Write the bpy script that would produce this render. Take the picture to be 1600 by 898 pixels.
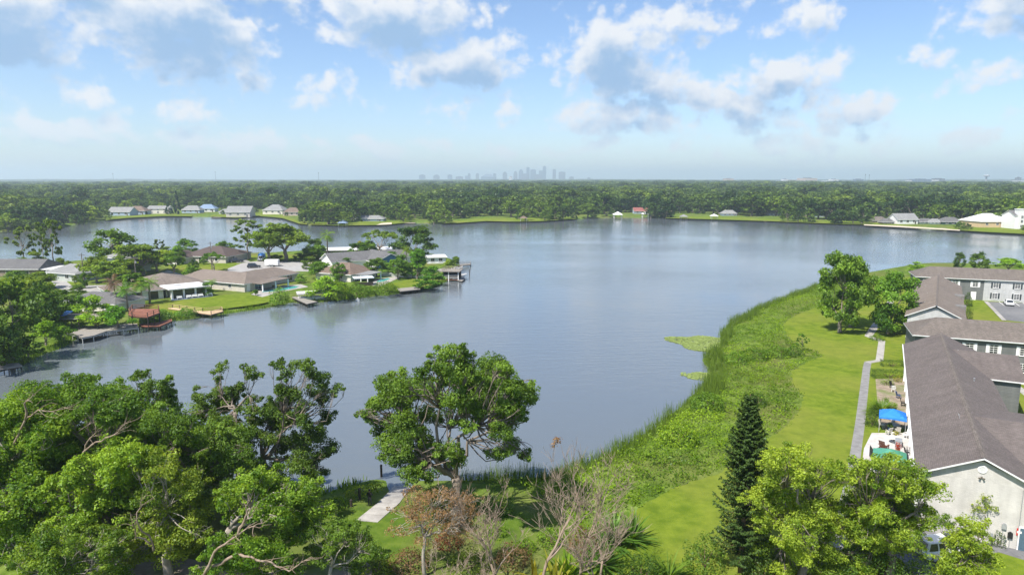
import bpy, bmesh, math, random
import numpy as np
from mathutils import Vector, Matrix
R = math.radians
sc = bpy.context.scene
for o in list(bpy.data.objects): bpy.data.objects.remove(o)

# ------------------------------------------------------------------ camera
CAMZ = 33.0; FPX = 1067.0; TH = R(9.05)
cam = bpy.data.cameras.new('camera'); cam.sensor_width = 36; cam.lens = 36*FPX/1600
cam.clip_start = 0.5; cam.clip_end = 60000
camo = bpy.data.objects.new('camera', cam); sc.collection.objects.link(camo)
camo.location = (0, 0, CAMZ); camo.rotation_euler = (R(90)-TH, 0, 0)
sc.camera = camo

# ------------------------------------------------------------------ world, sun, exposure
SUN_AZ, SUN_EL = R(-136), R(55)            # azimuth from +Y, clockwise
SKY_STRENGTH = 0.095
world = bpy.data.worlds.new('World'); sc.world = world; world.use_nodes = True
sun = bpy.data.lights.new('sun', 'SUN'); sun.energy = 4.6; sun.angle = R(0.53); sun.color = (1.0, .95, .86)
suno = bpy.data.objects.new('sun', sun); sc.collection.objects.link(suno)
sd = Vector((math.sin(SUN_AZ)*math.cos(SUN_EL), math.cos(SUN_AZ)*math.cos(SUN_EL), math.sin(SUN_EL)))
suno.rotation_euler = sd.to_track_quat('Z', 'Y').to_euler(); suno.location = (-200, -200, 300)
vs = sc.view_settings
vs.view_transform = 'Standard'; vs.look = 'None'; vs.gamma = 1; vs.use_curve_mapping = False; vs.exposure = 0.82
sc.render.engine = 'CYCLES'
sc.cycles.use_denoising = True
sc.cycles.max_bounces = 5; sc.cycles.diffuse_bounces = 3; sc.cycles.glossy_bounces = 2
sc.cycles.transmission_bounces = 2; sc.cycles.transparent_max_bounces = 4; sc.cycles.volume_bounces = 1; sc.cycles.adaptive_threshold = .02
sc.cycles.caustics_reflective = False; sc.cycles.caustics_refractive = False

def build_sky():
    nt = world.node_tree; nt.nodes.clear()
    N, L = nt.nodes.new, nt.links.new
    # density group: input direction as (azimuth, elevation) in "picture degrees"
    g = bpy.data.node_groups.new('cloud_density', 'ShaderNodeTree')
    g.interface.new_socket('Vector', in_out='INPUT', socket_type='NodeSocketVector')
    g.interface.new_socket('Density', in_out='OUTPUT', socket_type='NodeSocketFloat')
    g.interface.new_socket('Body', in_out='OUTPUT', socket_type='NodeSocketFloat')
    n, l = g.nodes.new, g.links.new
    gi, go = n('NodeGroupInput'), n('NodeGroupOutput')
    def m(tree, op, a, b=None, c=None, clamp=False):
        x = tree.nodes.new('ShaderNodeMath'); x.operation = op; x.use_clamp = clamp
        for i, v in enumerate((a, b, c)):
            if v is None: continue
            if isinstance(v, (int, float)): x.inputs[i].default_value = v
            else: tree.links.new(v, x.inputs[i])
        return x.outputs[0]
    def noise(vec, scale, detail, rough, stretch=(1, 1, 1)):
        mp = n('ShaderNodeVectorMath'); mp.operation = 'MULTIPLY'; mp.inputs[1].default_value = stretch; l(vec, mp.inputs[0])
        t = n('ShaderNodeTexNoise'); t.noise_dimensions = '2D'; t.inputs['Scale'].default_value = scale; t.inputs['Detail'].default_value = detail
        t.inputs['Roughness'].default_value = rough; l(mp.outputs[0], t.inputs['Vector'])
        return t
    # the clouds of the photograph: azimuth and elevation in units of 100 picture pixels, half widths, weight
    blobs = [(-7.5, 1.95, 1.35, .75, 1.05), (-6.4, 2.6, .8, .5, .95), (-5.2, 2.05, 1.35, .72, 1.1), (-4.2, 2.7, 1.0, .4, .75), (-4.4, 1.55, .7, .35, .8),
             (-1.9, 2.4, 1.4, .5, 1.05), (-.9, 1.75, 1.2, .5, .95), (-.9, 1.2, .6, .3, .55), (.15, 1.0, .45, .25, .5),
             (1.7, 1.85, 1.15, .6, 1.05), (2.2, 1.35, 1.35, .45, 1.0), (1.9, 1.0, 1.2, .3, .85), (.75, 1.75, .3, .4, .5),
             (2.9, 2.35, .9, .5, .62), (4.7, 2.3, .55, .3, .62), (4.3, 1.4, .9, .42, 1.0), (3.8, 1.05, 1.3, .4, .8), (5.3, 1.0, .9, .3, .7),
             (7.6, 2.2, .85, .65, 1.05), (6.35, 1.75, .45, .22, .6), (7.05, 1.35, .5, .22, .6), (4.5, .6, 2.2, .3, .5), (8.0, .75, .6, .2, .55),
             (-5.3, .9, .5, .17, .7), (-7.0, .62, 1.1, .22, .8), (-4.6, .55, 1.3, .22, .8), (-2.2, .48, 1.1, .2, .75), (-.1, .42, .35, .16, .66), (1.2, .5, .8, .15, .5), (6.6, .5, 1.0, .18, .55),
             (-3.0, 1.35, .7, .3, .45), (-6.5, 1.0, .8, .18, .4)]
    acc = None
    wn = noise(gi.outputs[0], .9, 5, .55)
    wsub = n('ShaderNodeVectorMath'); wsub.operation = 'SUBTRACT'; wsub.inputs[1].default_value = (.5, .5, .5); l(wn.outputs['Color'], wsub.inputs[0])
    wmul = n('ShaderNodeVectorMath'); wmul.operation = 'MULTIPLY_ADD'; wmul.inputs[1].default_value = (.75, .5, 0); l(wsub.outputs[0], wmul.inputs[0]); l(gi.outputs[0], wmul.inputs[2])
    for (cx, cy, rx, ry, w) in blobs:
        s = n('ShaderNodeVectorMath'); s.operation = 'SUBTRACT'; s.inputs[1].default_value = (cx, cy, 0); l(wmul.outputs[0], s.inputs[0])
        q = n('ShaderNodeVectorMath'); q.operation = 'MULTIPLY'; q.inputs[1].default_value = (.92/rx, .92/ry, 0); l(s.outputs[0], q.inputs[0])
        ln = n('ShaderNodeVectorMath'); ln.operation = 'LENGTH'; l(q.outputs[0], ln.inputs[0])
        v = m(g, 'MULTIPLY', m(g, 'SUBTRACT', 1.25, ln.outputs['Value']), w)
        acc = v if acc is None else m(g, 'MAXIMUM', acc, v)
    # everywhere else the same kind of broken cumulus goes on
    big = noise(gi.outputs[0], .42, 3, .5, (1, 1.5, 1))
    gen = m(g, 'MULTIPLY_ADD', big.outputs['Fac'], 5.0, -2.75)
    sx = n('ShaderNodeSeparateXYZ'); l(gi.outputs[0], sx.inputs[0])
    far = m(g, 'MAXIMUM', m(g, 'SUBTRACT', m(g, 'ABSOLUTE', sx.outputs[0]), 8.6), m(g, 'SUBTRACT', sx.outputs[1], 3.2))
    gate = m(g, 'MULTIPLY', m(g, 'ADD', far, .3), 1.2, clamp=True)
    gate2 = m(g, 'SUBTRACT', 1.0, gate)
    acc = m(g, 'MAXIMUM', acc, m(g, 'SUBTRACT', gen, m(g, 'MULTIPLY', gate2, 3.0)))
    d1 = noise(gi.outputs[0], 1.5, 6, .56, (1, 1.35, 1))
    d2 = noise(gi.outputs[0], 5.5, 6, .62, (1, 1.3, 1))
    def puff(scale, stretch):
        mp = n('ShaderNodeVectorMath'); mp.operation = 'MULTIPLY'; mp.inputs[1].default_value = stretch; l(wmul.outputs[0], mp.inputs[0])
        t = n('ShaderNodeTexVoronoi'); t.feature = 'SMOOTH_F1'; t.voronoi_dimensions = '2D'; t.inputs['Scale'].default_value = scale; t.inputs['Smoothness'].default_value = .35; t.inputs['Detail'].default_value = 1; t.inputs['Roughness'].default_value = .5; l(mp.outputs[0], t.inputs['Vector']); return t.outputs['Distance']
    det = m(g, 'ADD', m(g, 'MULTIPLY_ADD', d1.outputs['Fac'], 1.9, -.95), m(g, 'MULTIPLY_ADD', d2.outputs['Fac'], .7, -.35))
    det = m(g, 'ADD', det, m(g, 'MULTIPLY_ADD', puff(2.4, (1, 1.3, 1)), -.75, .30))
    l(m(g, 'MULTIPLY_ADD', det, .85, acc), go.inputs[0]); l(m(g, 'MULTIPLY_ADD', det, .42, acc), go.inputs[1])

    tc = N('ShaderNodeTexCoord')
    sep = N('ShaderNodeSeparateXYZ'); L(tc.outputs['Generated'], sep.inputs[0])
    az = m(nt, 'MULTIPLY', m(nt, 'ARCTAN2', sep.outputs[0], sep.outputs[1]), FPX/100*1.12)
    hz = m(nt, 'SQRT', m(nt, 'ADD', m(nt, 'MULTIPLY', sep.outputs[0], sep.outputs[0]), m(nt, 'MULTIPLY', sep.outputs[1], sep.outputs[1])))
    el = m(nt, 'MULTIPLY', m(nt, 'ARCTAN2', sep.outputs[2], hz), FPX/100*1.04)
    comb = N('ShaderNodeCombineXYZ'); L(az, comb.inputs[0]); L(el, comb.inputs[1])
    def dens(off):
        a = N('ShaderNodeVectorMath'); a.operation = 'ADD'; a.inputs[1].default_value = off; L(comb.outputs[0], a.inputs[0])
        gg = N('ShaderNodeGroup'); gg.node_tree = g; L(a.outputs[0], gg.inputs[0]); return gg.outputs
    D0 = dens((0, 0, 0))[0]; D1 = dens((-.10, .26, 0))[1]
    def ss(v, a, b):
        x = N('ShaderNodeMapRange'); x.interpolation_type = 'SMOOTHSTEP'; x.inputs['From Min'].default_value = a; x.inputs['From Max'].default_value = b
        L(v, x.inputs['Value']); return x.outputs[0]
    alpha = ss(D0, .0, .68)
    up = ss(el, .05, 1.1)
    alpha = m(nt, 'MULTIPLY', alpha, m(nt, 'MULTIPLY_ADD', up, .45, .55))
    shade = ss(D1, .2, 1.05)
    sky = N('ShaderNodeTexSky'); sky.sky_type = 'NISHITA'; sky.sun_disc = False
    sky.sun_elevation = SUN_EL; sky.sun_rotation = SUN_AZ; sky.altitude = 30
    sky.air_density = 1.0; sky.dust_density = 0.5; sky.ozone_density = 2.2
    cc = N('ShaderNodeMix'); cc.data_type = 'RGBA'; L(shade, cc.inputs[0])
    cc.inputs[6].default_value = (5.3, 5.5, 5.8, 1); cc.inputs[7].default_value = (2.0, 3.15, 4.75, 1)
    tint = N('ShaderNodeMix'); tint.data_type = 'RGBA'; tint.blend_type = 'MULTIPLY'; tint.inputs[0].default_value = 1; L(sky.outputs[0], tint.inputs[6]); tint.inputs[7].default_value = (.82, .90, 1.03, 1)
    mx = N('ShaderNodeMix'); mx.data_type = 'RGBA'; L(alpha, mx.inputs[0]); L(tint.outputs[2], mx.inputs[6]); L(cc.outputs[2], mx.inputs[7])
    bg = N('ShaderNodeBackground'); bg.inputs[1].default_value = SKY_STRENGTH; L(mx.outputs[2], bg.inputs[0])
    out = N('ShaderNodeOutputWorld'); L(bg.outputs[0], out.inputs[0])
build_sky()
# ------------------------------------------------------------------ helpers
GZ = 1.0                                   # level of the flat land; the lake lies at 0
def ray(px, py):
    u = (px-800)/FPX; v = (449-py)/FPX
    return u, math.cos(TH)+v*math.sin(TH), -math.sin(TH)+v*math.cos(TH)
def at(px, py, z=GZ):                      # a point of the photograph on the level z
    d = ray(px, py); t = (z-CAMZ)/d[2]
    return Vector((d[0]*t, d[1]*t, z))
def at_y(px, py, Y):                       # a point of the photograph at the distance Y
    d = ray(px, py); t = Y/d[1]
    return Vector((d[0]*t, Y, CAMZ+d[2]*t))
def depth_px(Y, z=5):                      # metres per photograph pixel at distance Y
    return (Y*math.cos(TH)+(CAMZ-z)*math.sin(TH))/FPX

COL = sc.collection
def link(o, parent=None):
    COL.objects.link(o)
    if parent is not None: o.parent = parent
    return o
def tag(o, label=None, cat=None, group=None, kind=None):
    if label: o['label'] = label
    if cat: o['category'] = cat
    if group: o['group'] = group
    if kind: o['kind'] = kind
    return o
def thing(name, label, cat, loc=(0, 0, 0), rz=0, group=None):
    o = bpy.data.objects.new(name, None); o.empty_display_size = .3; link(o)
    o.location = loc; o.rotation_euler = (0, 0, rz)
    return tag(o, label, cat, group)
def copy_tree(o, parent=None):
    c = o.copy(); COL.objects.link(c); c.parent = parent
    for ch in [x for x in o.children]: copy_tree(ch, c)
    return c

class MB:
    """collects boxes, prisms, tubes and quads, then links them as one mesh object"""
    def __init__(s): s.v = []; s.f = []; s.mi = []
    def add(s, vs, fs, mi=0):
        b = len(s.v); s.v += [tuple(x) for x in vs]; s.f += [tuple(i+b for i in f) for f in fs]; s.mi += [mi]*len(fs); return s
    def obox(s, c, ax, ay, az, mi=0):      # half-axis vectors
        c, ax, ay, az = map(Vector, (c, ax, ay, az))
        vs = [c+sx*ax+sy*ay+sz*az for sz in (-1, 1) for sy in (-1, 1) for sx in (-1, 1)]
        return s.add(vs, [(0, 2, 3, 1), (4, 5, 7, 6), (0, 1, 5, 4), (2, 6, 7, 3), (0, 4, 6, 2), (1, 3, 7, 5)], mi)
    def box(s, x0, x1, y0, y1, z0, z1, mi=0):
        return s.obox(((x0+x1)/2, (y0+y1)/2, (z0+z1)/2), ((x1-x0)/2, 0, 0), (0, (y1-y0)/2, 0), (0, 0, (z1-z0)/2), mi)
    def tube(s, pts, rad, k=6, cap=True, mi=0):
        pts = [Vector(p) for p in pts]; n = len(pts)
        if isinstance(rad, (int, float)): rad = [rad]*n
        vs = []; 
        for i, p in enumerate(pts):
            t = (pts[min(i+1, n-1)]-pts[max(i-1, 0)])
            if t.length < 1e-6: t = Vector((0, 0, 1))
            t.normalize(); a = t.cross(Vector((.31, .95, .07)) if abs(t.y) < .9 else Vector((1, 0, 0))).normalized(); b = t.cross(a)
            for j in range(k):
                w = 2*math.pi*j/k; vs.append(p+(a*math.cos(w)+b*math.sin(w))*rad[i])
        fs = [(i*k+j, i*k+(j+1) % k, (i+1)*k+(j+1) % k, (i+1)*k+j) for i in range(n-1) for j in range(k)]
        if cap: fs += [tuple(range(k))[::-1], tuple((n-1)*k+j for j in range(k))]
        return s.add(vs, fs, mi)
    def prism(s, poly, z0, z1, mi=0):      # plan polygon (ccw) extruded
        n = len(poly); vs = [(p[0], p[1], z0) for p in poly]+[(p[0], p[1], z1) for p in poly]
        return s.add(vs, [tuple(range(n))[::-1], tuple(range(n, 2*n))]+[(i, (i+1) % n, n+(i+1) % n, n+i) for i in range(n)], mi)
    def lathe(s, prof, c=(0, 0, 0), k=10, mi=0):
        vs = [(c[0]+r*math.cos(2*math.pi*j/k), c[1]+r*math.sin(2*math.pi*j/k), c[2]+z) for r, z in prof for j in range(k)]
        n = len(prof); fs = [(i*k+j, i*k+(j+1) % k, (i+1)*k+(j+1) % k, (i+1)*k+j) for i in range(n-1) for j in range(k)]
        fs += [tuple(range(k))[::-1], tuple((n-1)*k+j for j in range(k))]
        return s.add(vs, fs, mi)
    def mesh(s, name, mats):
        me = bpy.data.meshes.new(name); me.from_pydata(s.v, [], s.f)
        for m in (mats if isinstance(mats, (list, tuple)) else [mats]): me.materials.append(m)
        if any(s.mi): me.polygons.foreach_set('material_index', s.mi)
        me.update(); return me
    def build(s, name, mats, parent=None, smooth=False, bevel=0, uv=False):
        me = s.mesh(name, mats)
        if uv: planar_uv(me)
        o = bpy.data.objects.new(name, me)
        if smooth: me.polygons.foreach_set('use_smooth', [True]*len(me.polygons))
        if bevel:
            b = o.modifiers.new('bevel', 'BEVEL'); b.width = bevel; b.segments = 2; b.limit_method = 'ANGLE'
        return link(o, parent)

def planar_uv(me):
    uv = me.uv_layers.new(name='uv')
    for p in me.polygons:
        n = p.normal; t = Vector((0, 0, 1)).cross(n)
        t = t.normalized() if t.length > .02 else Vector((1, 0, 0))
        v = n.cross(t)
        for li in p.loop_indices:
            c = me.vertices[me.loops[li].vertex_index].co
            uv.data[li].uv = (c.dot(t), c.dot(v))

def quad_mesh(name, V, mat, tint):
    """V: (N,4,3) array of leaf faces; tint: N floats kept as a colour attribute of each leaf"""
    n = len(V); me = bpy.data.meshes.new(name)
    me.vertices.add(4*n); me.vertices.foreach_set('co', np.ascontiguousarray(V, np.float32).ravel())
    me.loops.add(4*n); me.loops.foreach_set('vertex_index', np.arange(4*n, dtype=np.int32))
    me.polygons.add(n); me.polygons.foreach_set('loop_start', np.arange(0, 4*n, 4, dtype=np.int32))
    a = me.attributes.new('tint', 'FLOAT', 'POINT'); a.data.foreach_set('value', np.repeat(tint, 4).astype(np.float32))
    me.materials.append(mat); me.update(calc_edges=True); me.validate(); return me

def leaf_quads(rng, C, nrm, size, aspect=.55, jitter=.75, droop=0.0):
    """diamond leaves at C (N,3), faces turned roughly to nrm"""
    n = len(C); nn = nrm+rng.normal(0, jitter, (n, 3)); nn /= np.linalg.norm(nn, axis=1, keepdims=True)+1e-9
    t = rng.normal(0, 1, (n, 3)); t[:, 2] -= droop; t -= nn*(t*nn).sum(1, keepdims=True); t /= np.linalg.norm(t, axis=1, keepdims=True)+1e-9
    b = np.cross(nn, t); s = size*rng.uniform(.65, 1.3, n); s = s[:, None]
    V = np.empty((n, 4, 3)); w = s*aspect*.5
    V[:, 0] = C-t*s*.5; V[:, 1] = C+b*w+nn*s*.08+t*s*.05; V[:, 2] = C+t*s*.5-nn*s*.06; V[:, 3] = C-b*w+nn*s*.08+t*s*.05
    return V

def in_poly(p, poly):
    x, y = p; c = False; j = len(poly)-1
    for i in range(len(poly)):
        xi, yi = poly[i]; xj, yj = poly[j]
        if (yi > y) != (yj > y) and x < (xj-xi)*(y-yi)/(yj-yi)+xi: c = not c
        j = i
    return c
def in_poly_np(X, Y, poly):
    c = np.zeros(X.shape, bool); j = len(poly)-1
    for i in range(len(poly)):
        xi, yi = poly[i][0], poly[i][1]; xj, yj = poly[j][0], poly[j][1]
        if yi != yj: c ^= ((yi > Y) != (yj > Y)) & (X < (xj-xi)*(Y-yi)/(yj-yi)+xi)
        j = i
    return c
def seg_dist_np(X, Y, poly, closed=True):
    D = np.full(X.shape, 1e9); n = len(poly)
    for i in range(n if closed else n-1):
        ax, ay = poly[i][0], poly[i][1]; bx, by = poly[(i+1) % n][0], poly[(i+1) % n][1]
        dx, dy = bx-ax, by-ay; q = dx*dx+dy*dy+1e-9
        t = np.clip(((X-ax)*dx+(Y-ay)*dy)/q, 0, 1)
        D = np.minimum(D, (X-ax-t*dx)**2+(Y-ay-t*dy)**2)
    return np.sqrt(D)

# ------------------------------------------------------------------ materials
MATS = {}
def mat(name, c1, c2=None, scale=4.0, rough=.8, bump=0.0, metal=0.0, detail=6, spec=.3, kind='noise', stretch=(1, 1, 1), bscale=None, ramp=(.35, .65), c3=None, big=None):
    if name in MATS: return MATS[name]
    m = bpy.data.materials.new(name); m.use_nodes = True; nt = m.node_tree; N, L = nt.nodes.new, nt.links.new
    b = nt.nodes['Principled BSDF']; b.inputs['Roughness'].default_value = rough; b.inputs['Metallic'].default_value = metal
    b.inputs['Specular IOR Level'].default_value = spec
    b.inputs['Base Color'].default_value = (*c1, 1)
    if c2:
        tc = N('ShaderNodeTexCoord'); mp = N('ShaderNodeMapping'); mp.inputs['Scale'].default_value = stretch; L(tc.outputs['Object'], mp.inputs[0])
        t = N('ShaderNodeTexNoise'); t.inputs['Scale'].default_value = scale; t.inputs['Detail'].default_value = detail; t.inputs['Roughness'].default_value = .65
        L(mp.outputs[0], t.inputs['Vector'])
        r = N('ShaderNodeValToRGB'); e = r.color_ramp.elements; e[0].position, e[1].position = ramp
        e[0].color = (*c1, 1); e[1].color = (*c2, 1)
        if c3: q = e.new((ramp[0]+ramp[1])/2); q.color = (*c3, 1)
        L(t.outputs['Fac'], r.inputs[0]); col = r.outputs[0]
        if big:                              # (scale, colour, strength): broad patches of another colour
            t3 = N('ShaderNodeTexNoise'); t3.inputs['Scale'].default_value = big[0]; t3.inputs['Detail'].default_value = 4; L(mp.outputs[0], t3.inputs['Vector'])
            mr = N('ShaderNodeMapRange'); mr.inputs['From Min'].default_value = .45; mr.inputs['From Max'].default_value = .7; mr.inputs['To Max'].default_value = big[2]; L(t3.outputs['Fac'], mr.inputs['Value'])
            mx = N('ShaderNodeMix'); mx.data_type = 'RGBA'; L(mr.outputs[0], mx.inputs[0]); L(col, mx.inputs[6]); mx.inputs[7].default_value = (*big[1], 1); col = mx.outputs[2]
        L(col, b.inputs['Base Color'])
        if bump:
            t2 = t
            if bscale:
                t2 = N('ShaderNodeTexNoise'); t2.inputs['Scale'].default_value = bscale; t2.inputs['Detail'].default_value = 4; L(mp.outputs[0], t2.inputs['Vector'])
            bp = N('ShaderNodeBump'); bp.inputs['Strength'].default_value = bump; bp.inputs['Distance'].default_value = .1
            L(t2.outputs['Fac'], bp.inputs['Height']); L(bp.outputs[0], b.inputs['Normal'])
    MATS[name] = m; return m

def brick_mat(name, c1, c2, mortar, scale, bw, bh, msize=.02, rough=.85, bump=.3, rotx=0, wear=None, offset=.5):
    """shingle or siding courses: colour and fine relief"""
    if name in MATS: return MATS[name]
    m = bpy.data.materials.new(name); m.use_nodes = True; nt = m.node_tree; N, L = nt.nodes.new, nt.links.new
    b = nt.nodes['Principled BSDF']; b.inputs['Roughness'].default_value = rough; b.inputs['Specular IOR Level'].default_value = .25
    tc = N('ShaderNodeTexCoord')
    src = tc.outputs['UV']
    t = N('ShaderNodeTexBrick'); t.inputs['Color1'].default_value = (*c1, 1); t.inputs['Color2'].default_value = (*c2, 1); t.inputs['Mortar'].default_value = (*mortar, 1)
    t.inputs['Scale'].default_value = scale; t.inputs['Mortar Size'].default_value = msize; t.inputs['Brick Width'].default_value = bw; t.inputs['Row Height'].default_value = bh
    t.offset = offset; t.inputs['Bias'].default_value = 0
    L(src, t.inputs['Vector'])
    n = N('ShaderNodeTexNoise'); n.inputs['Scale'].default_value = .35; n.inputs['Detail'].default_value = 8; n.inputs['Roughness'].default_value = .7; L(src, n.inputs['Vector'])
    mr = N('ShaderNodeMapRange'); mr.inputs['From Min'].default_value = .3; mr.inputs['From Max'].default_value = .7; mr.inputs['To Min'].default_value = .84; mr.inputs['To Max'].default_value = 1.12; L(n.outputs['Fac'], mr.inputs['Value'])
    sm = N('ShaderNodeMapping'); sm.inputs['Scale'].default_value = (1.6, .12, 1); L(src, sm.inputs[0]); n2 = N('ShaderNodeTexNoise'); n2.inputs['Scale'].default_value = 1; n2.inputs['Detail'].default_value = 5; L(sm.outputs[0], n2.inputs['Vector'])
    mr2 = N('ShaderNodeMapRange'); mr2.inputs['From Min'].default_value = .35; mr2.inputs['From Max'].default_value = .7; mr2.inputs['To Min'].default_value = .9; mr2.inputs['To Max'].default_value = 1.08; L(n2.outputs['Fac'], mr2.inputs['Value'])
    mm = N('ShaderNodeMath'); mm.operation = 'MULTIPLY'; L(mr.outputs[0], mm.inputs[0]); L(mr2.outputs[0], mm.inputs[1])
    mx = N('ShaderNodeMix'); mx.data_type = 'RGBA'; mx.blend_type = 'MULTIPLY'; mx.inputs[0].default_value = 1; L(t.outputs['Color'], mx.inputs[6]); L(mm.outputs[0], mx.inputs[7])
    L(mx.outputs[2], b.inputs['Base Color'])
    bp = N('ShaderNodeBump'); bp.inputs['Strength'].default_value = bump; bp.inputs['Distance'].default_value = .03; L(t.outputs['Fac'], bp.inputs['Height']); bp.invert = True
    L(bp.outputs[0], b.inputs['Normal'])
    MATS[name] = m; return m

def leaf_mat(name, lo, hi, dead=None, trans=.32, rnd=.25, patch=0):
    """leaf colour from each leaf's own tint, the object's colour and a random value per tree"""
    if name in MATS: return MATS[name]
    m = bpy.data.materials.new(name); m.use_nodes = True; nt = m.node_tree; N, L = nt.nodes.new, nt.links.new
    nt.nodes.remove(nt.nodes['Principled BSDF'])
    at_ = N('ShaderNodeAttribute'); at_.attribute_name = 'tint'
    r = N('ShaderNodeValToRGB'); e = r.color_ramp.elements; e[0].position = 0; e[1].position = 1; e[0].color = (*lo, 1); e[1].color = (*hi, 1)
    if dead: q = e.new(.97); q.color = (*hi, 1); e[2].color = (*dead, 1)
    oi = N('ShaderNodeObjectInfo')
    ad = N('ShaderNodeMath'); ad.operation = 'MULTIPLY_ADD'; ad.inputs[1].default_value = rnd; L(oi.outputs['Random'], ad.inputs[0]); 
    sb = N('ShaderNodeMath'); sb.operation = 'SUBTRACT'; sb.inputs[1].default_value = rnd/2; L(at_.outputs['Fac'], sb.inputs[0]); L(sb.outputs[0], ad.inputs[2])
    L(ad.outputs[0], r.inputs[0])
    mx = N('ShaderNodeMix'); mx.data_type = 'RGBA'; mx.blend_type = 'MULTIPLY'; mx.inputs[0].default_value = 1; L(r.outputs[0], mx.inputs[6]); L(oi.outputs['Color'], mx.inputs[7])
    if patch:                                # stands of different species
        pn = N('ShaderNodeTexNoise'); pn.inputs['Scale'].default_value = .012; pn.inputs['Detail'].default_value = 3; L(oi.outputs['Location'], pn.inputs['Vector'])
        pr = N('ShaderNodeValToRGB'); pe = pr.color_ramp.elements; pe[0].position = .36; pe[1].position = .64; pe[0].color = (.36, .50, .60, 1); pe[1].color = (1.4, 1.32, .9, 1); L(pn.outputs['Fac'], pr.inputs[0])
        m0 = mx; mx = N('ShaderNodeMix'); mx.data_type = 'RGBA'; mx.blend_type = 'MULTIPLY'; mx.inputs[0].default_value = 1; L(m0.outputs[2], mx.inputs[6]); L(pr.outputs[0], mx.inputs[7])
    d = N('ShaderNodeBsdfDiffuse'); t = N('ShaderNodeBsdfTranslucent'); L(mx.outputs[2], d.inputs[0])
    tm = N('ShaderNodeMix'); tm.data_type = 'RGBA'; tm.blend_type = 'MULTIPLY'; tm.inputs[0].default_value = 1; L(mx.outputs[2], tm.inputs[6]); tm.inputs[7].default_value = (1.35, 1.2, .5, 1); L(tm.outputs[2], t.inputs[0])
    ms = N('ShaderNodeMixShader'); ms.inputs[0].default_value = trans; L(d.outputs[0], ms.inputs[1]); L(t.outputs[0], ms.inputs[2])
    gl = N('ShaderNodeBsdfGlossy'); gl.inputs['Roughness'].default_value = .45; gl.inputs['Color'].default_value = (.8, .85, .9, 1)
    m2 = N('ShaderNodeMixShader'); m2.inputs[0].default_value = .012; L(ms.outputs[0], m2.inputs[1]); L(gl.outputs[0], m2.inputs[2])
    L(m2.outputs[0], nt.nodes['Material Output'].inputs['Surface'])
    MATS[name] = m; return m

M_leaf = leaf_mat('foliage_oak', (.050, .108, .014), (.215, .345, .042), trans=.46)
M_leafb = leaf_mat('foliage_bright', (.095, .185, .014), (.38, .50, .05), trans=.46)
M_leafd = leaf_mat('foliage_dark', (.040, .082, .014), (.155, .245, .036), trans=.42)
M_leaff = leaf_mat('foliage_far', (.028, .064, .016), (.165, .240, .045), rnd=.8, patch=1)
M_pine = leaf_mat('foliage_pine', (.018, .046, .014), (.085, .14, .028), trans=.15)
M_dead = leaf_mat('foliage_withered', (.20, .11, .045), (.42, .26, .12), trans=.3)
M_marsh = leaf_mat('foliage_marsh', (.060, .135, .006), (.255, .385, .018), trans=.4)
M_reed = leaf_mat('foliage_reed', (.05, .10, .012), (.19, .28, .035), dead=(.26, .2, .1))
M_lily = leaf_mat('foliage_lily', (.20, .27, .07), (.38, .46, .16))
M_yellow = leaf_mat('foliage_yellow', (.20, .22, .02), (.48, .40, .05))
M_red = leaf_mat('foliage_red', (.25, .03, .02), (.5, .09, .05))
M_pinkf = leaf_mat('blossom_pink', (.4, .12, .2), (.65, .25, .35))
M_bark = mat('bark_grey', (.13, .105, .085), (.26, .22, .18), 3, .9, .5, stretch=(1, 1, .25))
M_barkp = mat('bark_pale', (.24, .205, .17), (.40, .36, .31), 3, .9, .4, stretch=(1, 1, .3))
M_deadw = mat('dead_wood', (.19, .135, .095), (.34, .265, .205), 3, .9, .4, stretch=(1, 1, .3))
M_barkb = mat('bark_brown', (.10, .06, .04), (.19, .125, .085), 3, .9, .5, stretch=(1, 1, .25))
M_white = mat('white_paint', (.72, .71, .69), (.8, .79, .77), 2, .6, .05)
M_glass = mat('window_glass', (.025, .03, .035), rough=.06, spec=.7)
M_black = mat('black_plastic', (.012, .012, .014), (.03, .03, .03), 8, .5)
M_grey = mat('grey_metal', (.32, .33, .34), (.42, .43, .44), 3, .45, metal=.3)
M_wood = mat('dock_wood', (.24, .19, .14), (.40, .34, .27), 2.5, .85, .3, stretch=(1, 6, 1))
M_woodg = mat('weathered_wood', (.19, .17, .15), (.31, .285, .255), 2.5, .85, .3, stretch=(1, 6, 1))
M_woodr = mat('red_stained_wood', (.16, .06, .035), (.26, .11, .07), 2.5, .8, .2)
M_woodt = mat('fresh_tan_wood', (.42, .29, .16), (.55, .40, .25), 2.5, .8, .2)
M_dark = mat('dark_timber', (.03, .024, .02), (.07, .055, .045), 2, .85)
M_conc = mat('concrete', (.29, .27, .25), (.41, .39, .36), 1.2, .85, .15, big=(.25, (.22, .205, .185), .7))
M_asph = mat('asphalt', (.10, .10, .105), (.17, .17, .175), 2.5, .9, .15, big=(.12, (.22, .215, .21), .5))
M_road = mat('pale_road', (.27, .26, .25), (.36, .35, .335), .8, .9, .1, big=(.1, (.31, .285, .26), .6))
M_pole = mat('utility_pole_wood', (.12, .10, .085), (.2, .17, .15), 3, .9)
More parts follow.
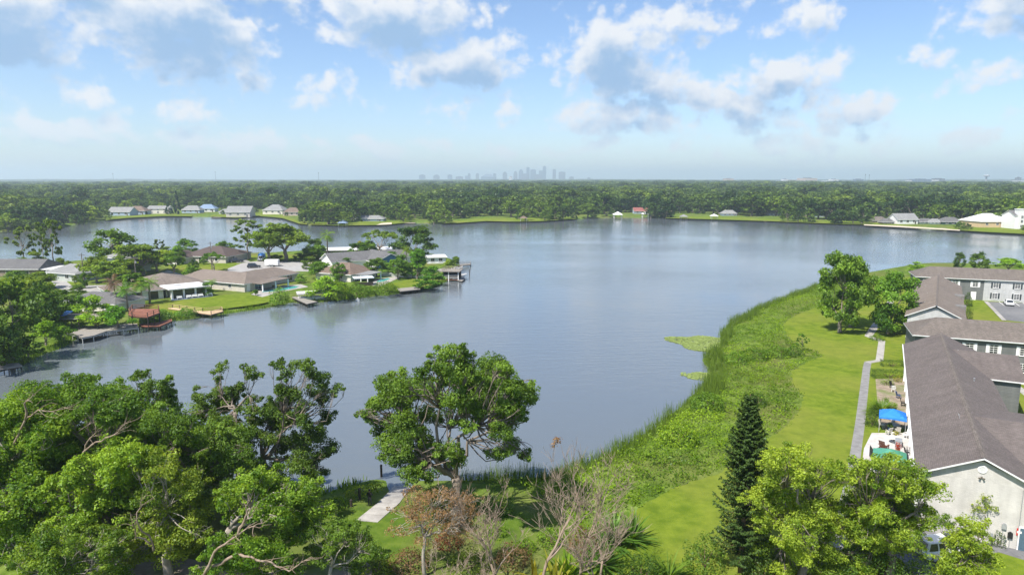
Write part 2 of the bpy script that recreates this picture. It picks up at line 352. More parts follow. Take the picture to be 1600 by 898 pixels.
# ------------------------------------------------------------------ terrain, water, sheets
def pxs(lst, z=0.0): return [tuple(at(x, y, z)[:2]) for x, y in lst]
NEAR = pxs([(-1500, 700), (-300, 715), (0, 728), (150, 738), (300, 748), (400, 762), (470, 778), (500, 775), (530, 762), (570, 752), (598, 748), (606, 769), (636, 769), (650, 752), (700, 752),
            (770, 750), (860, 745), (930, 722), (985, 692), (1030, 664), (1070, 632), (1098, 604), (1112, 586), (1106, 572), (1098, 560), (1118, 550), (1128, 538), (1126, 524), (1140, 508), (1170, 490), (1210, 474), (1258, 456), (1300, 440),
            (1345, 428), (1400, 418), (1440, 412), (1500, 413), (1600, 415), (1800, 420), (2600, 440)]) + [(900, 120), (900, -90), (-900, -90), (-900, 60)]
PENIN = pxs([(-900, 560), (-200, 590), (-20, 585), (30, 572), (60, 556), (100, 541), (124, 527), (150, 518), (212, 513), (232, 507), (262, 502), (292, 499), (330, 493), (362, 489), (400, 483), (428, 479), (455, 472), (482, 474), (516, 470), (560, 465), (612, 460),
             (640, 455), (682, 447), (696, 440), (706, 428), (716, 416), (706, 405), (682, 398), (640, 394), (600, 391), (540, 391), (490, 392), (440, 395), (400, 397), (352, 398), (300, 400), (230, 401), (160, 406), (90, 411), (0, 418), (-200, 428), (-900, 450)])
FAR = pxs([(-1800, 395), (-100, 368), (0, 362), (60, 359), (105, 353), (150, 346), (200, 341), (260, 338), (330, 339), (372, 341), (400, 338), (440, 341), (470, 351), (530, 353), (600, 352), (640, 348), (700, 350), (760, 346), (800, 347),
           (850, 346), (905, 342), (955, 340), (1000, 340), (1100, 343), (1200, 346), (1300, 350), (1370, 352), (1450, 357), (1540, 363), (1600, 366), (1800, 372), (3400, 400)]) + [(30000, 700), (30000, 30000), (-30000, 30000), (-30000, 700)]
def land_height(X, Y):
    d = np.full(X.shape, -1e9)
    for poly in (NEAR, PENIN, FAR):
        s = seg_dist_np(X, Y, poly); s = np.where(in_poly_np(X, Y, poly), s, -s); d = np.maximum(d, s)
    h = np.where(d > 0, np.minimum(GZ, .12+d*.26), np.maximum(-2.2, d*.3))
    # gently rolling far country
    far = np.clip((Y-700)/4000, 0, 1); h = h+far*(4*np.sin(X*.0011+1)+3*np.sin(Y*.0009))
    return h, d
def build_ground():
    nr, nc = 520, 300
    yy = 28*np.exp(np.linspace(0, math.log(21000/28), nr))
    ss = np.tan(np.linspace(-1.06, 1.06, nc))
    Yg = np.repeat(yy[:, None], nc, 1)-80; Xg = (Yg+120)*ss[None, :]
    h, d = land_height(Xg, Yg)
    V = np.stack([Xg, Yg, h], -1).reshape(-1, 3)
    i = np.arange(nr-1)[:, None]*nc+np.arange(nc-1)[None, :]
    F = np.stack([i, i+1, i+nc+1, i+nc], -1).reshape(-1, 4)
    me = bpy.data.meshes.new('ground'); me.vertices.add(len(V)); me.vertices.foreach_set('co', V.astype(np.float32).ravel())
    me.loops.add(F.size); me.loops.foreach_set('vertex_index', F.astype(np.int32).ravel())
    me.polygons.add(len(F)); me.polygons.foreach_set('loop_start', np.arange(0, F.size, 4, dtype=np.int32)); me.polygons.foreach_set('use_smooth', np.ones(len(F), bool))
    me.update(calc_edges=True)
    me.materials.append(mat('rough_grass', (.06, .10, .018), (.16, .22, .045), .5, .95, .5, detail=10, bscale=5, c3=(.09, .145, .018), big=(.06, (.15, .135, .05), .7), spec=.03))
    tag(link(bpy.data.objects.new('ground', me)), 'green land around the lake running out to the horizon', 'ground', kind='structure')
build_ground()

def sheet(name, poly, z, m, label, parent=None, kind='structure', cat=None):
    bm = bmesh.new(); vs = [bm.verts.new((p[0], p[1], z)) for p in poly]; f = bm.faces.new(vs)
    f.normal_update()
    if f.normal.z < 0: f.normal_flip()
    bmesh.ops.triangulate(bm, faces=bm.faces[:]); me = bpy.data.meshes.new(name); bm.to_mesh(me); bm.free(); me.materials.append(m)
    o = link(bpy.data.objects.new(name, me), parent)
    if parent is None: tag(o, label, cat or name.replace('_', ' '), kind=kind)
    return o
def slab(name, poly, z0, z1, m, label):
    if sum(poly[i][0]*poly[(i+1) % len(poly)][1]-poly[(i+1) % len(poly)][0]*poly[i][1] for i in range(len(poly))) < 0: poly = poly[::-1]
    o = MB().prism(poly, z0, z1).build(name, m); return tag(o, label, name.replace('_', ' '), kind='structure')
def smooth_poly(pts, it=2):
    for _ in range(it):
        q = []
        for i in range(len(pts)):
            a, b = pts[i], pts[(i+1) % len(pts)]
            q += [(a[0]*.75+b[0]*.25, a[1]*.75+b[1]*.25), (a[0]*.25+b[0]*.75, a[1]*.25+b[1]*.75)]
        pts = q
    return pts
def strip(pts, w):
    """plan polygon of a path of width w along pts"""
    pts = [Vector((p[0], p[1])) for p in pts]; L_, R_ = [], []
    for i, p in enumerate(pts):
        t = (pts[min(i+1, len(pts)-1)]-pts[max(i-1, 0)]).normalized(); nn = Vector((-t.y, t.x))*(w/2); L_.append(p+nn); R_.append(p-nn)
    return [tuple(p) for p in R_]+[tuple(p) for p in L_[::-1]]

# lake
def water_material():
    m = bpy.data.materials.new('lake_water'); m.use_nodes = True; nt = m.node_tree; N, L = nt.nodes.new, nt.links.new
    b = nt.nodes['Principled BSDF']; b.inputs['Base Color'].default_value = (.120, .139, .153, 1); b.inputs['Roughness'].default_value = .05; b.inputs['IOR'].default_value = 1.6
    tc = N('ShaderNodeTexCoord'); 
    def nz(scale, stretch, rot, detail, rough=.6):
        mp = N('ShaderNodeMapping'); mp.inputs['Scale'].default_value = stretch; mp.inputs['Rotation'].default_value = (0, 0, R(rot)); L(tc.outputs['Object'], mp.inputs[0])
        t = N('ShaderNodeTexNoise'); t.inputs['Scale'].default_value = scale; t.inputs['Detail'].default_value = detail; t.inputs['Roughness'].default_value = rough; L(mp.outputs[0], t.inputs['Vector']); return t.outputs['Fac']
    a = nz(.55, (.38, 1, 1), -12, 5); c = nz(2.2, (.5, 1, 1), 8, 3); w = nz(.012, (.45, 1, 1), 18, 3)
    mm = N('ShaderNodeMath'); mm.operation = 'MULTIPLY_ADD'; mm.inputs[1].default_value = .35; L(c, mm.inputs[0]); L(a, mm.inputs[2])
    mr = N('ShaderNodeMapRange'); mr.inputs['From Min'].default_value = .38; mr.inputs['From Max'].default_value = .62; mr.inputs['To Min'].default_value = .06; mr.inputs['To Max'].default_value = .22; L(w, mr.inputs['Value'])
    bp = N('ShaderNodeBump'); bp.inputs['Distance'].default_value = .55; L(mr.outputs[0], bp.inputs['Strength']); L(mm.outputs[0], bp.inputs['Height']); L(bp.outputs[0], b.inputs['Normal'])
    return m
M_water = water_material()
tag(link(bpy.data.objects.new('lake_water', MB().add([(-1500, -85, 0), (1500, -85, 0), (1500, 900, 0), (-1500, 900, 0)], [(0, 1, 2, 3)]).mesh('lake_water', M_water))), 'calm blue grey lake with fine ripples', 'water', kind='structure')

# lawns
M_lawn = mat('mown_lawn', (.086, .134, .012), (.158, .206, .022), .6, .95, .5, detail=14, bscale=9, c3=(.124, .172, .017), big=(.06, (.19, .195, .04), .7), spec=.03)
M_lawn2 = mat('lush_grass', (.048, .092, .012), (.115, .165, .026), .6, .95, .6, detail=14, bscale=6, c3=(.078, .130, .016), big=(.12, (.16, .155, .06), .8), spec=.03)
LAWN_EDGE = [(900, 905), (940, 838), (985, 800), (1030, 772), (1080, 752), (1120, 740), (1160, 715), (1200, 688), (1232, 660), (1250, 640), (1256, 618), (1236, 598), (1238, 580), (1262, 565), (1285, 556), (1278, 548), (1250, 540), (1232, 526), (1222, 508), (1240, 494), (1275, 480), (1330, 462), (1380, 446)]
lawn = [tuple(at(x, y)[:2]) for x, y in LAWN_EDGE]
edge = []
rr = random.Random(5)
for i in range(len(lawn)-1):
    a, b = Vector(lawn[i]), Vector(lawn[i+1]); k = max(2, int((b-a).length/1.0))
    nn = Vector((-(b-a).y, (b-a).x)).normalized()
    for j in range(k): edge.append(tuple(a.lerp(b, j/k)+nn*rr.uniform(-.22, .22)))
sheet('lawn', edge+[tuple(at(1420, 432)[:2]), (150, 205), (190, 150), (95, 30), (20, 30)], GZ+.004, M_lawn, 'broad mown lawn between the marsh plants and the apartments')
sheet('park_grass', smooth_poly([tuple(at(x, y)[:2]) for x, y in [(505, 806), (545, 788), (592, 784), (640, 782), (700, 782), (820, 785), (880, 800), (900, 850), (880, 940), (600, 960), (380, 960), (400, 870), (470, 815)]]), GZ+.004, M_lawn2, 'lush green grass beside the boat ramp')
# boat ramp: concrete panels running into the water
def boat_ramp():
    L0 = [at(556, 812, GZ+.05), at(590, 785, GZ+.08), at(598, 777, GZ), at(606, 769, .55), at(622, 752, -.4)]; R0 = [at(590, 815, GZ+.05), at(624, 785, GZ+.08), at(630, 777, GZ), at(636, 769, .55), at(650, 752, -.4)]
    root = bpy.data.objects.new('boat_ramp', None); link(root); tag(root, 'pale concrete boat ramp sloping into the lake', 'boat ramp', kind='structure')
    for i in range(4):
        for k in range((3, 1, 1, 2)[i]):
            p0, p1 = L0[i].lerp(L0[i+1], k/(3, 1, 1, 2)[i]), L0[i].lerp(L0[i+1], (k+.97)/(3, 1, 1, 2)[i]); q0, q1 = R0[i].lerp(R0[i+1], k/(3, 1, 1, 2)[i]), R0[i].lerp(R0[i+1], (k+.97)/(3, 1, 1, 2)[i])
            dz = Vector((0, 0, .25)); MB().add([p0, q0, q1, p1, p0-dz, q0-dz, q1-dz, p1-dz], [(0, 1, 2, 3), (4, 7, 6, 5), (0, 4, 5, 1), (1, 5, 6, 2), (2, 6, 7, 3), (3, 7, 4, 0)]).build('panel', M_conc, root)
boat_ramp()
# paths and paving on the right
sheet('footpath', strip([at(1300, 880), at(1332, 740), at(1344, 660), at(1354, 575), at(1356, 566)], 1.15), GZ+.010, mat('path_concrete', (.17, .165, .16), (.25, .245, .24), 1.2, .9, .15), 'long straight grey footpath along the patios')
sheet('footpath', strip([at(1355, 566), at(1374, 563), at(1376, 548), at(1378, 532)], 1.2), GZ+.014, M_conc, 'pale footpath jogging past the hedges')
sheet('footpath', strip([at(1378, 533), at(1357, 525), at(1364, 514), at(1374, 500), at(1384, 484), at(1392, 470)], 1.5), GZ+.010, M_conc, 'footpath curving under the two lawn trees')
sheet('driveway', [tuple(at(x, y)[:2]) for x, y in [(1410, 838), (1450, 828), (1530, 838), (1700, 870), (1700, 905), (1560, 862), (1500, 880), (1500, 930), (1380, 930), (1390, 870)]], GZ+.010, M_asph, 'asphalt drive in front of the white gable')
LOT = [tuple(at(x, y)[:2]) for x, y in [(1541, 471), (1700, 476), (1760, 520), (1570, 500)]]
sheet('parking_lot', LOT, GZ+.010, M_asph, 'grey asphalt parking lot between the apartment blocks')
k0 = strip([at(1540, 471), at(1554, 485), at(1569, 501)], .9)
sheet('kerb_walk', k0, GZ+.12, M_conc, 'pale kerb walk edging the parking lot')
for i, (x0, y0, x1, y1) in enumerate([(1561, 471.5, 1568, 476.5), (1585, 472.5, 1593, 478), (1598, 473, 1607, 479)]):
    sheet('parking_line', strip([at(x0, y0), at(x1, y1)], .14), GZ+.016, M_white, '', parent=bpy.data.objects['parking_lot'])
sheet('footpath', strip([at(1566, 592), at(1620, 604)], 1.3), GZ+.012, M_conc, 'short walk in the grass court by the grey block')
sheet('footpath', strip([at(1580, 598), at(1592, 606), at(1620, 628)], 1.2), GZ+.016, M_conc, 'diagonal walk in the grass court by the grey block')
sheet('patio_paving', [tuple(at(x, y)[:2]) for x, y in [(1362, 676), (1418, 676), (1428, 700), (1430, 722), (1420, 738), (1345, 738), (1350, 700)]], GZ+.014, mat('whitish_paving', (.40, .375, .35), (.53, .50, .475), 1.5, .85, .15), 'whitish paved patio under the green canopy')
sheet('patio_bed', [tuple(at(x, y)[:2]) for x, y in [(1368, 592), (1416, 590), (1424, 668), (1380, 672), (1372, 640)]], GZ+.010, mat('bare_soil', (.20, .15, .11), (.33, .27, .21), 1.2, .95, .3, big=(.4, (.12, .16, .04), .8)), 'bare brown soil of the patio gardens')
sheet('ground_litter', smooth_poly([tuple(at(x, y)[:2]) for x, y in [(60, 860), (180, 840), (320, 880), (460, 900), (540, 870), (590, 880), (560, 960), (60, 990)]]), GZ+.012, mat('leaf_litter', (.20, .16, .13), (.33, .28, .23), .8, .95, .3, big=(.3, (.11, .16, .03), .9)), 'brown leaf litter under the oaks')
# paving, lawns and pools of the peninsula
def psheet(name, pts, dz, m, label, sm=False):
    poly = [tuple(at(x, y)[:2]) for x, y in pts]; return sheet(name, smooth_poly(poly) if sm else poly, GZ+dz, m, label)
psheet('lawn', [(225, 478), (255, 470), (330, 462), (385, 458), (400, 458), (420, 462), (428, 470), (400, 476), (352, 482), (300, 488), (262, 490), (240, 486)], .012, M_lawn, 'sunny lawn sloping to the tan pier', True)
psheet('lawn', [(265, 412), (300, 408), (372, 406), (378, 414), (350, 424), (300, 431), (278, 428), (262, 420)], .012, M_lawn, 'front lawn before the brown roofed house', True)
psheet('lawn', [(385, 398), (440, 398), (500, 400), (500, 406), (440, 407), (395, 406)], .012, M_lawn, 'lawn under the large oaks by the road', True)
psheet('lawn', [(590, 452), (600, 446), (640, 436), (684, 436), (688, 442), (660, 450), (620, 455)], .012, M_lawn, 'small waterside lawn behind the picket fence', True)
psheet('lawn', [(98, 438), (126, 436), (130, 446), (110, 448)], .012, M_lawn, 'small lawn by the blue grey house', True)
psheet('lawn', [(70, 444), (95, 442), (96, 452), (75, 456)], .014, M_lawn, 'patch of lawn beside the grey driveway', True)
psheet('street', [(78, 436), (96, 433), (112, 446), (190, 445), (245, 436), (300, 429), (352, 421), (378, 411), (400, 408), (478, 409), (505, 414), (482, 424), (455, 424), (400, 421), (355, 430), (300, 436), (248, 448), (190, 455), (110, 456), (88, 450)], .018, M_road, 'pale street winding through the peninsula houses')
psheet('driveway', [(370, 411), (366, 404), (376, 403), (392, 409)], .022, M_road, 'short drive by the dark parked car')
psheet('driveway', [(245, 428), (262, 422), (290, 430), (282, 436)], .022, M_road, 'side drive by the tan roofed house')
psheet('pool_deck', [(392, 460), (412, 450), (470, 444), (482, 448), (440, 456), (410, 464)], .024, M_conc, 'pale pool deck behind the tan house')
psheet('pool_water', [(408, 456.5), (424, 451.5), (452, 447.3), (468, 447), (462, 450), (436, 454.5)], .034, mat('pool_water', (.05, .34, .33), (.10, .45, .42), 2, .05, .1, spec=.6), 'turquoise swimming pool behind the tan house')
psheet('pool_deck', [(580, 446), (586, 436), (618, 432), (624, 434), (606, 442), (596, 447)], .024, M_conc, 'pale pool deck by the fenced lawn')
psheet('pool_water', [(588, 441), (592, 437), (606, 434.5), (610, 435.5), (600, 439.5)], .034, MATS['pool_water'], 'blue pool by the fenced lawn')
# ------------------------------------------------------------------ buildings
class Frame:
    """a plan frame: s along u, w along e (to the right of u)"""
    def __init__(s, o, u): s.o = Vector((o[0], o[1], 0)); s.u = Vector((u[0], u[1], 0)).normalized(); s.e = Vector((s.u.y, -s.u.x, 0))
    def p(s, a, b, z=0): return s.o+s.u*a+s.e*b+Vector((0, 0, z))
UP = Vector((0, 0, 1))
def roof_mesh(F, s0, s1, w0, w1, z, rise, hip=(0, 0), ov=.45, th=.16, axis='s'):
    """gable or hip roof with thickness; hip gives how far each ridge end is drawn in"""
    if axis == 's':
        q = lambda a, b, c: F.p(a, b, c); A0, A1, B0, B1 = s0-ov, s1+ov, w0-ov, w1+ov
    else:
        q = lambda a, b, c: F.p(b, a, c); A0, A1, B0, B1 = w0-ov, w1+ov, s0-ov, s1+ov
    mid = (B0+B1)/2; slope = rise/((B1-B0)/2-ov); zt = z+rise; ze = z-slope*ov
    top = [q(A0, B0, ze), q(A1, B0, ze), q(A1, B1, ze), q(A0, B1, ze), q(A0+hip[0], mid, zt), q(A1-hip[1], mid, zt)]
    low = [p-UP*th for p in top]
    fs = [(0, 1, 5, 4), (2, 3, 4, 5), (1, 2, 5), (3, 0, 4)]
    lo = [tuple(i+6 for i in f[::-1]) for f in fs]
    if not hip[0]: fs.remove((3, 0, 4)); lo.remove((10, 6, 9)) if (10, 6, 9) in lo else None
    if not hip[1]: fs.remove((1, 2, 5)); lo.remove((11, 8, 7)) if (11, 8, 7) in lo else None
    sides = [(0, 6, 7, 1), (2, 8, 9, 3)]
    sides += [(1, 7, 8, 2)] if hip[1] else [(1, 7, 11, 5), (5, 11, 8, 2)]
    sides += [(3, 9, 6, 0)] if hip[0] else [(3, 9, 10, 4), (4, 10, 6, 0)]
    if axis == 's': fs = [f[::-1] for f in fs]; lo = [f[::-1] for f in lo]; sides = [f[::-1] for f in sides]
    mb = MB(); mb.add(top+low, fs, 0); mb.add(top+low, lo, 1); mb.add(top+low, sides, 1); return mb
def wall_mesh(F, s0, s1, w0, w1, z0, z1, rise=0, axis='s', gable=(True, True)):
    mb = MB(); c = [F.p(s0, w0), F.p(s1, w0), F.p(s1, w1), F.p(s0, w1)]
    v = [p+UP*z0 for p in c]+[p+UP*z1 for p in c]
    mb.add(v, [(0, 4, 5, 1), (1, 5, 6, 2), (2, 6, 7, 3), (3, 7, 4, 0), (4, 7, 6, 5)])
    if rise:
        r = rise-.2
        if axis == 's':
            if gable[0]: mb.add([v[4], v[7], F.p(s0, (w0+w1)/2, z1+r), F.p(s0+.25, (w0+w1)/2, z1+r)], [(0, 2, 1), (0, 3, 2), (1, 2, 3)])
            if gable[1]: mb.add([v[5], v[6], F.p(s1, (w0+w1)/2, z1+r), F.p(s1-.25, (w0+w1)/2, z1+r)], [(0, 1, 2), (0, 2, 3), (1, 3, 2)])
        else:
            if gable[0]: mb.add([v[4], v[5], F.p((s0+s1)/2, w0, z1+r), F.p((s0+s1)/2, w0+.25, z1+r)], [(0, 1, 2), (0, 2, 3), (1, 3, 2)])
            if gable[1]: mb.add([v[7], v[6], F.p((s0+s1)/2, w1, z1+r), F.p((s0+s1)/2, w1-.25, z1+r)], [(0, 2, 1), (0, 3, 2), (1, 2, 3)])
    return mb
def window(root, p, out, w, h, mframe, shutter=None, mun=(1, 1), mpane=None, name='window', depth=.06):
    """p: centre of the opening on the wall face; frame, pane and muntins with real depth"""
    out = Vector(out).normalized(); t = UP.cross(out).normalized(); p = Vector(p)
    f = MB(); fw = .07
    for s in (-1, 1):
        f.obox(p+t*s*(w/2)+out*depth/2, t*fw/2, out*depth/2, UP*(h/2+fw/2)); f.obox(p+UP*s*(h/2)+out*depth/2, t*(w/2-fw/2), out*depth/2*.9, UP*fw/2)
    for i in range(1, mun[0]): f.obox(p+t*(i/mun[0]-.5)*w+out*.03, t*.025, out*.022, UP*(h/2-fw/2))
    for i in range(1, mun[1]): f.obox(p+UP*(i/mun[1]-.5)*h+out*.03, t*(w/2-fw/2), out*.024, UP*.03)
    f.obox(p-UP*(h/2+.07)+out*.06, t*(w/2+.08), out*.08, UP*.03)
    o = f.build(name, mframe, root)
    MB().obox(p+out*.012, t*(w/2-.01), out*.008, UP*(h/2-.01)).build('pane', mpane or M_glass, o)
    if shutter:
        for s in (-1, 1):
            c = p+t*s*(w/2+.08+shutter[0]/2)+out*.03; sm = MB(); sm.obox(c, t*shutter[0]/2, out*.025, UP*(h/2+.05))
            for q in (-.5, .5): sm.obox(c+UP*q*h*.5+out*.032, t*(shutter[0]/2-.07), out*.012, UP*(h*.2))
            sm.build('shutter', shutter[1], o)
    return o
def door(root, p, out, w, h, m, mframe=None, name='door'):
    out = Vector(out).normalized(); t = UP.cross(out).normalized(); p = Vector(p); d = MB()
    d.obox(p+UP*h/2+out*.04, t*w/2, out*.04, UP*h/2)
    for q in (.28, .72): d.obox(p+UP*h*q+out*.085, t*w*.34, out*.01, UP*h*.17)
    o = d.build(name, m, root)
    fr = MB()
    for s in (-1, 1): fr.obox(p+t*s*(w/2+.05)+UP*h/2+out*.05, t*.05, out*.055, UP*(h/2))
    fr.obox(p+UP*(h+.05)+out*.05, t*(w/2+.1), out*.055, UP*.05); fr.build('frame', mframe or M_white, o)
    MB().obox(p+t*w*.38+UP*h*.47+out*.11, t*.02, out*.04, UP*.05).build('handle', M_grey, o)
    return o

M_shA = brick_mat('shingle_greybrown', (.122, .101, .092), (.162, .136, .125), (.09, .075, .068), 1, .33, .16, .012, bump=.5)
M_shB = brick_mat('shingle_brown', (.132, .111, .096), (.185, .157, .137), (.094, .08, .069), 1, .33, .16, .012, bump=.5)
M_shC = brick_mat('shingle_tan', (.17, .137, .112), (.235, .195, .165), (.12, .096, .08), 1, .33, .16, .012, bump=.4)
M_shD = brick_mat('shingle_darkbrown', (.085, .062, .055), (.125, .095, .085), (.06, .045, .04), 1, .33, .16, .012, bump=.4)
M_shG = brick_mat('shingle_grey', (.115, .112, .112), (.165, .16, .16), (.08, .08, .08), 1, .33, .16, .012, bump=.4)
M_shL = brick_mat('shingle_palegrey', (.21, .21, .205), (.28, .28, .275), (.16, .16, .16), 1, .33, .16, .012, bump=.4)
M_shT = brick_mat('shingle_redbrown', (.155, .11, .085), (.215, .16, .125), (.105, .075, .058), 1, .33, .16, .012, bump=.4)
M_flatw = mat('white_flat_roof', (.62, .61, .60), (.74, .73, .72), .8, .7, .05, big=(.2, (.52, .5, .48), .6))
M_wb = brick_mat('white_painted_brick', (.54, .515, .48), (.59, .565, .53), (.47, .45, .42), 1, .24, .085, .012, rough=.8, bump=.25)
M_gs = brick_mat('grey_siding', (.135, .14, .135), (.155, .16, .155), (.09, .095, .09), 1, 8, .2, .012, rough=.75, bump=.4)
M_ws = brick_mat('white_siding', (.45, .45, .44), (.50, .50, .49), (.34, .34, .34), 1, 8, .2, .012, rough=.75, bump=.4)
M_fascia = mat('white_fascia', (.66, .655, .64), (.76, .755, .74), 2, .6)
M_beige = mat('beige_stucco', (.44, .40, .34), (.54, .50, .44), 2, .85, .1)
M_cream = mat('cream_stucco', (.58, .54, .47), (.68, .64, .57), 2, .85, .1)
M_bluewall = mat('blue_wall', (.055, .13, .24), (.08, .17, .29), 2, .8, .05)
M_sage = mat('sage_wall', (.36, .40, .36), (.46, .49, .45), 2, .8, .05)
M_darkg = mat('dark_green_wall', (.03, .065, .055), (.05, .09, .08), 2, .8, .05)
M_brownw = mat('brown_wall', (.20, .155, .12), (.28, .22, .17), 2, .85, .1)
M_whitew = mat('white_wall', (.66, .65, .63), (.76, .75, .73), 2, .8, .05)
WHITE_SH = (.42, M_white)

def vents(root, F, lst, m=None):
    for s, w, z in lst: MB().lathe([(.06, 0), (.06, .35), (.11, .36), (.11, .42)], F.p(s, w, z)).build('roof_vent', m or M_grey, root)

def apartment_near():
    F = Frame((36.9, 59.0), (.477, .879)); r = thing('apartment_block', 'long two storey block with grey brown shingle roof and white gable end nearest the camera', 'apartment building', F.p(0, 5, GZ))
    inv = Matrix.Translation(-r.location)
    def put(o): o.matrix_parent_inverse = inv; return o
    put(wall_mesh(F, .3, 55.0, .5, 9.5, .6, 6.62, 2.05).build('wall', M_wb, r, uv=True))
    put(roof_mesh(F, .3, 55.0, .5, 9.5, 6.8, 2.15, ov=.5).build('roof', [M_shA, M_fascia], r, uv=True))
    rf = r.children[-1]
    c = MB()
    for k in range(37):
        a, b = F.p(-.2+k*1.5, 5, 8.97), F.p(-.2+k*1.5+1.46, 5, 8.97+(.02 if k % 2 else .0)); d = b-a
        for sgn in (-1, 1):
            n = (F.e*sgn*.22-UP*.105); c.add([a+UP*.05, b+UP*.05, b+n+UP*.05, a+n+UP*.05], [(0, 1, 2, 3) if sgn < 0 else (3, 2, 1, 0)])
    o = c.build('ridge_cap', M_shB, rf, uv=True)
    # wings to the right
    for (s0, s1, w1, rise) in ((38.6, 53.5, 13.2, 1.75), (2.5, 23.0, 22, 2.0)):
        put(wall_mesh(F, s0, s1, 6.0, w1, .6, 6.60, rise, 'w', (False, True)).build('wall', M_gs if s0 > 30 else M_wb, r, uv=True))
        put(roof_mesh(F, s0, s1, 4.6, w1, 6.78, rise, (0, 0), ov=.45, axis='w').build('roof', [M_shA, M_fascia], r, uv=True))
    # gable end: round vent, flood light, meters and pipes
    g = F.p(.3, 5, 0); out = -F.u
    def ring(c, ro, ri, d):
        m = MB(); t = F.e
        vs = [c+(t*math.cos(2*math.pi*j/20)+UP*math.sin(2*math.pi*j/20))*q+out*dd for q, dd in ((ro, .0), (ro, d), (ri, d), (ri, .01)) for j in range(20)]
        m.add(vs, [(i*20+j, i*20+(j+1) % 20, (i+1)*20+(j+1) % 20, (i+1)*20+j) for i in range(3) for j in range(20)]+[tuple(60+j for j in range(20))]); return m
    vt = put(ring(F.p(.3, 5, 7.75), .36, .26, .07).build('gable_vent', M_white, r))
    v2 = MB()
    for k in range(4): v2.obox(F.p(.3, 5, 7.6+k*.1)+out*.05, F.e*.22, out*.015, UP*.02)
    v2.build('louvre', M_white, vt)
    fl = MB(); fl.obox(F.p(.3, 5, 7.02)+out*.06, F.e*.07, out*.06, UP*.07)
    for s in (-1, 1): fl.tube([F.p(.3, 5, 7.0)+out*.1+F.e*s*.05, F.p(.3, 5, 6.95)+out*.25+F.e*s*.2], [.04, .09], 8)
    put(fl.build('flood_light', mat('dull_bronze', (.16, .14, .12), rough=.5), r))
    for (w, z, a, b, m) in ((7.0, 2.9, .17, .22, M_grey), (7.5, 2.2, .18, .25, M_black), (6.2, 1.7, .1, .3, M_grey)):
        o = MB(); o.obox(F.p(.3, w, z)+out*.09, F.e*a, out*.09, UP*b); o.lathe([(.09, 0), (.09, .08)], F.p(.3, w, z+b)+out*.09); put(o.build('meter_box', m, r))
    for w, z1 in ((6.95, 2.7), (6.2, 1.5), (7.5, 2.0), (8.05, 6.5)): put(MB().tube([F.p(.3, w, 1.0)+out*.06, F.p(.3, w, z1)+out*.06], .03, 6).build('conduit', M_grey, r))
    rs = MB(); rs.obox(F.p(.3, 8.12, 2.65)+out*.04, F.e*.2, out*.03, UP*.32); rs.obox(F.p(.3, 8.12, 2.65)+out*.075, F.e*.16, out*.008, UP*.1, 1); put(rs.build('notice_board', [mat('red_sign', (.5, .03, .03), rough=.5), M_white], r))
    put(door(r, F.p(.3, 8.6, GZ), out, .9, 2.05, mat('slate_blue_door', (.08, .13, .17), rough=.5)))
    # left side: windows, doors under the eave, gutter
    for k in range(9):
        s = 3.5+k*6
        for z in (2.4, 5.2): put(window(r, F.p(s, .5, z), -F.e, 1.6, 1.3, M_white, mun=(2, 2)))
        put(door(r, F.p(s+2.5, .5, GZ), -F.e, 1.7, 2.05, M_glass))
    gt = MB(); gt.obox(F.p(27.6, -.09, 6.5), F.u*27.8, F.e*.06, UP*.06); put(gt.build('gutter', M_fascia, r))
    for s in (.6, 18, 36, 54): put(MB().tube([F.p(s, -.05, 6.45), F.p(s, .42, 6.2), F.p(s, .42, 1.1)], .045, 6).build('downpipe', M_fascia, r))
    vents(r, F, [(14, 7, 8.0), (31, 7.2, 7.9), (46, 6.6, 8.1)]); [put(c) for c in r.children if c.name.startswith('roof_vent')]
    return F
FA = apartment_near()

def apartment(label, o, u, length, depth, mw, mroof, hip, wins, left_gable=None, doors=(), split=None, eave=6.8, shut=WHITE_SH, rise=2.2):
    F = Frame(o, u); e = F.e                       # facade at w = 0 looks along -e? frame: facade faces the camera
    r = thing('apartment_block', label, 'apartment building', F.p(0, 0, GZ)); inv = Matrix.Translation(-r.location)
    n0 = len(r.children)
    wall_mesh(F, 0, length, 0, depth, .6, eave-.12, rise-.1, 's', (not hip[0], not hip[1])).build('wall', mw, r, uv=True)
    if split: wall_mesh(F, split[0], split[1], -.12, .2, .6, eave-.14).build('wall_facing', split[2], r, uv=True)
    roof_mesh(F, 0, length, 0, depth, eave, rise, hip, ov=.5).build('roof', [mroof, M_fascia], r, uv=True)
    for (s, z, w, h, sh, w0) in wins: window(r, F.p(s, w0, z), -e, w, h, M_white, sh, (2, 4) if h > 1.2 else (2, 2))
    for (s, w0, m) in doors: door(r, F.p(s, w0, GZ), -e, 1.0, 2.1, m)
    gt = MB(); gt.obox(F.p(length/2, -.56, eave-.22), F.u*(length/2+.4), e*.06, UP*.06); gt.build('gutter', M_fascia, r)
    vents(r, F, [(length*.3, depth*.7, eave+1.2), (length*.7, depth*.65, eave+1.4)])
    for c in r.children: c.matrix_parent_inverse = inv
    return F, r
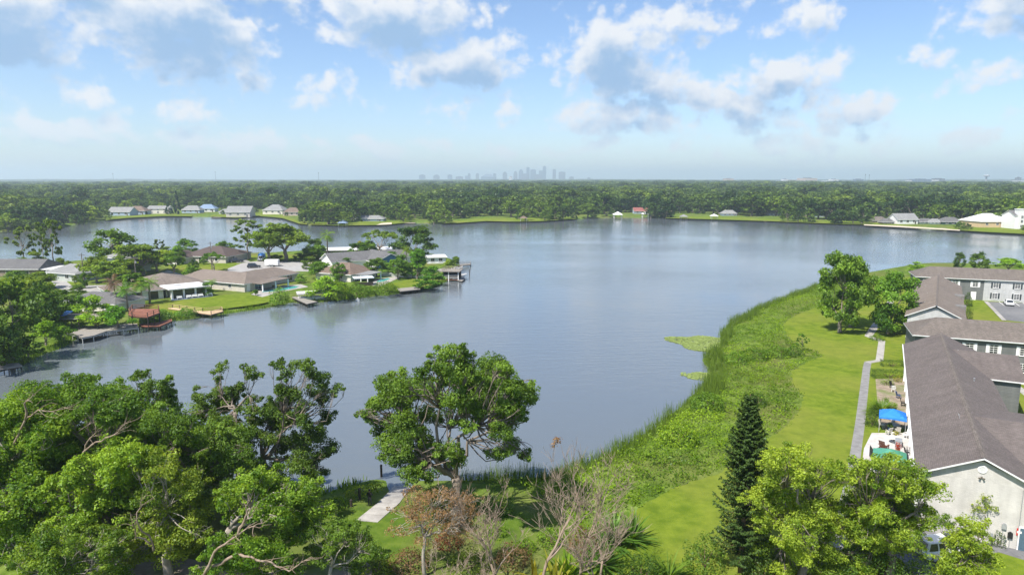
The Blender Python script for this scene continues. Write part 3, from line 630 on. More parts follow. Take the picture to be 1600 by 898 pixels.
# facade looks to the camera, so w grows away from it: u runs to the left
def facing(o_left, direction, length):             # frame whose s=0 is at the right end and whose w runs away from the camera
    d = Vector((direction[0], direction[1])).normalized(); return (o_left[0]+d.x*length, o_left[1]+d.y*length), (-d.x, -d.y)
DSH = (.42, M_white); BSH = (.38, mat('dark_shutter', (.04, .05, .055), rough=.6))
o2, u2 = facing((69.2, 114.4), (.925, -.38), 34)
w2 = [(34-s, z, 1.15, 1.45, DSH, 0) for s in (1.9, 8.0, 11.4, 15.6, 19.8, 25) for z in (2.35, 5.15)]
apartment('grey sided block with white shutters and brown roof just behind the near roof', o2, u2, 34, 10, M_gs, M_shB, (4.2, 4.2), w2)
F3 = Frame((76.9, 131.2), (.53, .848))
def block3():
    r = thing('apartment_block', 'block with tan roof whose white gable faces the lawn trees', 'apartment building', F3.p(0, 5, GZ)); F = F3
    wall_mesh(F, .4, 49, .5, 9.7, .6, 6.65, 2.1).build('wall', M_ws, r, uv=True)
    roof_mesh(F, .4, 49, .5, 9.7, 6.8, 2.25, (0, 0), ov=.5).build('roof', [M_shC, M_fascia], r, uv=True)
    for s in (13, 28): 
        MB().obox(F.p(s, 9.3, 6.9), F.u*1.3, F.e*1.0, UP*.5).build('roof_unit', mat('dull_grey_unit', (.14, .13, .12), (.2, .19, .18), 2, .8), r)
    c = MB(); c.obox(F.p(24.5, 5.1, 9.09), F.u*24.8, F.e*.16, UP*.035); c.build('ridge_cap', M_shB, r, uv=True)
    for k in range(6):
        for z in (2.4, 5.1): window(r, F.p(4+k*8, .5, z), -F.e, 1.6, 1.3, M_white, mun=(2, 2)); window(r, F.p(4+k*8, 9.7, z), F.e, 1.3, 1.3, M_white, mun=(2, 2))
    vents(r, F, [(9, 3, 7.7), (22, 3.4, 7.8), (36, 2.6, 7.5)])
    inv = Matrix.Translation(-r.location)
    for ch in r.children: ch.matrix_parent_inverse = inv
block3()
o4, u4 = facing((110.8, 184.8), (.93, -.365), 52)
w4 = [(52-s, 5.2, 1.2, 1.4, DSH if s < 15 else BSH, 0 if s < 15 else -.12) for s in (2.5, 6.2, 9, 13.6, 18.2, 23, 27.6, 32.5, 37)]+[(52-s, 2.4, 1.2, 1.4, BSH, -.12) for s in (18.2, 23, 32.5, 37)]
apartment('farthest two storey block, half grey half white, beyond the parking lot', o4, u4, 52, 10.5, M_gs, M_shB, (4, 4.2), w4, doors=[(52-13.4, 0, M_white), (52-27.6, -.12, M_black)], split=(8, 52-15.6, M_ws))

# houses of the peninsula: blocks of (s0, s1, w0, w1, eave, rise, axis, hip) in the frame of each house
def house(label, o, u, blocks, mw, mroof, wins=(), doors=(), extra=None, chim=None, group='houses on the peninsula', name='house', garage=None, cat='house'):
    F = Frame(o, u); r = thing(name, label, cat, F.p(0, 0, GZ), group=group)
    for (s0, s1, w0, w1, ev, rise, ax, hip) in blocks:
        wall_mesh(F, s0, s1, w0, w1, .5, GZ+ev-.05, rise-.05 if rise > .3 else 0, ax, (not hip[0], not hip[1])).build('wall', mw, r, uv=True)
        roof_mesh(F, s0, s1, w0, w1, GZ+ev, rise, hip, ov=.6, th=.2, axis=ax).build('roof', [mroof, M_fascia], r, uv=True)
    D = {'w0': (-F.e), 'w1': F.e, 's0': -F.u, 's1': F.u}
    for (side, a, b, z, w, h) in wins:
        p = F.p(a, b, GZ+z); window(r, p, D[side], w, h, M_white, mun=(2, 1) if w > 1.2 else (1, 2))
    for (side, a, b, m) in doors: door(r, F.p(a, b, GZ), D[side], 1.0, 2.1, m)
    for (side, a, b, w) in (garage or ()):
        out = D[side]; t = UP.cross(out); g = MB()
        for k in range(4): g.obox(F.p(a, b, GZ+.28+k*.55)+out*.04, t*w/2, out*.03, UP*.26)
        g.build('garage_door', M_white, r)
    if chim: MB().obox(F.p(*chim), F.u*.45, F.e*.35, UP*1.2).build('chimney', M_brownw, r)
    if extra: extra(F, r)
    inv = Matrix.Translation(-r.location)
    for c in r.children: c.matrix_parent_inverse = inv
    return F, r
def porch(s0, s1, w0, w1, z, tilt, mroof, posts, side='w0'):
    """open porch roof on posts"""
    def f(F, r):
        m = MB(); a, b, c, d = F.p(s0, w0, GZ+z-tilt), F.p(s1, w0, GZ+z-tilt), F.p(s1, w1, GZ+z), F.p(s0, w1, GZ+z); t = UP*.18
        m.add([a, b, c, d, a-t, b-t, c-t, d-t], [(3, 2, 1, 0), (4, 5, 6, 7), (0, 1, 5, 4), (1, 2, 6, 5), (2, 3, 7, 6), (3, 0, 4, 7)]); m.build('porch_roof', mroof, r, uv=True)
        for (s, w) in posts: MB().obox(F.p(s, w, GZ+z/2-.12), F.u*.14, F.e*.14, UP*(z/2-.1-tilt*.4)).build('post', M_white, r)
    return f
# ------------------------------------------------------------------ peninsula houses
def h2x(F, r):
    porch(-4.6, .2, 2.2, 13, 2.75, .35, M_shC, [(-4.3, 2.6), (-4.3, 7.6), (-4.3, 12.6)])(F, r)
house('long beige ranch house with tan roof beside the turquoise pool', (-76.3, 192.4), (-.90, .43),
      [(0, 27, 0, 10.5, 2.65, 2.1, 's', (5, 5)), (2.5, 13, 6, 24, 2.66, 1.9, 'w', (0, 5))], M_beige, M_shC,
      [('w0', 5.8, 0, 1.5, 1.2, 1.1), ('w0', 13, 0, 1.5, 1.2, 1.1), ('w0', 20, 0, 1.5, 1.6, 1.1), ('s0', 2.5, 16, 1.5, 1.5, 1.3), ('s0', 2.5, 20.5, 1.3, 2.2, 1.9), ('s0', 0, 5, 1.15, 2.4, 2.0)], [('s0', 0, 1.4, M_white)], h2x)
def h1x(F, r):
    for s, w in ((.15, .15), (.15, 3.1), (.15, 6.1), (.15, 8.85), (5.5, .15)): MB().obox(F.p(s, w, GZ+1.35), F.u*.22, F.e*.22, UP*1.3).build('column', M_white, r)
    for w0, w1 in ((.4, 2.85), (3.35, 5.85), (6.35, 8.6)): MB().obox(F.p(.35, (w0+w1)/2, GZ+1.3), F.u*.03, F.e*(w1-w0)/2, UP*1.22).build('glass_panel', M_glass, r)
    m = MB(); m.obox(F.p(5.4, 4.5, GZ+2.78), F.u*6.2, F.e*5.2, UP*.14); m.build('flat_roof', M_flatw, r)
    m = MB(); m.obox(F.p(6, 3.2, GZ+2.97), F.u*.5, F.e*1.1, UP*.05); m.build('skylight', M_grey, r)
    for w in (-7.5, -3.5): MB().obox(F.p(3.96, w, GZ+1.15), F.u*.04, F.e*1.2, UP*1.05).build('sliding_door', M_glass, r)
    m = MB(); m.obox(F.p(-.9, 4.8, GZ+.06), F.u*1.0, F.e*5.2, UP*.06); m.build('terrace', mat('blue_grey_slab', (.12, .15, .2), (.18, .21, .27), 2, .8), r)
F1, H1 = house('white waterside house with flat roofed glazed sun room', (-91.0, 180.0), (-.66, .75),
      [(9, 25, -5, 11, 2.9, 2.1, 's', (6, 6)), (4, 20, -13, -1, 2.6, .9, 's', (3, 3)), (2.2, 9, .6, 8.4, 2.55, .1, 's', (1, 1))], M_whitew, M_shC, [('w0', 8, -13, 1.4, 1.4, 1.2)], (), h1x)
house('small grey roofed house half hidden by shrubs at the blue tarp dock', (-95.5, 161.5), (-.97, .24), [(0, 15, 0, 9.5, 2.5, 1.7, 's', (4.5, 4.5))], M_cream, M_shG, [('w0', 3, 0, 1.4, 1.4, 1.1)])
house('long dark grey roofed house with white carport at the left edge', (-156.5, 223.5), (-1, .03), [(0, 26, 0, 12, 2.8, 2.4, 's', (1.2, 0))], M_brownw, M_shG, [('w0', 4, 0, 1.4, 1.8, 1.2), ('w0', 10, 0, 1.4, 1.8, 1.2)],
      (), porch(-5, .3, .5, 10, 2.5, .15, M_flatw, [(-4.7, .8), (-4.7, 9.6), (-2.3, .8)]))
house('sage green house with pale grey roof and raised rear storey', (-136.5, 211.5), (-.93, .37), [(0, 13, 0, 11, 2.8, 2.0, 's', (4, 4)), (0, 14, 11.5, 18, 2.9, 1.6, 's', (3, 3)), (2, 13, 20, 29, 5.4, 1.5, 's', (3.5, 3.5))], M_sage, M_shL,
      [('s0', 0, 4, 1.4, 1.5, 1.2), ('w0', 4, 0, 1.5, 1.6, 1.2), ('s0', 2, 24, 4.2, 3, .9), ('w0', 6, 20, 4.3, 4, .9)])
house('dark brown hip roofed house behind the front lawn', (-109.5, 259.5), (-.98, .2), [(0, 19, 0, 17, 2.7, 3.0, 's', (8, 8)), (14, 23, -7, 3, 2.6, 1.9, 'w', (4, 0))], M_beige, M_shD, [('w0', 4, 0, 1.4, 1.2, 1.3), ('w0', 8, 0, 1.4, 1.2, 1.3), ('s0', 0, 5, 1.4, 1.4, 1.2)], [('w0', 11, 0, M_dark)], garage=[('w0', 18, -7, 4.6)])
house('low house with a long white flat roof near the palm', (-77.5, 280), (-.15, .99), [(0, 11, 0, 27, 2.9, .22, 's', (1, 1))], M_brownw, M_flatw, [('w0', 5, 0, 1.5, 1.6, 1.2), ('s0', 0, 5, 1.4, 2, 1.2), ('s0', 0, 12, 1.4, 2, 1.2)])
def h8x(F, r):
    m = MB(); m.add([F.p(-.06, .1, GZ+2.7), F.p(-.06, 10.9, GZ+2.7), F.p(-.06, 5.5, GZ+5.1)], [(0, 1, 2)]); m.add([F.p(-.06, .1, GZ+.1), F.p(-.06, 10.9, GZ+.1), F.p(-.06, 10.9, GZ+2.7), F.p(-.06, .1, GZ+2.7)], [(0, 1, 2, 3)]); m.build('gable_cladding', M_bluewall, r)
house('grey roofed house with a blue gable above the fenced pool', (-48.5, 242.5), (-.55, .83), [(0, 17, 0, 11, 2.7, 2.7, 's', (0, 0)), (9, 21, -13, 3, 2.72, 2.5, 'w', (0, 0)), (12, 22, 9, 20, 2.6, 2.2, 'w', (0, 3))], M_whitew, M_shG, [('s0', 0, 8, 1.4, 1.8, 1.2)], (), h8x)
def h9x(F, r):
    porch(-5.5, .6, 1.5, 9, 2.55, .2, M_shL, [(-5.2, 1.8), (-5.2, 8.6), (-2.6, 1.8)])(F, r)
house('red brown roofed house with a pale patio cover', (-50.5, 211.5), (-.90, .43), [(0, 14, 0, 13, 2.6, 2.6, 's', (6, 6))], M_cream, M_shT, [('w0', 4, 0, 1.4, 1.6, 1.1), ('s0', 0, 4, 1.1, 2.2, 1.9)], (), h9x)
p = at(247, 414); house('dark green house in the shade of the street trees', (p.x, p.y), (-1, .1), [(0, 15, 0, 10, 2.6, 1.8, 's', (4, 4))], M_darkg, M_shT, [('w0', 3, 0, 1.4, 1.6, 1.2)], [('w0', 6, 0, M_white)])
p = at(668, 412); house('small white flat roofed cottage at the tip of the peninsula', (p.x, p.y), (-.2, .98), [(0, 9, 0, 7, 2.5, .12, 's', (1, 1))], M_whitew, M_flatw, [('s0', 0, 2, 1.4, 1.4, 1.2), ('s0', 0, 5, 1.4, 1.4, 1.2)])

# ------------------------------------------------------------------ docks, decks, boats
def dock(label, pts, z, m, rail=None, posts=1.8, name='dock', group='docks along the peninsula', thick=.16, mp=None, roof=None, skip=(), boards=None):
    """pts: plan corners in order; deck of joined boards, a post under each corner and along the edges"""
    pts = [Vector((p[0], p[1], 0)) for p in pts]; cx = sum(pts, Vector())/len(pts)
    r = thing(name, label, 'dock', (cx.x, cx.y, 0), group=group); P_ = [p-cx for p in pts]
    poly = [(p.x, p.y) for p in P_]
    if sum(poly[i][0]*poly[(i+1) % len(poly)][1]-poly[(i+1) % len(poly)][0]*poly[i][1] for i in range(len(poly))) < 0: poly = poly[::-1]; P_ = P_[::-1]
    MB().prism(poly, z-thick, z).build('deck', m, r)
    fr = MB()
    for i in range(len(P_)): 
        a, b = P_[i], P_[(i+1) % len(P_)]; t = (b-a).normalized(); n = Vector((-t.y, t.x, 0))
        fr.obox((a+b)/2+UP*(z-thick-.1)+n*.12, t*((b-a).length/2-.2), n*.05, UP*.1)
    fr.build('joist', mp or M_dark, r)
    for i in range(len(P_)):
        a, b = P_[i], P_[(i+1) % len(P_)]; t = (b-a).normalized(); n = Vector((-t.y, t.x, 0)); k = max(1, int((b-a).length/posts))
        for j in range(k): 
            q = a.lerp(b, j/k)+n*.13+t*.13
            top = z+(rail if rail and i not in skip else -.02)
            MB().tube([q+UP*-1.2, q+UP*top], .085, 6).build('post', mp or M_dark, r)
        if rail and i not in skip:
            rl = MB()
            for h in (rail, rail*.5): rl.obox((a+b)/2+UP*(z+h-.03)+n*.13, t*((b-a).length/2-.1), n*.05, UP*.04)
            rl.build('rail', m, r)
    return r
def pl(*pts, z=0.0): return [at(x, y, z) for x, y in pts]
dock('weathered dock running out from the left edge', pl((-60, 577), (28, 566), (35, 571), (-60, 587), z=1.15), 1.15, M_woodg)
dock('weathered L shaped dock beside the blue tarp shelter', pl((104, 519), (128, 509), (160, 508), (214, 505), (217, 511), (166, 517), (146, 524), (128, 527), z=1.3), 1.3, M_woodg, None, 2.4, mp=mat('pale_piling', (.45, .44, .42), (.6, .58, .55), 2, .8))
dock('high red stained deck on tall dark posts', pl((200, 490), (206, 482), (249, 482), (250, 488), (231, 495), (205, 494), z=3.4), 3.4, M_woodr, .95, 2.2, name='raised_deck')
dock('lower landing below the high red deck', pl((216, 506), (248, 503), (268, 498), (269, 501), (250, 509), (222, 510), z=1.2), 1.2, M_woodr, None, 2.0)
dock('tan wooden pier with rails from the sunny lawn', pl((262, 481.5), (270, 480), (318, 486), (346, 483.5), (349.5, 486), (330, 491), (300, 487), z=1.3), 1.3, M_woodt, .8, 2.4, skip=(0, 6))
dock('narrow pale dock leading to the pontoon boat', pl((456, 464), (462, 463), (496, 471), (480, 474.5), z=1.15), 1.15, M_woodg)
dock('short dock with white bench posts below the fenced lawn', pl((620, 450.5), (652, 447.5), (657, 451.5), (625, 455), z=1.15), 1.15, M_woodg, .0, 2.0)
dock('far pier beyond the boathouse', pl((716, 412.5), (735, 411.2), (736, 413.2), (717, 414.5), z=.9), .9, M_woodg, .8, 3.0)
dock('floating dock beside the boathouse', pl((712, 437), (724, 432), (727, 435), (722, 439), z=.5), .5, M_woodg)
def shelter():
    a = at(124, 514, 1.3); r = thing('dock_shelter', 'open shelter with grey roof and a blue tarp at one end', 'shelter', a)
    for x, y in ((-4.2, 0), (-4.2, 3.4), (3.9, 0), (3.9, 3.4), (0, 0)): MB().box(x-.07, x+.07, y-.07, y+.07, 0, 2.3).build('post', M_dark, r)
    m = MB(); m.add([(-4.6, -.4, 2.3), (4.4, -.4, 2.25), (4.4, 3.9, 2.6), (-4.6, 3.9, 2.65), (-4.6, -.4, 2.2), (4.4, -.4, 2.15), (4.4, 3.9, 2.5), (-4.6, 3.9, 2.55)], [(0, 1, 2, 3), (7, 6, 5, 4), (0, 4, 5, 1), (1, 5, 6, 2), (2, 6, 7, 3), (3, 7, 4, 0)]); m.build('roof', M_woodg, r)
    t = MB(); n = 8
    vs = [(-5.2+3.4*i/n, -.7+4*j/n, 2.75+.55*(i/n)+.10*math.sin(i*1.7+j)+.35*(j/n)) for j in range(n+1) for i in range(n+1)]
    t.add(vs, [(j*(n+1)+i, j*(n+1)+i+1, (j+1)*(n+1)+i+1, (j+1)*(n+1)+i) for j in range(n) for i in range(n)])
    o = t.build('tarp', mat('blue_tarp', (.06, .22, .62), (.10, .30, .72), 2, .5), r, True); s = o.modifiers.new('thickness', 'SOLIDIFY'); s.thickness = .03
    r.rotation_euler.z = .12
shelter()
def stairs():
    a = at(212, 500, .9); b = at(222, 488, 3.4); r = thing('deck_stairs', 'red stained stairs from the high deck to the landing', 'stairs', (a.x, a.y, .9)); d = Vector((3.4, -1.2, 0))
    m = MB()
    for s in (0, .9): m.tube([Vector((-.5, s, 2.5)), Vector((3.2, s-.3, 0))], .09, 4)
    m.build('stringer', M_woodr, r)
    for k in range(10): MB().box(-.4+k*.36, -.1+k*.36, -.1-.03*k, 1.0-.03*k, 2.35-k*.24, 2.4-k*.24).build('tread', M_woodr, r)
stairs()
def pontoon():
    a = at(487, 470, .0); r = thing('pontoon_boat', 'pontoon boat under a pale grey canopy at the narrow dock', 'boat', (a.x, a.y, 0), .35)
    for y in (-1.1, 1.1): MB().tube([(-3.9, y, .25), (-3.4, y, .2), (3.6, y, .2), (4.1, y, .4)], [.1, .36, .36, .08], 10).build('pontoon', M_grey, r, True)
    MB().box(-3.7, 3.7, -1.35, 1.35, .52, .62).build('deck', M_woodg, r)
    m = MB()
    for y in (-1.32, 1.32): m.box(-3.5, 3.3, y-.03, y+.03, .62, 1.25)
    m.box(-3.5, -3.44, -1.3, 1.3, .62, 1.25); m.build('fence_panel', M_white, r)
    for (x, y) in ((-2.4, .8), (-2.4, -.8), (1.6, .8)): MB().box(x-.9, x+.9, y-.35, y+.35, .62, 1.05).build('seat', M_white, r, bevel=.06)
    MB().box(.1, .8, -1.1, -.4, .62, 1.4).build('console', M_white, r, bevel=.05)
    for x in (-3.2, 0, 3.0):
        for y in (-1.5, 1.5): MB().tube([(x, y, -.8), (x, y, 2.5)], .06, 6).build('canopy_post', M_grey, r)
    n = 8; c = MB(); vs = [(-3.9+7.8*i/n, -1.9+3.8*j/6, 2.5+.3*math.sin(math.pi*j/6)) for j in range(7) for i in range(n+1)]+[(-3.9+7.8*i/n, y, 2.15) for y in (-1.92, 1.92) for i in range(n+1)]
    k = n+1; fs = [(j*k+i, j*k+i+1, (j+1)*k+i+1, (j+1)*k+i) for j in range(6) for i in range(n)]+[(7*k+i, 7*k+i+1, i+1, i) for i in range(n)]+[(6*k+i, 6*k+i+1, 8*k+i+1, 8*k+i) for i in range(n)]
    c.add(vs, fs); o = c.build('canopy', mat('canopy_fabric', (.46, .45, .43), (.56, .55, .53), 2, .8), r); s = o.modifiers.new('thickness', 'SOLIDIFY'); s.thickness = .04
pontoon()
def boathouse():
    a = at(703, 438, 0); r = thing('boathouse', 'timber boathouse with a railed roof deck at the tip of the peninsula', 'boathouse', (a.x, a.y, 0), -.1)
    for x in (-2.8, 0, 3.2):
        for y in (-2.2, 2.6): MB().box(x-.12, x+.12, y-.12, y+.12, -1.5, 3.2).build('post', M_white if y < 0 else M_dark, r)
    MB().box(-4.6, 3.9, -2.9, 3.2, 3.2, 3.42).build('roof_deck', M_woodg, r); MB().box(-2.7, 3.1, -2.2, -1.6, .45, .6).build('walkway', M_woodr, r)
    m = MB()
    for x0, x1, y0, y1 in ((-2.2, 3.8, -2.2, -2.14), (-2.2, 3.8, 3.0, 3.06), (3.74, 3.8, -2.1, 3.0), (-2.2, -2.14, -2.1, 3.0)):
        for h in (4.3, 3.95, 3.65): m.box(x0, x1, y0, y1, h, h+.07)
    m.build('rail', M_wood, r)
    for k in range(5): MB().box(-2.2+k*1.47, -2.1+k*1.47, -2.3, -2.2, 3.42, 4.4).build('baluster', M_wood, r)
    MB().box(-2.6, 3.1, 2.4, 2.5, .3, 3.2).build('back_wall', M_dark, r)
    for k in range(3): MB().box(-2.7, 3.1, -2.25, -2.15, 1.1+k*.5, 1.18+k*.5).build('rail', M_white, r)
    return r
boathouse()
def motorboat(label, loc, rz, L=6, lift=0.2, group='small boats moored by the boathouse', white=True):
    r = thing('motorboat', label, 'boat', (loc[0], loc[1], lift), rz, group)
    st = [(-.5, .95, .1, .75), (-.2, 1.0, .0, .8), (.15, .95, .0, .85), (.35, .65, .1, .95), (.5, .05, .5, 1.05)]
    vs = []; 
    for (x, w, zb, zt) in st: vs += [(x*L, -w, zt), (x*L, -w*.75, (zb+zt)*.35), (x*L, 0, zb), (x*L, w*.75, (zb+zt)*.35), (x*L, w, zt), (x*L, w*.72, zt-.05), (x*L, -w*.72, zt-.05)]
    m = MB(); m.add(vs, [(i*7+j, i*7+(j+1) % 7, (i+1)*7+(j+1) % 7, (i+1)*7+j) for i in range(4) for j in range(7) if j != 5]+[(0, 1, 2, 3, 4, 5, 6)]); m.build('hull', M_white, r, True)
    MB().add([(-.48*L, -.7, .45), (.34*L, -.45, .45), (.34*L, .45, .45), (-.48*L, .7, .45)], [(0, 1, 2, 3)]).build('cockpit_floor', M_grey, r)
    for y in (-.35, .35): MB().box(-.15*L, -.05*L, y-.25, y+.25, .45, 1.0).build('seat', M_grey, r, bevel=.05)
    MB().add([(.06*L, -.75, .85), (.06*L, .75, .85), (.0, .65, 1.35), (.0, -.65, 1.35)], [(0, 1, 2, 3)]).build('windscreen', M_glass, r)
    e = MB(); e.box(-.56*L, -.5*L, -.2, .2, .7, 1.2); e.box(-.55*L, -.52*L, -.06, .06, -.2, .7); e.build('outboard_motor', M_black, r, bevel=.04); return r
p = at(716, 435, 0); motorboat('white motorboat with windscreen beside the boathouse', (p.x+.3, p.y+1.8), .6, 5.5)
p = at(715, 428, 0); motorboat('grey and white motorboat raised on a lift behind the boathouse', (p.x, p.y+2), .9, 5.0, 1.3)
def piling(label, px, py, h, m=M_dark, z=0.0):
    a = at(px, py, z); r = MB().lathe([(.13, -1.5), (.13, h-.15), (.16, h-.12), (.11, h)], (0, 0, 0), 8).build('mooring_post', m); r.location = a; tag(r, label, 'post')
piling('lone dark mooring post standing in the lake off the boathouse', 733.5, 431, 2.1)
piling('thick dark post at the water edge beside the boat ramp', 596, 744, 1.4)
piling('tall wooden post on the grass left of the boat ramp', 562, 780, 1.2, z=GZ)
piling('short dark post in the grass, nearest the left oaks', 549, 791, .75, z=GZ)
def buoy():
    a = at(559, 470, 0); o = MB().lathe([(.02, -.5), (.35, -.45), (.62, -.1), (.66, .15), (.5, .5), (.2, .68), (.12, .9), (.02, .92)], (0, 0, 0), 14).build('buoy', M_white, None, True); o.location = a; tag(o, 'round white buoy floating off the reeds', 'buoy')
buoy()
def floating_log():
    a = at(18, 556, .1); o = MB().tube([(-.9, -.35, .0), (0, 0, .12), (.9, .4, .05)], [.16, .2, .12], 8).build('floating_log', M_woodt); o.location = a; tag(o, 'pale tan log lying in the dark shallows at the left', 'log')
floating_log()
# picket fence
def picket_fence():
    a, b = at(597, 431), at(662, 435); r = thing('picket_fence', 'pale picket fence across the small waterside lawn', 'fence', a); d = b-a; L_ = d.length; t = d/L_; n = Vector((-t.y, t.x, 0))
    me = MB().add([(-.06, 0, 0), (.06, 0, 0), (.06, .03, 0), (-.06, .03, 0), (-.06, 0, 1.15), (.06, 0, 1.15), (.06, .03, 1.15), (-.06, .03, 1.15), (0, 0, 1.28), (0, .03, 1.28)], [(0, 1, 5, 8, 4), (3, 7, 9, 6, 2), (1, 2, 6, 5), (0, 4, 7, 3), (4, 8, 9, 7), (5, 6, 9, 8), (0, 3, 2, 1)]).mesh('picket', M_white)
    for k in range(int(L_/.22)):
        o = link(bpy.data.objects.new('picket', me), r); o.location = t*(k*.22); o.rotation_euler.z = math.atan2(t.y, t.x)
    m = MB(); 
    for h in (.3, .95): m.obox(d/2+UP*h+n*.06, t*L_/2, n*.025, UP*.05)
    m.build('rail', M_white, r)
picket_fence()
def spa_cover():
    a = at(568, 445); r = thing('patio_gazebo', 'small white flat topped gazebo beside the patio', 'gazebo', a, .35)
    for x in (-2.6, 2.6):
        for y in (-1.8, 1.8): MB().box(x-.07, x+.07, y-.07, y+.07, 0, 2.2).build('post', M_dark, r)
    MB().box(-3.0, 3.0, -2.2, 2.2, 2.2, 2.45).build('roof', mat('pale_blue_roof', (.5, .56, .6), (.6, .65, .68), 2, .6), r, bevel=.05)
    for y in (-1.9,): MB().box(-2.5, 2.5, y, y+.05, 0, 1.1).build('screen', M_dark, r)
spa_cover()
# utility poles with cross-arms and their wires
poles = []
def pole(label, px, py, h, arm=True):
    a = at(px, py); r = thing('utility_pole', label, 'utility pole', a, group='utility poles on the peninsula')
    MB().tube([(0, 0, -.3), (0, 0, h)], [.17, .11], 8).build('pole', M_pole, r)
    if arm:
        MB().box(-1.1, 1.1, -.06, .06, h-.7, h-.55).build('crossarm', M_pole, r)
        for x in (-.95, 0, .95): MB().lathe([(.04, 0), (.07, .05), (.05, .15), (.02, .2)], (x, 0, h-.55 if x else h)).build('insulator', M_grey, r)
        MB().lathe([(.2, 0), (.22, .1), (.22, .65), (.12, .7)], (.32, 0, h-2.2)).build('transformer', M_grey, r)
    poles.append(a+UP*h); return r
pole('tall wooden utility pole before the sage green house', 132, 447, 10)
pole('wooden utility pole among the street trees', 213, 440, 8)
pole('utility pole rising before the dark brown roof', 331.5, 424, 10.4)
pole('slim utility pole right of the large oaks', 480.5, 404, 5.5, False)
pole('utility pole beside the palm and the white flat roof', 513, 404, 8, False)
def wires():
    for k, (i, j) in enumerate(((0, 1), (1, 2), (2, 3))):
        a, b = poles[i], poles[j]; m = MB(); m.tube([a.lerp(b, t/10)-UP*(.8*4*(t/10)*(1-t/10)+.3) for t in range(11)], .018, 4)
        tag(m.build('overhead_wire', M_black), ['thin overhead wire between the two left utility poles', 'thin overhead wire over the front lawn', 'thin overhead wire towards the large oaks'][k], 'wire')
wires()

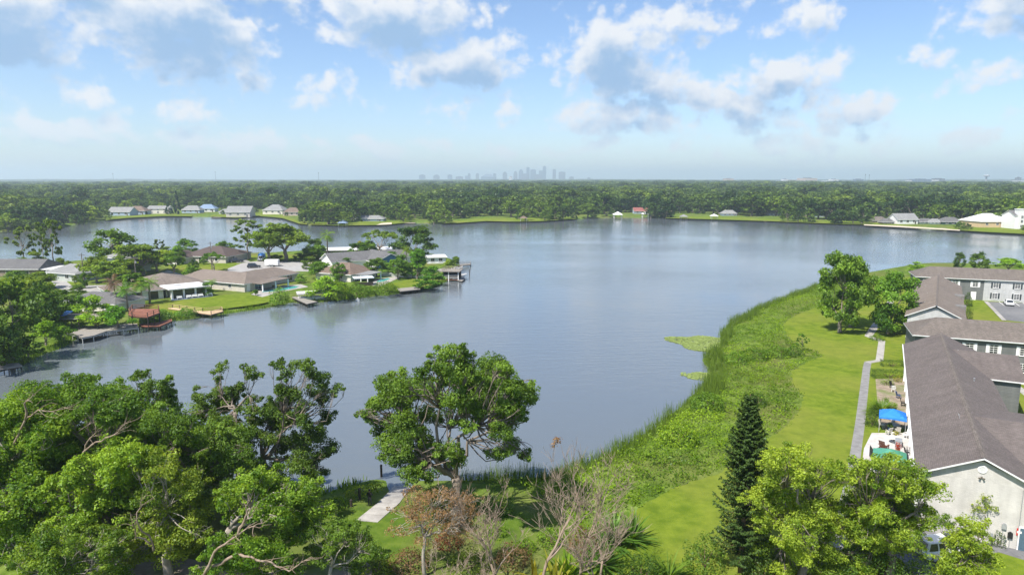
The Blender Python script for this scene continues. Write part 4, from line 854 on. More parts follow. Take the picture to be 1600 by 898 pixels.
# ------------------------------------------------------------------ vehicles
def wheel_meshes():
    t = MB(); k = 18
    def ringx(r, x): return [(x, r*math.cos(2*math.pi*j/k), r*math.sin(2*math.pi*j/k)) for j in range(k)]
    prof = [(.24, -.11), (.33, -.11), (.35, -.07), (.35, .07), (.33, .11), (.24, .11)]
    vs = sum([ringx(r, x) for r, x in prof], []); fs = [(i*k+j, i*k+(j+1) % k, (i+1)*k+(j+1) % k, (i+1)*k+j) for i in range(5) for j in range(k)]
    t.add(vs, fs); tm = t.mesh('tyre', M_black)
    q = MB(); q.add(ringx(.24, .08)+ringx(.10, .10)+ringx(.24, -.08), [(j, (j+1) % k, k+(j+1) % k, k+j) for j in range(k)]+[tuple(range(k, 2*k)), tuple(range(2*k, 3*k))[::-1]]); return tm, q.mesh('rim', M_grey)
TYRE, RIM = wheel_meshes()
def car(label, loc, rz, paint, kind='suv', L=4.6, W=1.85, H=1.65, group='parked vehicles', cat='car', z=GZ+.03, rot=None):
    r = thing('parked_car' if kind != 'pickup' else 'pickup_truck', label, cat, (loc[0], loc[1], z), rz, group)
    h = L/2; bz = H*.56
    def loft(secs):                          # secs: (x, half width, z low, z high, half width at top)
        vs = []
        for (x, w, z0, z1, wt) in secs: vs += [(x, -w, z0), (x, -w, (z0+z1)*.55), (x, -wt, z1), (x, wt, z1), (x, w, (z0+z1)*.55), (x, w, z0)]
        n = len(secs); fs = [(i*6+j, i*6+(j+1) % 6, (i+1)*6+(j+1) % 6, (i+1)*6+j) for i in range(n-1) for j in range(6)]+[(5, 4, 3, 2, 1, 0), tuple((n-1)*6+j for j in range(6))]
        return MB().add(vs, fs)
    w = W/2
    bt = bz if kind != 'pickup' else bz*1.02
    loft([(-h, w*.86, .42, bt*.92, w*.8), (-h*.93, w*.97, .30, bt, w*.9), (-h*.4, w, .28, bt*1.02, w*.94), (h*.3, w, .28, bt*1.0, w*.92), (h*.75, w*.97, .30, bt*.9, w*.86), (h*.95, w*.88, .34, bt*.82, w*.78), (h, w*.75, .45, bt*.66, w*.68)]).build('body', paint, r, True, bevel=.03)
    if kind == 'pickup': c = [(-h*.15, .84, .70), (-h*.08, .78, .64), (h*.28, .78, .64), (h*.5, .86, .70)]; c0, c1 = -h*.22, h*.55
    elif kind == 'sedan': c0, c1 = -h*.72, h*.5
    else: c0, c1 = -h*.95, h*.48
    ct = {'pickup': (-h*.16, h*.26), 'sedan': (-h*.38, h*.14)}.get(kind, (-h*.82, h*.12))
    cb = MB(); lo, hi = bt*.97, H; wb, wt = w*.9, w*.74
    P_ = [(c0, -wb, lo), (c1, -wb*.95, lo), (c1, wb*.95, lo), (c0, wb, lo), (ct[0], -wt, hi), (ct[1], -wt, hi), (ct[1], wt, hi), (ct[0], wt, hi)]
    cb.add(P_, [(4, 5, 6, 7), (0, 1, 5, 4), (1, 2, 6, 5), (2, 3, 7, 6), (3, 0, 4, 7)]); cab = cb.build('cabin', paint, r, bevel=.06)
    def inset(q, name, nsub=1):
        q = [Vector(x) for x in q]; c = sum(q, Vector())/4; n = (q[1]-q[0]).cross(q[3]-q[0]).normalized()
        for k in range(nsub):
            def L2(t, s): return q[0].lerp(q[1], t).lerp(q[3].lerp(q[2], t), s)
            t0, t1 = .05+.9*k/nsub+.02, .05+.9*(k+1)/nsub-.02
            MB().add([L2(t0, .08)+n*.012, L2(t1, .08)+n*.012, L2(t1, .86)+n*.012, L2(t0, .86)+n*.012], [(0, 1, 2, 3)]).build(name, M_glass, cab)
    inset([P_[0], P_[1], P_[5], P_[4]], 'side_window', 3 if kind != 'pickup' else 2); inset([P_[2], P_[3], P_[7], P_[6]], 'side_window', 3 if kind != 'pickup' else 2)
    inset([P_[1], P_[2], P_[6], P_[5]], 'windscreen'); inset([P_[3], P_[0], P_[4], P_[7]], 'rear_window')
    if kind == 'pickup': MB().box(-h*.92, -h*.24, -w*.78, w*.78, bt*.99, bt*1.04).build('truck_bed', M_black, r)
    for sx in (-.6, .6):
        for sy in (-1, 1):
            wh = link(bpy.data.objects.new('wheel', None), r); wh.location = (sx*h, sy*(w-.09), .35); wh.rotation_euler.z = R(90) if sy < 0 else R(-90); wh.empty_display_size = .1
            link(bpy.data.objects.new('tyre', TYRE), wh); link(bpy.data.objects.new('rim', RIM), wh)
    for s in (-1, 1):
        MB().box(h*.93, h*.985, s*w*.68-.18, s*w*.68+.18, bt*.62, bt*.76).build('headlight', M_white, r, bevel=.03)
        MB().box(-h*.995, -h*.95, s*w*.72-.12, s*w*.72+.12, bt*.66, bt*.86).build('tail_light', MATS['red_sign'], r, bevel=.02)
        MB().box(c1*.72, c1*.72+.12, s*(w+.08)-.1, s*(w+.08)+.1, bt*.98, bt*1.1).build('wing_mirror', paint, r, bevel=.03)
    return r
def paint(n, c): 
    m = mat(n, c, rough=.25, spec=.6); m.node_tree.nodes['Principled BSDF'].inputs['Coat Weight'].default_value = .6; return m
PW, PB, PR, PG = paint('car_paint_white', (.72, .72, .72)), paint('car_paint_black', (.018, .018, .02)), paint('car_paint_red', (.30, .06, .06)), paint('car_paint_silver', (.36, .37, .39))
def carpx(px, py, *a, **k): p = at(px, py); return car(a[0], (p.x, p.y), *a[1:], **k)
carpx(1576, 476.5, 'white car standing alone in the parking lot', R(62), PW, 'sedan', 4.6, 1.82, 1.5)
carpx(1472, 868, 'white car in the drive half hidden by yellow green leaves', R(8), PW, 'suv', 4.7, 1.88, 1.7)
carpx(369, 410, 'dark pickup truck parked by the brown roofed house', R(200), PB, 'pickup', 5.4, 1.95, 1.85)
carpx(397, 418.5, 'black car at the kerb beside the white trailer', R(20), PB, 'suv', 4.8, 1.9, 1.75)
carpx(513, 408.5, 'red car in front of the white flat roofed house', R(190), PR, 'sedan', 4.5, 1.8, 1.45)
carpx(526, 409.5, 'silver car next to the red car', R(190), PG, 'sedan', 4.5, 1.8, 1.45)
carpx(222, 414, 'pale blue car in the shade of the street trees', R(170), paint('car_paint_blue', (.2, .3, .42)), 'sedan', 4.5, 1.8, 1.45)
def truck():
    p = at(408, 407); car('silver truck carrying a blue covered load', (p.x, p.y), R(-80), PG, 'pickup', 5.8, 2.0, 1.95, cat='truck')
    q = MB(); q.add([(-1.2, -1.6, 0), (1.2, -1.6, 0), (1.2, 1.6, 0), (-1.2, 1.6, 0), (-1.1, -1.6, 1.5), (1.1, -1.6, 1.5), (1.1, 1.6, 1.2), (-1.1, 1.6, 1.2), (0, -1.6, 2.0), (0, 1.6, 1.7)], [(0, 1, 5, 8, 4), (3, 7, 9, 6, 2), (1, 2, 6, 5), (0, 4, 7, 3), (4, 8, 9, 7), (5, 6, 9, 8), (0, 3, 2, 1)])
    o = q.build('tarp_load', MATS['blue_tarp'], None, bevel=.08); o.location = (p.x-.3, p.y+1.8, GZ+1.1); o.rotation_euler.z = R(8); tag(o, 'bright blue tarp load on the silver truck', 'tarp')
truck()
def trailer():
    p = at(426, 416); r = thing('cargo_trailer', 'white box trailer parked on the street', 'trailer', (p.x, p.y, GZ+.03), R(3))
    MB().box(-2.6, 2.3, -1.1, 1.1, .55, 2.5).build('box_body', M_white, r, bevel=.08); m = MB()
    m.tube([(2.2, -.6, .5), (3.4, 0, .5)], .05, 6); m.tube([(2.2, .6, .5), (3.4, 0, .5)], .05, 6); m.build('drawbar', M_dark, r)
    for x in (-.4, .5):
        for s in (-1, 1):
            wh = link(bpy.data.objects.new('wheel', None), r); wh.location = (x-.3, s*1.12, .35); wh.rotation_euler.z = R(90)*-s; link(bpy.data.objects.new('tyre', TYRE), wh); link(bpy.data.objects.new('rim', RIM), wh)
    d = MB()
    for y in (-.5, .5): d.box(-2.64, -2.6, y-.45, y+.45, .7, 2.35)
    d.build('rear_door', M_grey, r)
trailer()
def bench(label, p, rz, w=1.5):
    r = thing('white_bench', label, 'bench', p, rz, 'white seats on the sun room terrace')
    MB().box(-w/2, w/2, -.25, .25, .4, .46).build('seat', M_white, r); MB().obox((0, .27, .68), (w/2, 0, 0), (0, .03, 0), (0, 0, .22)).build('backrest', M_white, r)
    for x in (-w/2+.08, w/2-.08):
        for y in (-.2, .2): MB().box(x-.04, x+.04, y-.04, y+.04, 0, .4).build('leg', M_white, r)
for k, (w, lab) in enumerate(((1.6, 'white garden seat on the terrace nearest the palms'), (4.0, 'white garden seat left of the middle of the terrace'), (5.5, 'white garden seat in the middle of the terrace'), (7.0, 'white garden seat right of the middle of the terrace'), (9.4, 'white garden seat at the far end of the terrace'))):
    q = F1.p(-1.2, w, GZ+.12); bench(lab, q, math.atan2(F1.e.y, F1.e.x)+math.pi*0, 1.35)
# ------------------------------------------------------------------ patios of the near block
def canopy(label, p, rz, w, h, m, peak=.9, name='canopy_tent', val=.22):
    r = thing(name, label, 'canopy tent', p, rz, 'pop-up canopies on the patios')
    for x in (-1, 1):
        for y in (-1, 1): MB().box(x*w-.03, x*w+.03, y*w-.03, y*w+.03, 0, h).build('leg', M_grey, r)
    n = 8; vs = []; 
    for j in range(n+1):
        for i in range(n+1):
            a, b = 2*i/n-1, 2*j/n-1; q = max(abs(a), abs(b)); vs.append((a*(w+.08), b*(w+.08), h+peak*(1-q)**.85-.06*(1-max(0, abs(abs(a)-abs(b))))*q))
    k = n+1; edge = [i for i in range(k)]+[j*k+n for j in range(1, k)]+[n*k+i for i in range(n-1, -1, -1)]+[j*k for j in range(n-1, 0, -1)]
    fs = [(j*k+i, j*k+i+1, (j+1)*k+i+1, (j+1)*k+i) for j in range(n) for i in range(n)]; b = len(vs)
    vs += [(vs[i][0]*1.01, vs[i][1]*1.01, vs[i][2]-val) for i in edge]; L_ = len(edge); fs += [(edge[i], edge[(i+1) % L_], b+(i+1) % L_, b+i) for i in range(L_)]
    o = MB().add(vs, fs).build('canopy', m, r); s = o.modifiers.new('thickness', 'SOLIDIFY'); s.thickness = .02
    return r
RZP = math.atan2(.879, .477)-R(90)
canopy('blue pop-up canopy over a garden table', at(1393, 672), RZP, 1.45, 2.15, mat('blue_canopy', (.02, .17, .62), (.03, .21, .70), 2, .55), .75)
canopy('green pop-up canopy over the white patio, nearest the yellow green trees', at(1388, 736), RZP, 1.55, 1.9, mat('green_canopy', (.06, .24, .16), (.09, .29, .20), 2, .6), .75)
def garden_chair(label, px, py, rz, m=M_white, group='garden chairs on the patios', lean=.15):
    r = thing('garden_chair', label, 'chair', at(px, py)+UP*.02, rz, group)
    MB().box(-.26, .26, -.26, .26, .38, .43).build('seat', m, r, bevel=.02); b = MB()
    for k in range(4): b.obox((-.2+k*.133, .27+lean*.5, .72), (.05, 0, 0), (0, .02, 0), (0, lean*.5, .3))
    b.obox((0, .27+lean, 1.0), (.26, 0, 0), (0, .025, 0), (0, 0, .04)); b.build('backrest', m, r)
    for x in (-.23, .23):
        for y in (-.23, .23): MB().box(x-.025, x+.025, y-.025, y+.025, 0, .4).build('leg', m, r)
        MB().box(x-.04, x+.04, -.24, .3, .6, .64).build('armrest', m, r)
M_chw = mat('cream_plastic', (.6, .57, .5), rough=.5)
garden_chair('cream chair at the left of the blue canopy', 1378, 668, .6, M_chw); garden_chair('cream chair in front of the table under the blue canopy', 1402, 678, 2.9, M_chw)
garden_chair('cream chair between the blue canopy legs', 1388, 679, 3.4, M_chw)
garden_chair('white chair by the wall below the blue canopy', 1416, 684, -1.2); garden_chair('white chair beside the brown lounge chair', 1396, 686, 2.6)
garden_chair('white chair by the wall nearest the green canopy', 1424, 722, 1.3); garden_chair('dark chair in the middle of the green canopy side', 1418, 712, 1.4, M_black); garden_chair('dark chair by the upper patio bed', 1394, 606, .4, M_black); garden_chair('white chair by the upper patio bed', 1396, 612, 2.5)
garden_chair('blue chair beside the fountain grass', 1404, 622, 1.5, mat('navy_plastic', (.03, .06, .16), rough=.5)); garden_chair('black chair against the wall beside the fountain grass', 1411, 634, 1.2, M_black)
def round_table(label, px, py):
    r = thing('garden_table', label, 'table', at(px, py)+UP*.02); MB().lathe([(.75, .68), (.78, .70), (.75, .73)], (0, 0, 0), 20).build('table_top', M_chw, r); MB().lathe([(.3, 0), (.28, .05), (.05, .12), (.05, .68)], (0, 0, 0), 10).build('pedestal', M_chw, r)
round_table('round cream table under the blue canopy', 1396, 671)
round_table('round white table on the white patio', 1398, 692)
def adirondack():
    r = thing('lounge_chair', 'brown wooden lounge chair with slatted back on the white patio', 'chair', at(1380, 702)+UP*.02, 2.2); m = mat('brown_wood', (.10, .035, .022), (.16, .065, .04), 3, .7)
    for k in range(6): MB().obox((-.30+k*.12, .42, .75), (.05, 0, 0), (0, .015, .005), (0, .2, .48)).build('back_slat', m, r)
    for k in range(5): MB().obox((0, -.4+k*.16, .42-.03*k), (.36, 0, 0), (0, .07, -.01), (0, 0, .015)).build('seat_slat', m, r)
    for s in (-1, 1):
        MB().box(s*.43-.07, s*.43+.07, -.5, .4, .62, .65).build('armrest', m, r); MB().box(s*.4-.04, s*.4+.04, -.48, -.4, 0, .62).build('front_leg', m, r); MB().obox((s*.38, .2, .2), (.03, 0, 0), (0, .4, -.12), (0, .02, .06)).build('rear_leg', m, r)
adirondack()
def lattice(label, px, py, w, h, rz):
    r = thing('screen_panel', label, 'screen', at(px, py), rz); MB().box(-w, w, -.03, .03, 0, .08).build('bottom_rail', M_black, r); MB().box(-w, w, -.03, .03, h-.08, h).build('top_rail', M_black, r)
    for k in range(9): MB().box(-w+k*w*.235, -w+k*w*.235+.16, -.02, .02, .08, h-.08).build('board', M_black, r)
lattice('black screen panel at the left of the green canopy', 1361, 716, .8, 1.3, R(75)); lattice('black screen panel at the right of the green canopy', 1416, 718, .8, 1.3, R(62))
def pot(label, p, rz, m, h=.5, foliage=M_leaf, n=140, seed=1, spread=.35, group='potted plants on the patios'):
    r = thing('potted_plant', label, 'potted plant', p, rz, group); MB().lathe([(h*.32, 0), (h*.45, h*.9), (h*.5, h*.92), (h*.5, h), (h*.42, h), (h*.4, h*.85)], (0, 0, 0), 12).build('pot', m, r)
    g = np.random.default_rng(seed); d = g.normal(0, 1, (n, 3)); d /= np.linalg.norm(d, axis=1, keepdims=True); C = d*g.uniform(.3, 1, (n, 1))*np.array([spread, spread, spread*1.1])+np.array([0, 0, h+spread*.8])
    link(bpy.data.objects.new('foliage', quad_mesh('foliage', leaf_quads(g, C, d, .16), foliage, g.uniform(0, 1, n))), r)
M_terra = mat('terracotta', (.34, .14, .08), (.42, .19, .11), 3, .8)
for k, (s, w, m, fo, lab) in enumerate([(7, -1.0, M_terra, M_leaf, 'terracotta pot by the wall right of the green canopy'), (11.5, -.9, M_white, M_leafb, 'white pot by the wall above the green canopy'), (19.5, -.8, M_terra, M_red, 'red flowering pot by the wall past the blue canopy'), (24, -1.0, M_black, M_yellow, 'black pot with yellow leaves by the wall'),
                                    (27, -1.6, MATS['navy_plastic'], M_leaf, 'blue pot near the fountain grass'), (30.5, -1.2, M_white, M_leafd, 'white pot near the dark chairs'), (33, -2.2, M_terra, M_yellow, 'terracotta pot with yellow plant by the upper bed'), (36, -1.0, M_black, M_leafb, 'black pot below the hedges'), (38, -2.0, M_white, M_leaf, 'white pot closest to the hedges')]):
    pot(lab, FA.p(s, w, GZ+.02), 0, m, .55, fo, 160, 20+k, .42)
q = at(1594, 852); pot('white pot with small green plant by the slate door', q+UP*.02, 0, M_white, .6, M_leaf, 150, 41, .35, 'pots before the white gable')
q = at(1583, 848); pot('dark pot with leggy plant before the white gable', q+UP*.02, 0, M_black, .6, M_leafd, 160, 42, .5, 'pots before the white gable')
def grill():
    r = thing('barbecue_grill', 'black barbecue grill by the wall between the canopies', 'grill', FA.p(13.4, -.8, GZ+.02), RZP); MB().lathe([(.05, .6), (.28, .7), (.32, .88), (.3, .92), (.3, .95), (.24, 1.1), (.05, 1.16)], (0, 0, 0), 14).build('kettle', M_black, r, True)
    for k in range(3): a = k*2.09; MB().tube([(.2*math.cos(a), .2*math.sin(a), .7), (.3*math.cos(a), .3*math.sin(a), 0)], .02, 6).build('leg', M_grey, r)
grill()
def storage(label, s, w, m, sx, sy, h):
    r = thing('storage_bin', label, 'storage bin', FA.p(s, w, GZ+.02), RZP); MB().box(-sx, sx, -sy, sy, 0, h).build('bin', m, r, bevel=.03); MB().box(-sx-.03, sx+.03, -sy-.03, sy+.03, h, h+.07).build('lid', m, r, bevel=.02)
storage('white storage bin by the wall at the green canopy', 8.8, -.7, M_white, .4, .6, .7); storage('blue storage bin by the wall below the white chair', 10.2, -.6, MATS['blue_canopy'], .25, .3, .5); storage('grey storage bin by the wall beside the fountain grass', 22, -.7, M_grey, .35, .6, .8)
# person on the boat ramp, seen from behind, hands together in front
def person():
    base = at(578, 790.5); base.z = GZ+.04
    r = thing('person', 'person in black top and dark trousers standing at the boat ramp looking at the lake', 'person', base, R(8))
    J = {'pel': (0, 0, .93, .13), 'wst': (0, 0, 1.06, .125), 'chs': (0, .01, 1.28, .15), 'shl': (0, 0, 1.42, .09), 'nek': (0, .01, 1.50, .055), 'hd0': (0, .03, 1.57, .075), 'hd1': (0, .03, 1.66, .095), 'hd2': (0, .02, 1.74, .06)}
    for s, n in ((-1, 'l'), (1, 'r')):
        J.update({'sh'+n: (s*.18, 0, 1.40, .07), 'el'+n: (s*.27, -.04, 1.14, .05), 'wr'+n: (s*.13, .22, 1.10, .034), 'pm'+n: (s*.07, .28, 1.12, .036),
                  'hp'+n: (s*.09, 0, .88, .10), 'kn'+n: (s*.11, .02, .49, .065), 'an'+n: (s*.12, -.01, .09, .042), 'ft'+n: (s*.13, .13, .035, .035)})
    E = [('pel', 'wst'), ('wst', 'chs'), ('chs', 'shl'), ('shl', 'nek'), ('nek', 'hd0'), ('hd0', 'hd1'), ('hd1', 'hd2')]
    for n in 'lr': E += [('shl', 'sh'+n), ('sh'+n, 'el'+n), ('el'+n, 'wr'+n), ('wr'+n, 'pm'+n), ('pel', 'hp'+n), ('hp'+n, 'kn'+n), ('kn'+n, 'an'+n), ('an'+n, 'ft'+n)]
    for s, n in ((-1, 'l'), (1, 'r')):
        for k in range(4):
            J['f%d%s' % (k, n)] = (s*.045, .325+.004*k, 1.135-.018*k, .009); J['g%d%s' % (k, n)] = (s*.015, .345, 1.13-.018*k, .008); E += [('pm'+n, 'f%d%s' % (k, n)), ('f%d%s' % (k, n), 'g%d%s' % (k, n))]
        J['th'+n] = (s*.045, .28, 1.165, .010); J['ti'+n] = (s*.02, .31, 1.175, .008); E += [('pm'+n, 'th'+n), ('th'+n, 'ti'+n)]
    J['nos'] = (0, .125, 1.645, .013); E.append(('hd1', 'nos'))
    for s, n in ((-1, 'l'), (1, 'r')): J['ear'+n] = (s*.09, .02, 1.655, .018); E.append(('hd1', 'ear'+n))
    ks = list(J); me = bpy.data.meshes.new('body'); me.from_pydata([J[k][:3] for k in ks], [(ks.index(a), ks.index(b)) for a, b in E], [])
    o = link(bpy.data.objects.new('body', me), r); sk = o.modifiers.new('skin', 'SKIN'); 
    for i, k in enumerate(ks): me.skin_vertices[0].data[i].radius = (J[k][3], J[k][3]*(.78 if k in ('chs', 'wst', 'pel', 'shl') else 1)); me.skin_vertices[0].data[i].use_root = (k == 'pel')
    sb = o.modifiers.new('subdivide', 'SUBSURF'); sb.levels = 2; sb.render_levels = 2
    dg = bpy.context.evaluated_depsgraph_get(); ev = o.evaluated_get(dg); m2 = bpy.data.meshes.new_from_object(ev); o.modifiers.clear(); o.data = m2
    for m in (mat('skin', (.30, .17, .11), rough=.6), mat('black_shirt', (.010, .010, .012), (.022, .022, .025), 30, .9), mat('dark_trousers', (.022, .022, .03), (.04, .04, .05), 30, .9), mat('shoe', (.03, .03, .03), rough=.7)): m2.materials.append(m)
    for p in m2.polygons:
        c = p.center; p.use_smooth = True
        p.material_index = 0 if c.z > 1.475 or (c.y > .17 and c.z > .9) else (3 if c.z < .1 else (2 if c.z < .98 and abs(c.x) < .22 and c.y < .17 else 1))
    h = MB().lathe([(.02, .085), (.07, .07), (.1, .02), (.105, -.04), (.095, -.1), (.06, -.13)], (0, 0, 0), 12).build('hair', M_black, r, True); h.location = (0, .005, 1.70)
person()
# ------------------------------------------------------------------ vegetation
def clump_leaves(rng, clumps, per_m2, size, flat=.8, jitter=.8, nsub=7, aspect=.55, base=.42, vt=(.2, .16, .2), droop=0.2):
    C, Nn, T = [], [], []
    for (c, r) in clumps:
        c = np.array(c); n = max(12, int(per_m2*4*math.pi*r*r*.5)); ct = base+rng.normal(0, vt[0])
        sd_ = rng.normal(0, 1, (nsub, 3)); sd_ /= np.linalg.norm(sd_, axis=1, keepdims=True); sd_[:, 2] = sd_[:, 2]*.8+.1
        sc_ = sd_*r*rng.uniform(.35, .72, (nsub, 1)); st = rng.normal(0, vt[1], nsub); sr = r*rng.uniform(.38, .6, nsub)
        k = rng.integers(0, nsub, n); d = rng.normal(0, 1, (n, 3)); d /= np.linalg.norm(d, axis=1, keepdims=True)
        q = sc_[k]+d*(sr[k]*rng.uniform(.25, 1, n)**.5)[:, None]; q[:, 2] *= flat
        C.append(c+q); nn = d*.7+q/r*.6; nn[:, 2] += .45; Nn.append(nn); T.append(ct+st[k]+rng.normal(0, vt[2], n))
    C = np.concatenate(C); Nn = np.concatenate(Nn); T = np.concatenate(T)
    return leaf_quads(rng, C, Nn, size, aspect, jitter, droop), np.clip(T, 0, 1)
def bend(rng, a, b, n, wob, sag=0.0):
    a, b = np.array(a, float), np.array(b, float); L_ = np.linalg.norm(b-a); off = rng.normal(0, 1, 3)*wob*L_; P_ = []
    for i in range(n+1):
        t = i/n; p = a*(1-t)+b*t+off*math.sin(math.pi*t)+np.array([0, 0, sag*L_*math.sin(math.pi*t)]); 
        if 0 < i < n: p = p+rng.normal(0, .03*L_, 3)
        P_.append(p)
    return P_
def tree_meshes(name, seed, clumps, fork, tr, per_m2, size, mleaf, mbark, nl=4, base=.42, twigs=True, trunk_to=None, k=6, lean=(0, 0), aspect=.55, jitter=.8, nsub=7, vt=(.2, .16, .2)):
    rng = np.random.default_rng(seed); mb = MB(); f = np.array([lean[0], lean[1], fork]) if trunk_to is None else np.array(trunk_to)
    tp = bend(rng, (0, 0, -.3), f, 5, .03); mb.tube(tp, [tr*1.5, tr*1.12, tr, tr*.95, tr*.9, tr*.85], max(k, 8))
    cs = np.array([c for c, r in clumps]); nl = min(nl, len(clumps)); idx = rng.choice(len(cs), nl, replace=False); cen = cs[idx].copy()
    for _ in range(6):
        w = np.argmin(((cs[:, None]-cen[None])**2*np.array([1, 1, .5])).sum(-1), 1)
        for j in range(nl):
            if (w == j).any(): cen[j] = cs[w == j].mean(0)
    for j in range(nl):
        if not (w == j).any(): continue
        e = f*.18+cen[j]*.82; lp = bend(rng, f, e, 6, .09); n = len(lp); mb.tube(lp, [tr*(.55-.43*i/(n-1)) for i in range(n)], k)
        for q in np.nonzero(w == j)[0]:
            d = [np.linalg.norm(p-cs[q])+.25*np.linalg.norm(p-f)*0 for p in lp[1:]]; s = min(n-1, max(1, int(np.argmin(d))))
            a = lp[s]; bp = bend(rng, a, cs[q], 4, .1); mb.tube(bp, [tr*.16, tr*.13, tr*.10, tr*.07, tr*.035], 5)
            if twigs:
                for _ in range(3):
                    dd = rng.normal(0, 1, 3); dd[2] = abs(dd[2])*.6; dd = dd/np.linalg.norm(dd)*clumps[q][1]*.75; mb.tube(bend(rng, bp[3], cs[q]+dd, 3, .1), [tr*.07, tr*.055, tr*.035, tr*.015], 4, False)
    V, T = clump_leaves(rng, clumps, per_m2, size, jitter=jitter, base=base, aspect=aspect, nsub=nsub, vt=vt)
    return mb.mesh(name+'_trunk', mbark), quad_mesh(name+'_crown', V, mleaf, T)
def plant_tree(name, label, cat, loc, meshes, scale=(1, 1, 1), rz=0, color=(1, 1, 1), group=None):
    r = thing(name, label, cat, loc, rz, group); r.scale = scale
    link(bpy.data.objects.new('trunk', meshes[0]), r).data.polygons.foreach_set('use_smooth', [True]*len(meshes[0].polygons))
    c = link(bpy.data.objects.new('crown', meshes[1]), r); c.color = (*color, 1); return r

# ---- near trees: crowns follow clump positions read from the photograph, each at its own depth
def px_tree(label, base_px, base_py, clumps_px, seed, depth=.45, name='oak_tree', dY=0, fork=.42, tr=.35, dens=55, size=.27, mleaf=None, mbark=None, nl=5, color=(1, 1, 1), trunk_px=None, base=.42, group=None, extra=8, jitter=.8):
    b = at(base_px, base_py); rng = np.random.default_rng(seed); Y0 = b.y+dY
    xs = [c[0] for c in clumps_px]; half = (max(xs)-min(xs))/2*depth_px(Y0); cx = (max(xs)+min(xs))/2
    cl = []
    for (x, y, r) in clumps_px:
        rel = min(1, abs(x-cx)*depth_px(Y0)/max(half, .1)); dy = rng.uniform(-1, 1)*half*depth*2*math.sqrt(max(.05, 1-rel*rel))
        p = at_y(x, y, Y0+dy); p.z = max(p.z, 1.6); cl.append(((p.x-b.x, p.y-b.y, p.z-b.z), max(.45, 1.05*r*depth_px(Y0+dy, p.z))))
    zc = sum(c[0][2] for c in cl)/len(cl); mx = sum(c[0][0] for c in cl)/len(cl)
    for _ in range(extra):                              # the side away from the camera
        a = rng.uniform(0, math.pi); cl.append(((mx+half*.7*math.cos(a), half*.75*math.sin(a), zc+rng.uniform(-.1, .2)*zc), half*.28))
    for (c, r) in list(cl):                             # smaller tufts break the outline of each mass
        for _ in range(3):
            d = rng.normal(0, 1, 3); d /= np.linalg.norm(d); d[2] *= .7; cl.append(((c[0]+d[0]*r*1.05, c[1]+d[1]*r*1.05, max(1.2, c[2]+d[2]*r*1.05)), r*rng.uniform(.35, .55)))
    top = max(c[0][2] for c in cl); tt = None
    if trunk_px: q = at_y(trunk_px[0], trunk_px[1], Y0); tt = (q.x-b.x, q.y-b.y, q.z-b.z)
    ms = tree_meshes(name, seed, cl, top*fork, tr, dens*1.28, size*.86, mleaf or M_leaf, mbark or M_bark, nl, base, trunk_to=tt, jitter=jitter)
    return plant_tree(name, label, 'tree', b, ms, color=color, group=group)
def zc(ox, oy, s, lst): return [(ox+x/s, oy+y/s, r/s) for x, y, r in lst]
def fill(poly, n, r0, r1, seed):
    g = random.Random(seed); out = []; x0, x1 = min(p[0] for p in poly), max(p[0] for p in poly); y0, y1 = min(p[1] for p in poly), max(p[1] for p in poly); t = 0
    while len(out) < n and t < 8000:
        t += 1; p = (g.uniform(x0, x1), g.uniform(y0, y1))
        if in_poly(p, poly) and all((p[0]-q[0])**2+(p[1]-q[1])**2 > (.62*r0)**2*2 for q in out): out.append((p[0], p[1], g.uniform(r0, r1)))
    return out
CT = zc(480, 530, 2.44, [(545, 55, 55), (500, 85, 42), (700, 90, 60), (745, 105, 38), (560, 125, 70), (640, 150, 72), (440, 130, 48), (330, 170, 66), (400, 215, 72), (480, 200, 60), (800, 205, 66), (850, 185, 38), (725, 235, 62), (660, 262, 56), (560, 220, 72), (300, 235, 62), (250, 285, 45), (215, 290, 26), (290, 335, 55), (365, 305, 70),
                        (450, 290, 55), (770, 255, 50), (812, 292, 32), (300, 395, 60), (380, 395, 72), (452, 372, 56), (340, 445, 62), (420, 475, 62), (480, 432, 52), (400, 525, 52), (560, 445, 55), (540, 420, 48), (740, 365, 52), (782, 402, 44), (825, 440, 36), (722, 432, 44), (345, 250, 60), (600, 90, 50), (520, 300, 40), (700, 170, 50), (590, 330, 40), (460, 510, 44)])
px_tree('large spreading oak standing alone beside the boat ramp', 716, 818, CT, 11, tr=.5, trunk_px=(712, 745), nl=6, size=.26, dens=70, extra=10, base=.47)
T4 = zc(0, 540, 2.509, [(1100, 75, 30), (1170, 75, 36), (1120, 110, 34), (1210, 95, 36), (1260, 130, 46), (1320, 165, 28), (1230, 180, 40), (1140, 180, 52), (1090, 232, 46), (1180, 240, 38), (1070, 262, 36), (1130, 292, 54), (1190, 312, 46), (1010, 295, 32), (1230, 345, 56), (1282, 402, 46), (1200, 402, 62), (1130, 382, 56), (1062, 362, 52), (1160, 470, 70), (1225, 520, 54), (1080, 480, 56), (1240, 450, 46)])
px_tree('tall dark oak leaning over the water at the right end of the left grove', 455, 800, T4, 12, tr=.33, trunk_px=(410, 715), nl=6, mleaf=M_leafd, size=.24, dens=80, color=(1.15, 1.15, 1.05), base=.5)
T3 = zc(0, 540, 2.509, [(865, 85, 30), (850, 135, 20), (900, 175, 26), (990, 105, 34), (960, 85, 18), (940, 182, 36), (992, 212, 30), (985, 250, 26), (870, 240, 52), (782, 262, 60), (860, 302, 60), (722, 302, 58), (700, 382, 66), (800, 402, 62), (832, 480, 54), (942, 432, 44), (742, 452, 60), (930, 352, 50), (660, 440, 55), (980, 370, 55), (880, 380, 40)])
px_tree('slender oak with high leaf tufts and pale bare trunk over the lake', 355, 800, T3, 13, tr=.22, trunk_px=(368, 640), nl=7, mleaf=M_leafd, size=.24, dens=75, color=(1.2, 1.2, 1.05), base=.5)
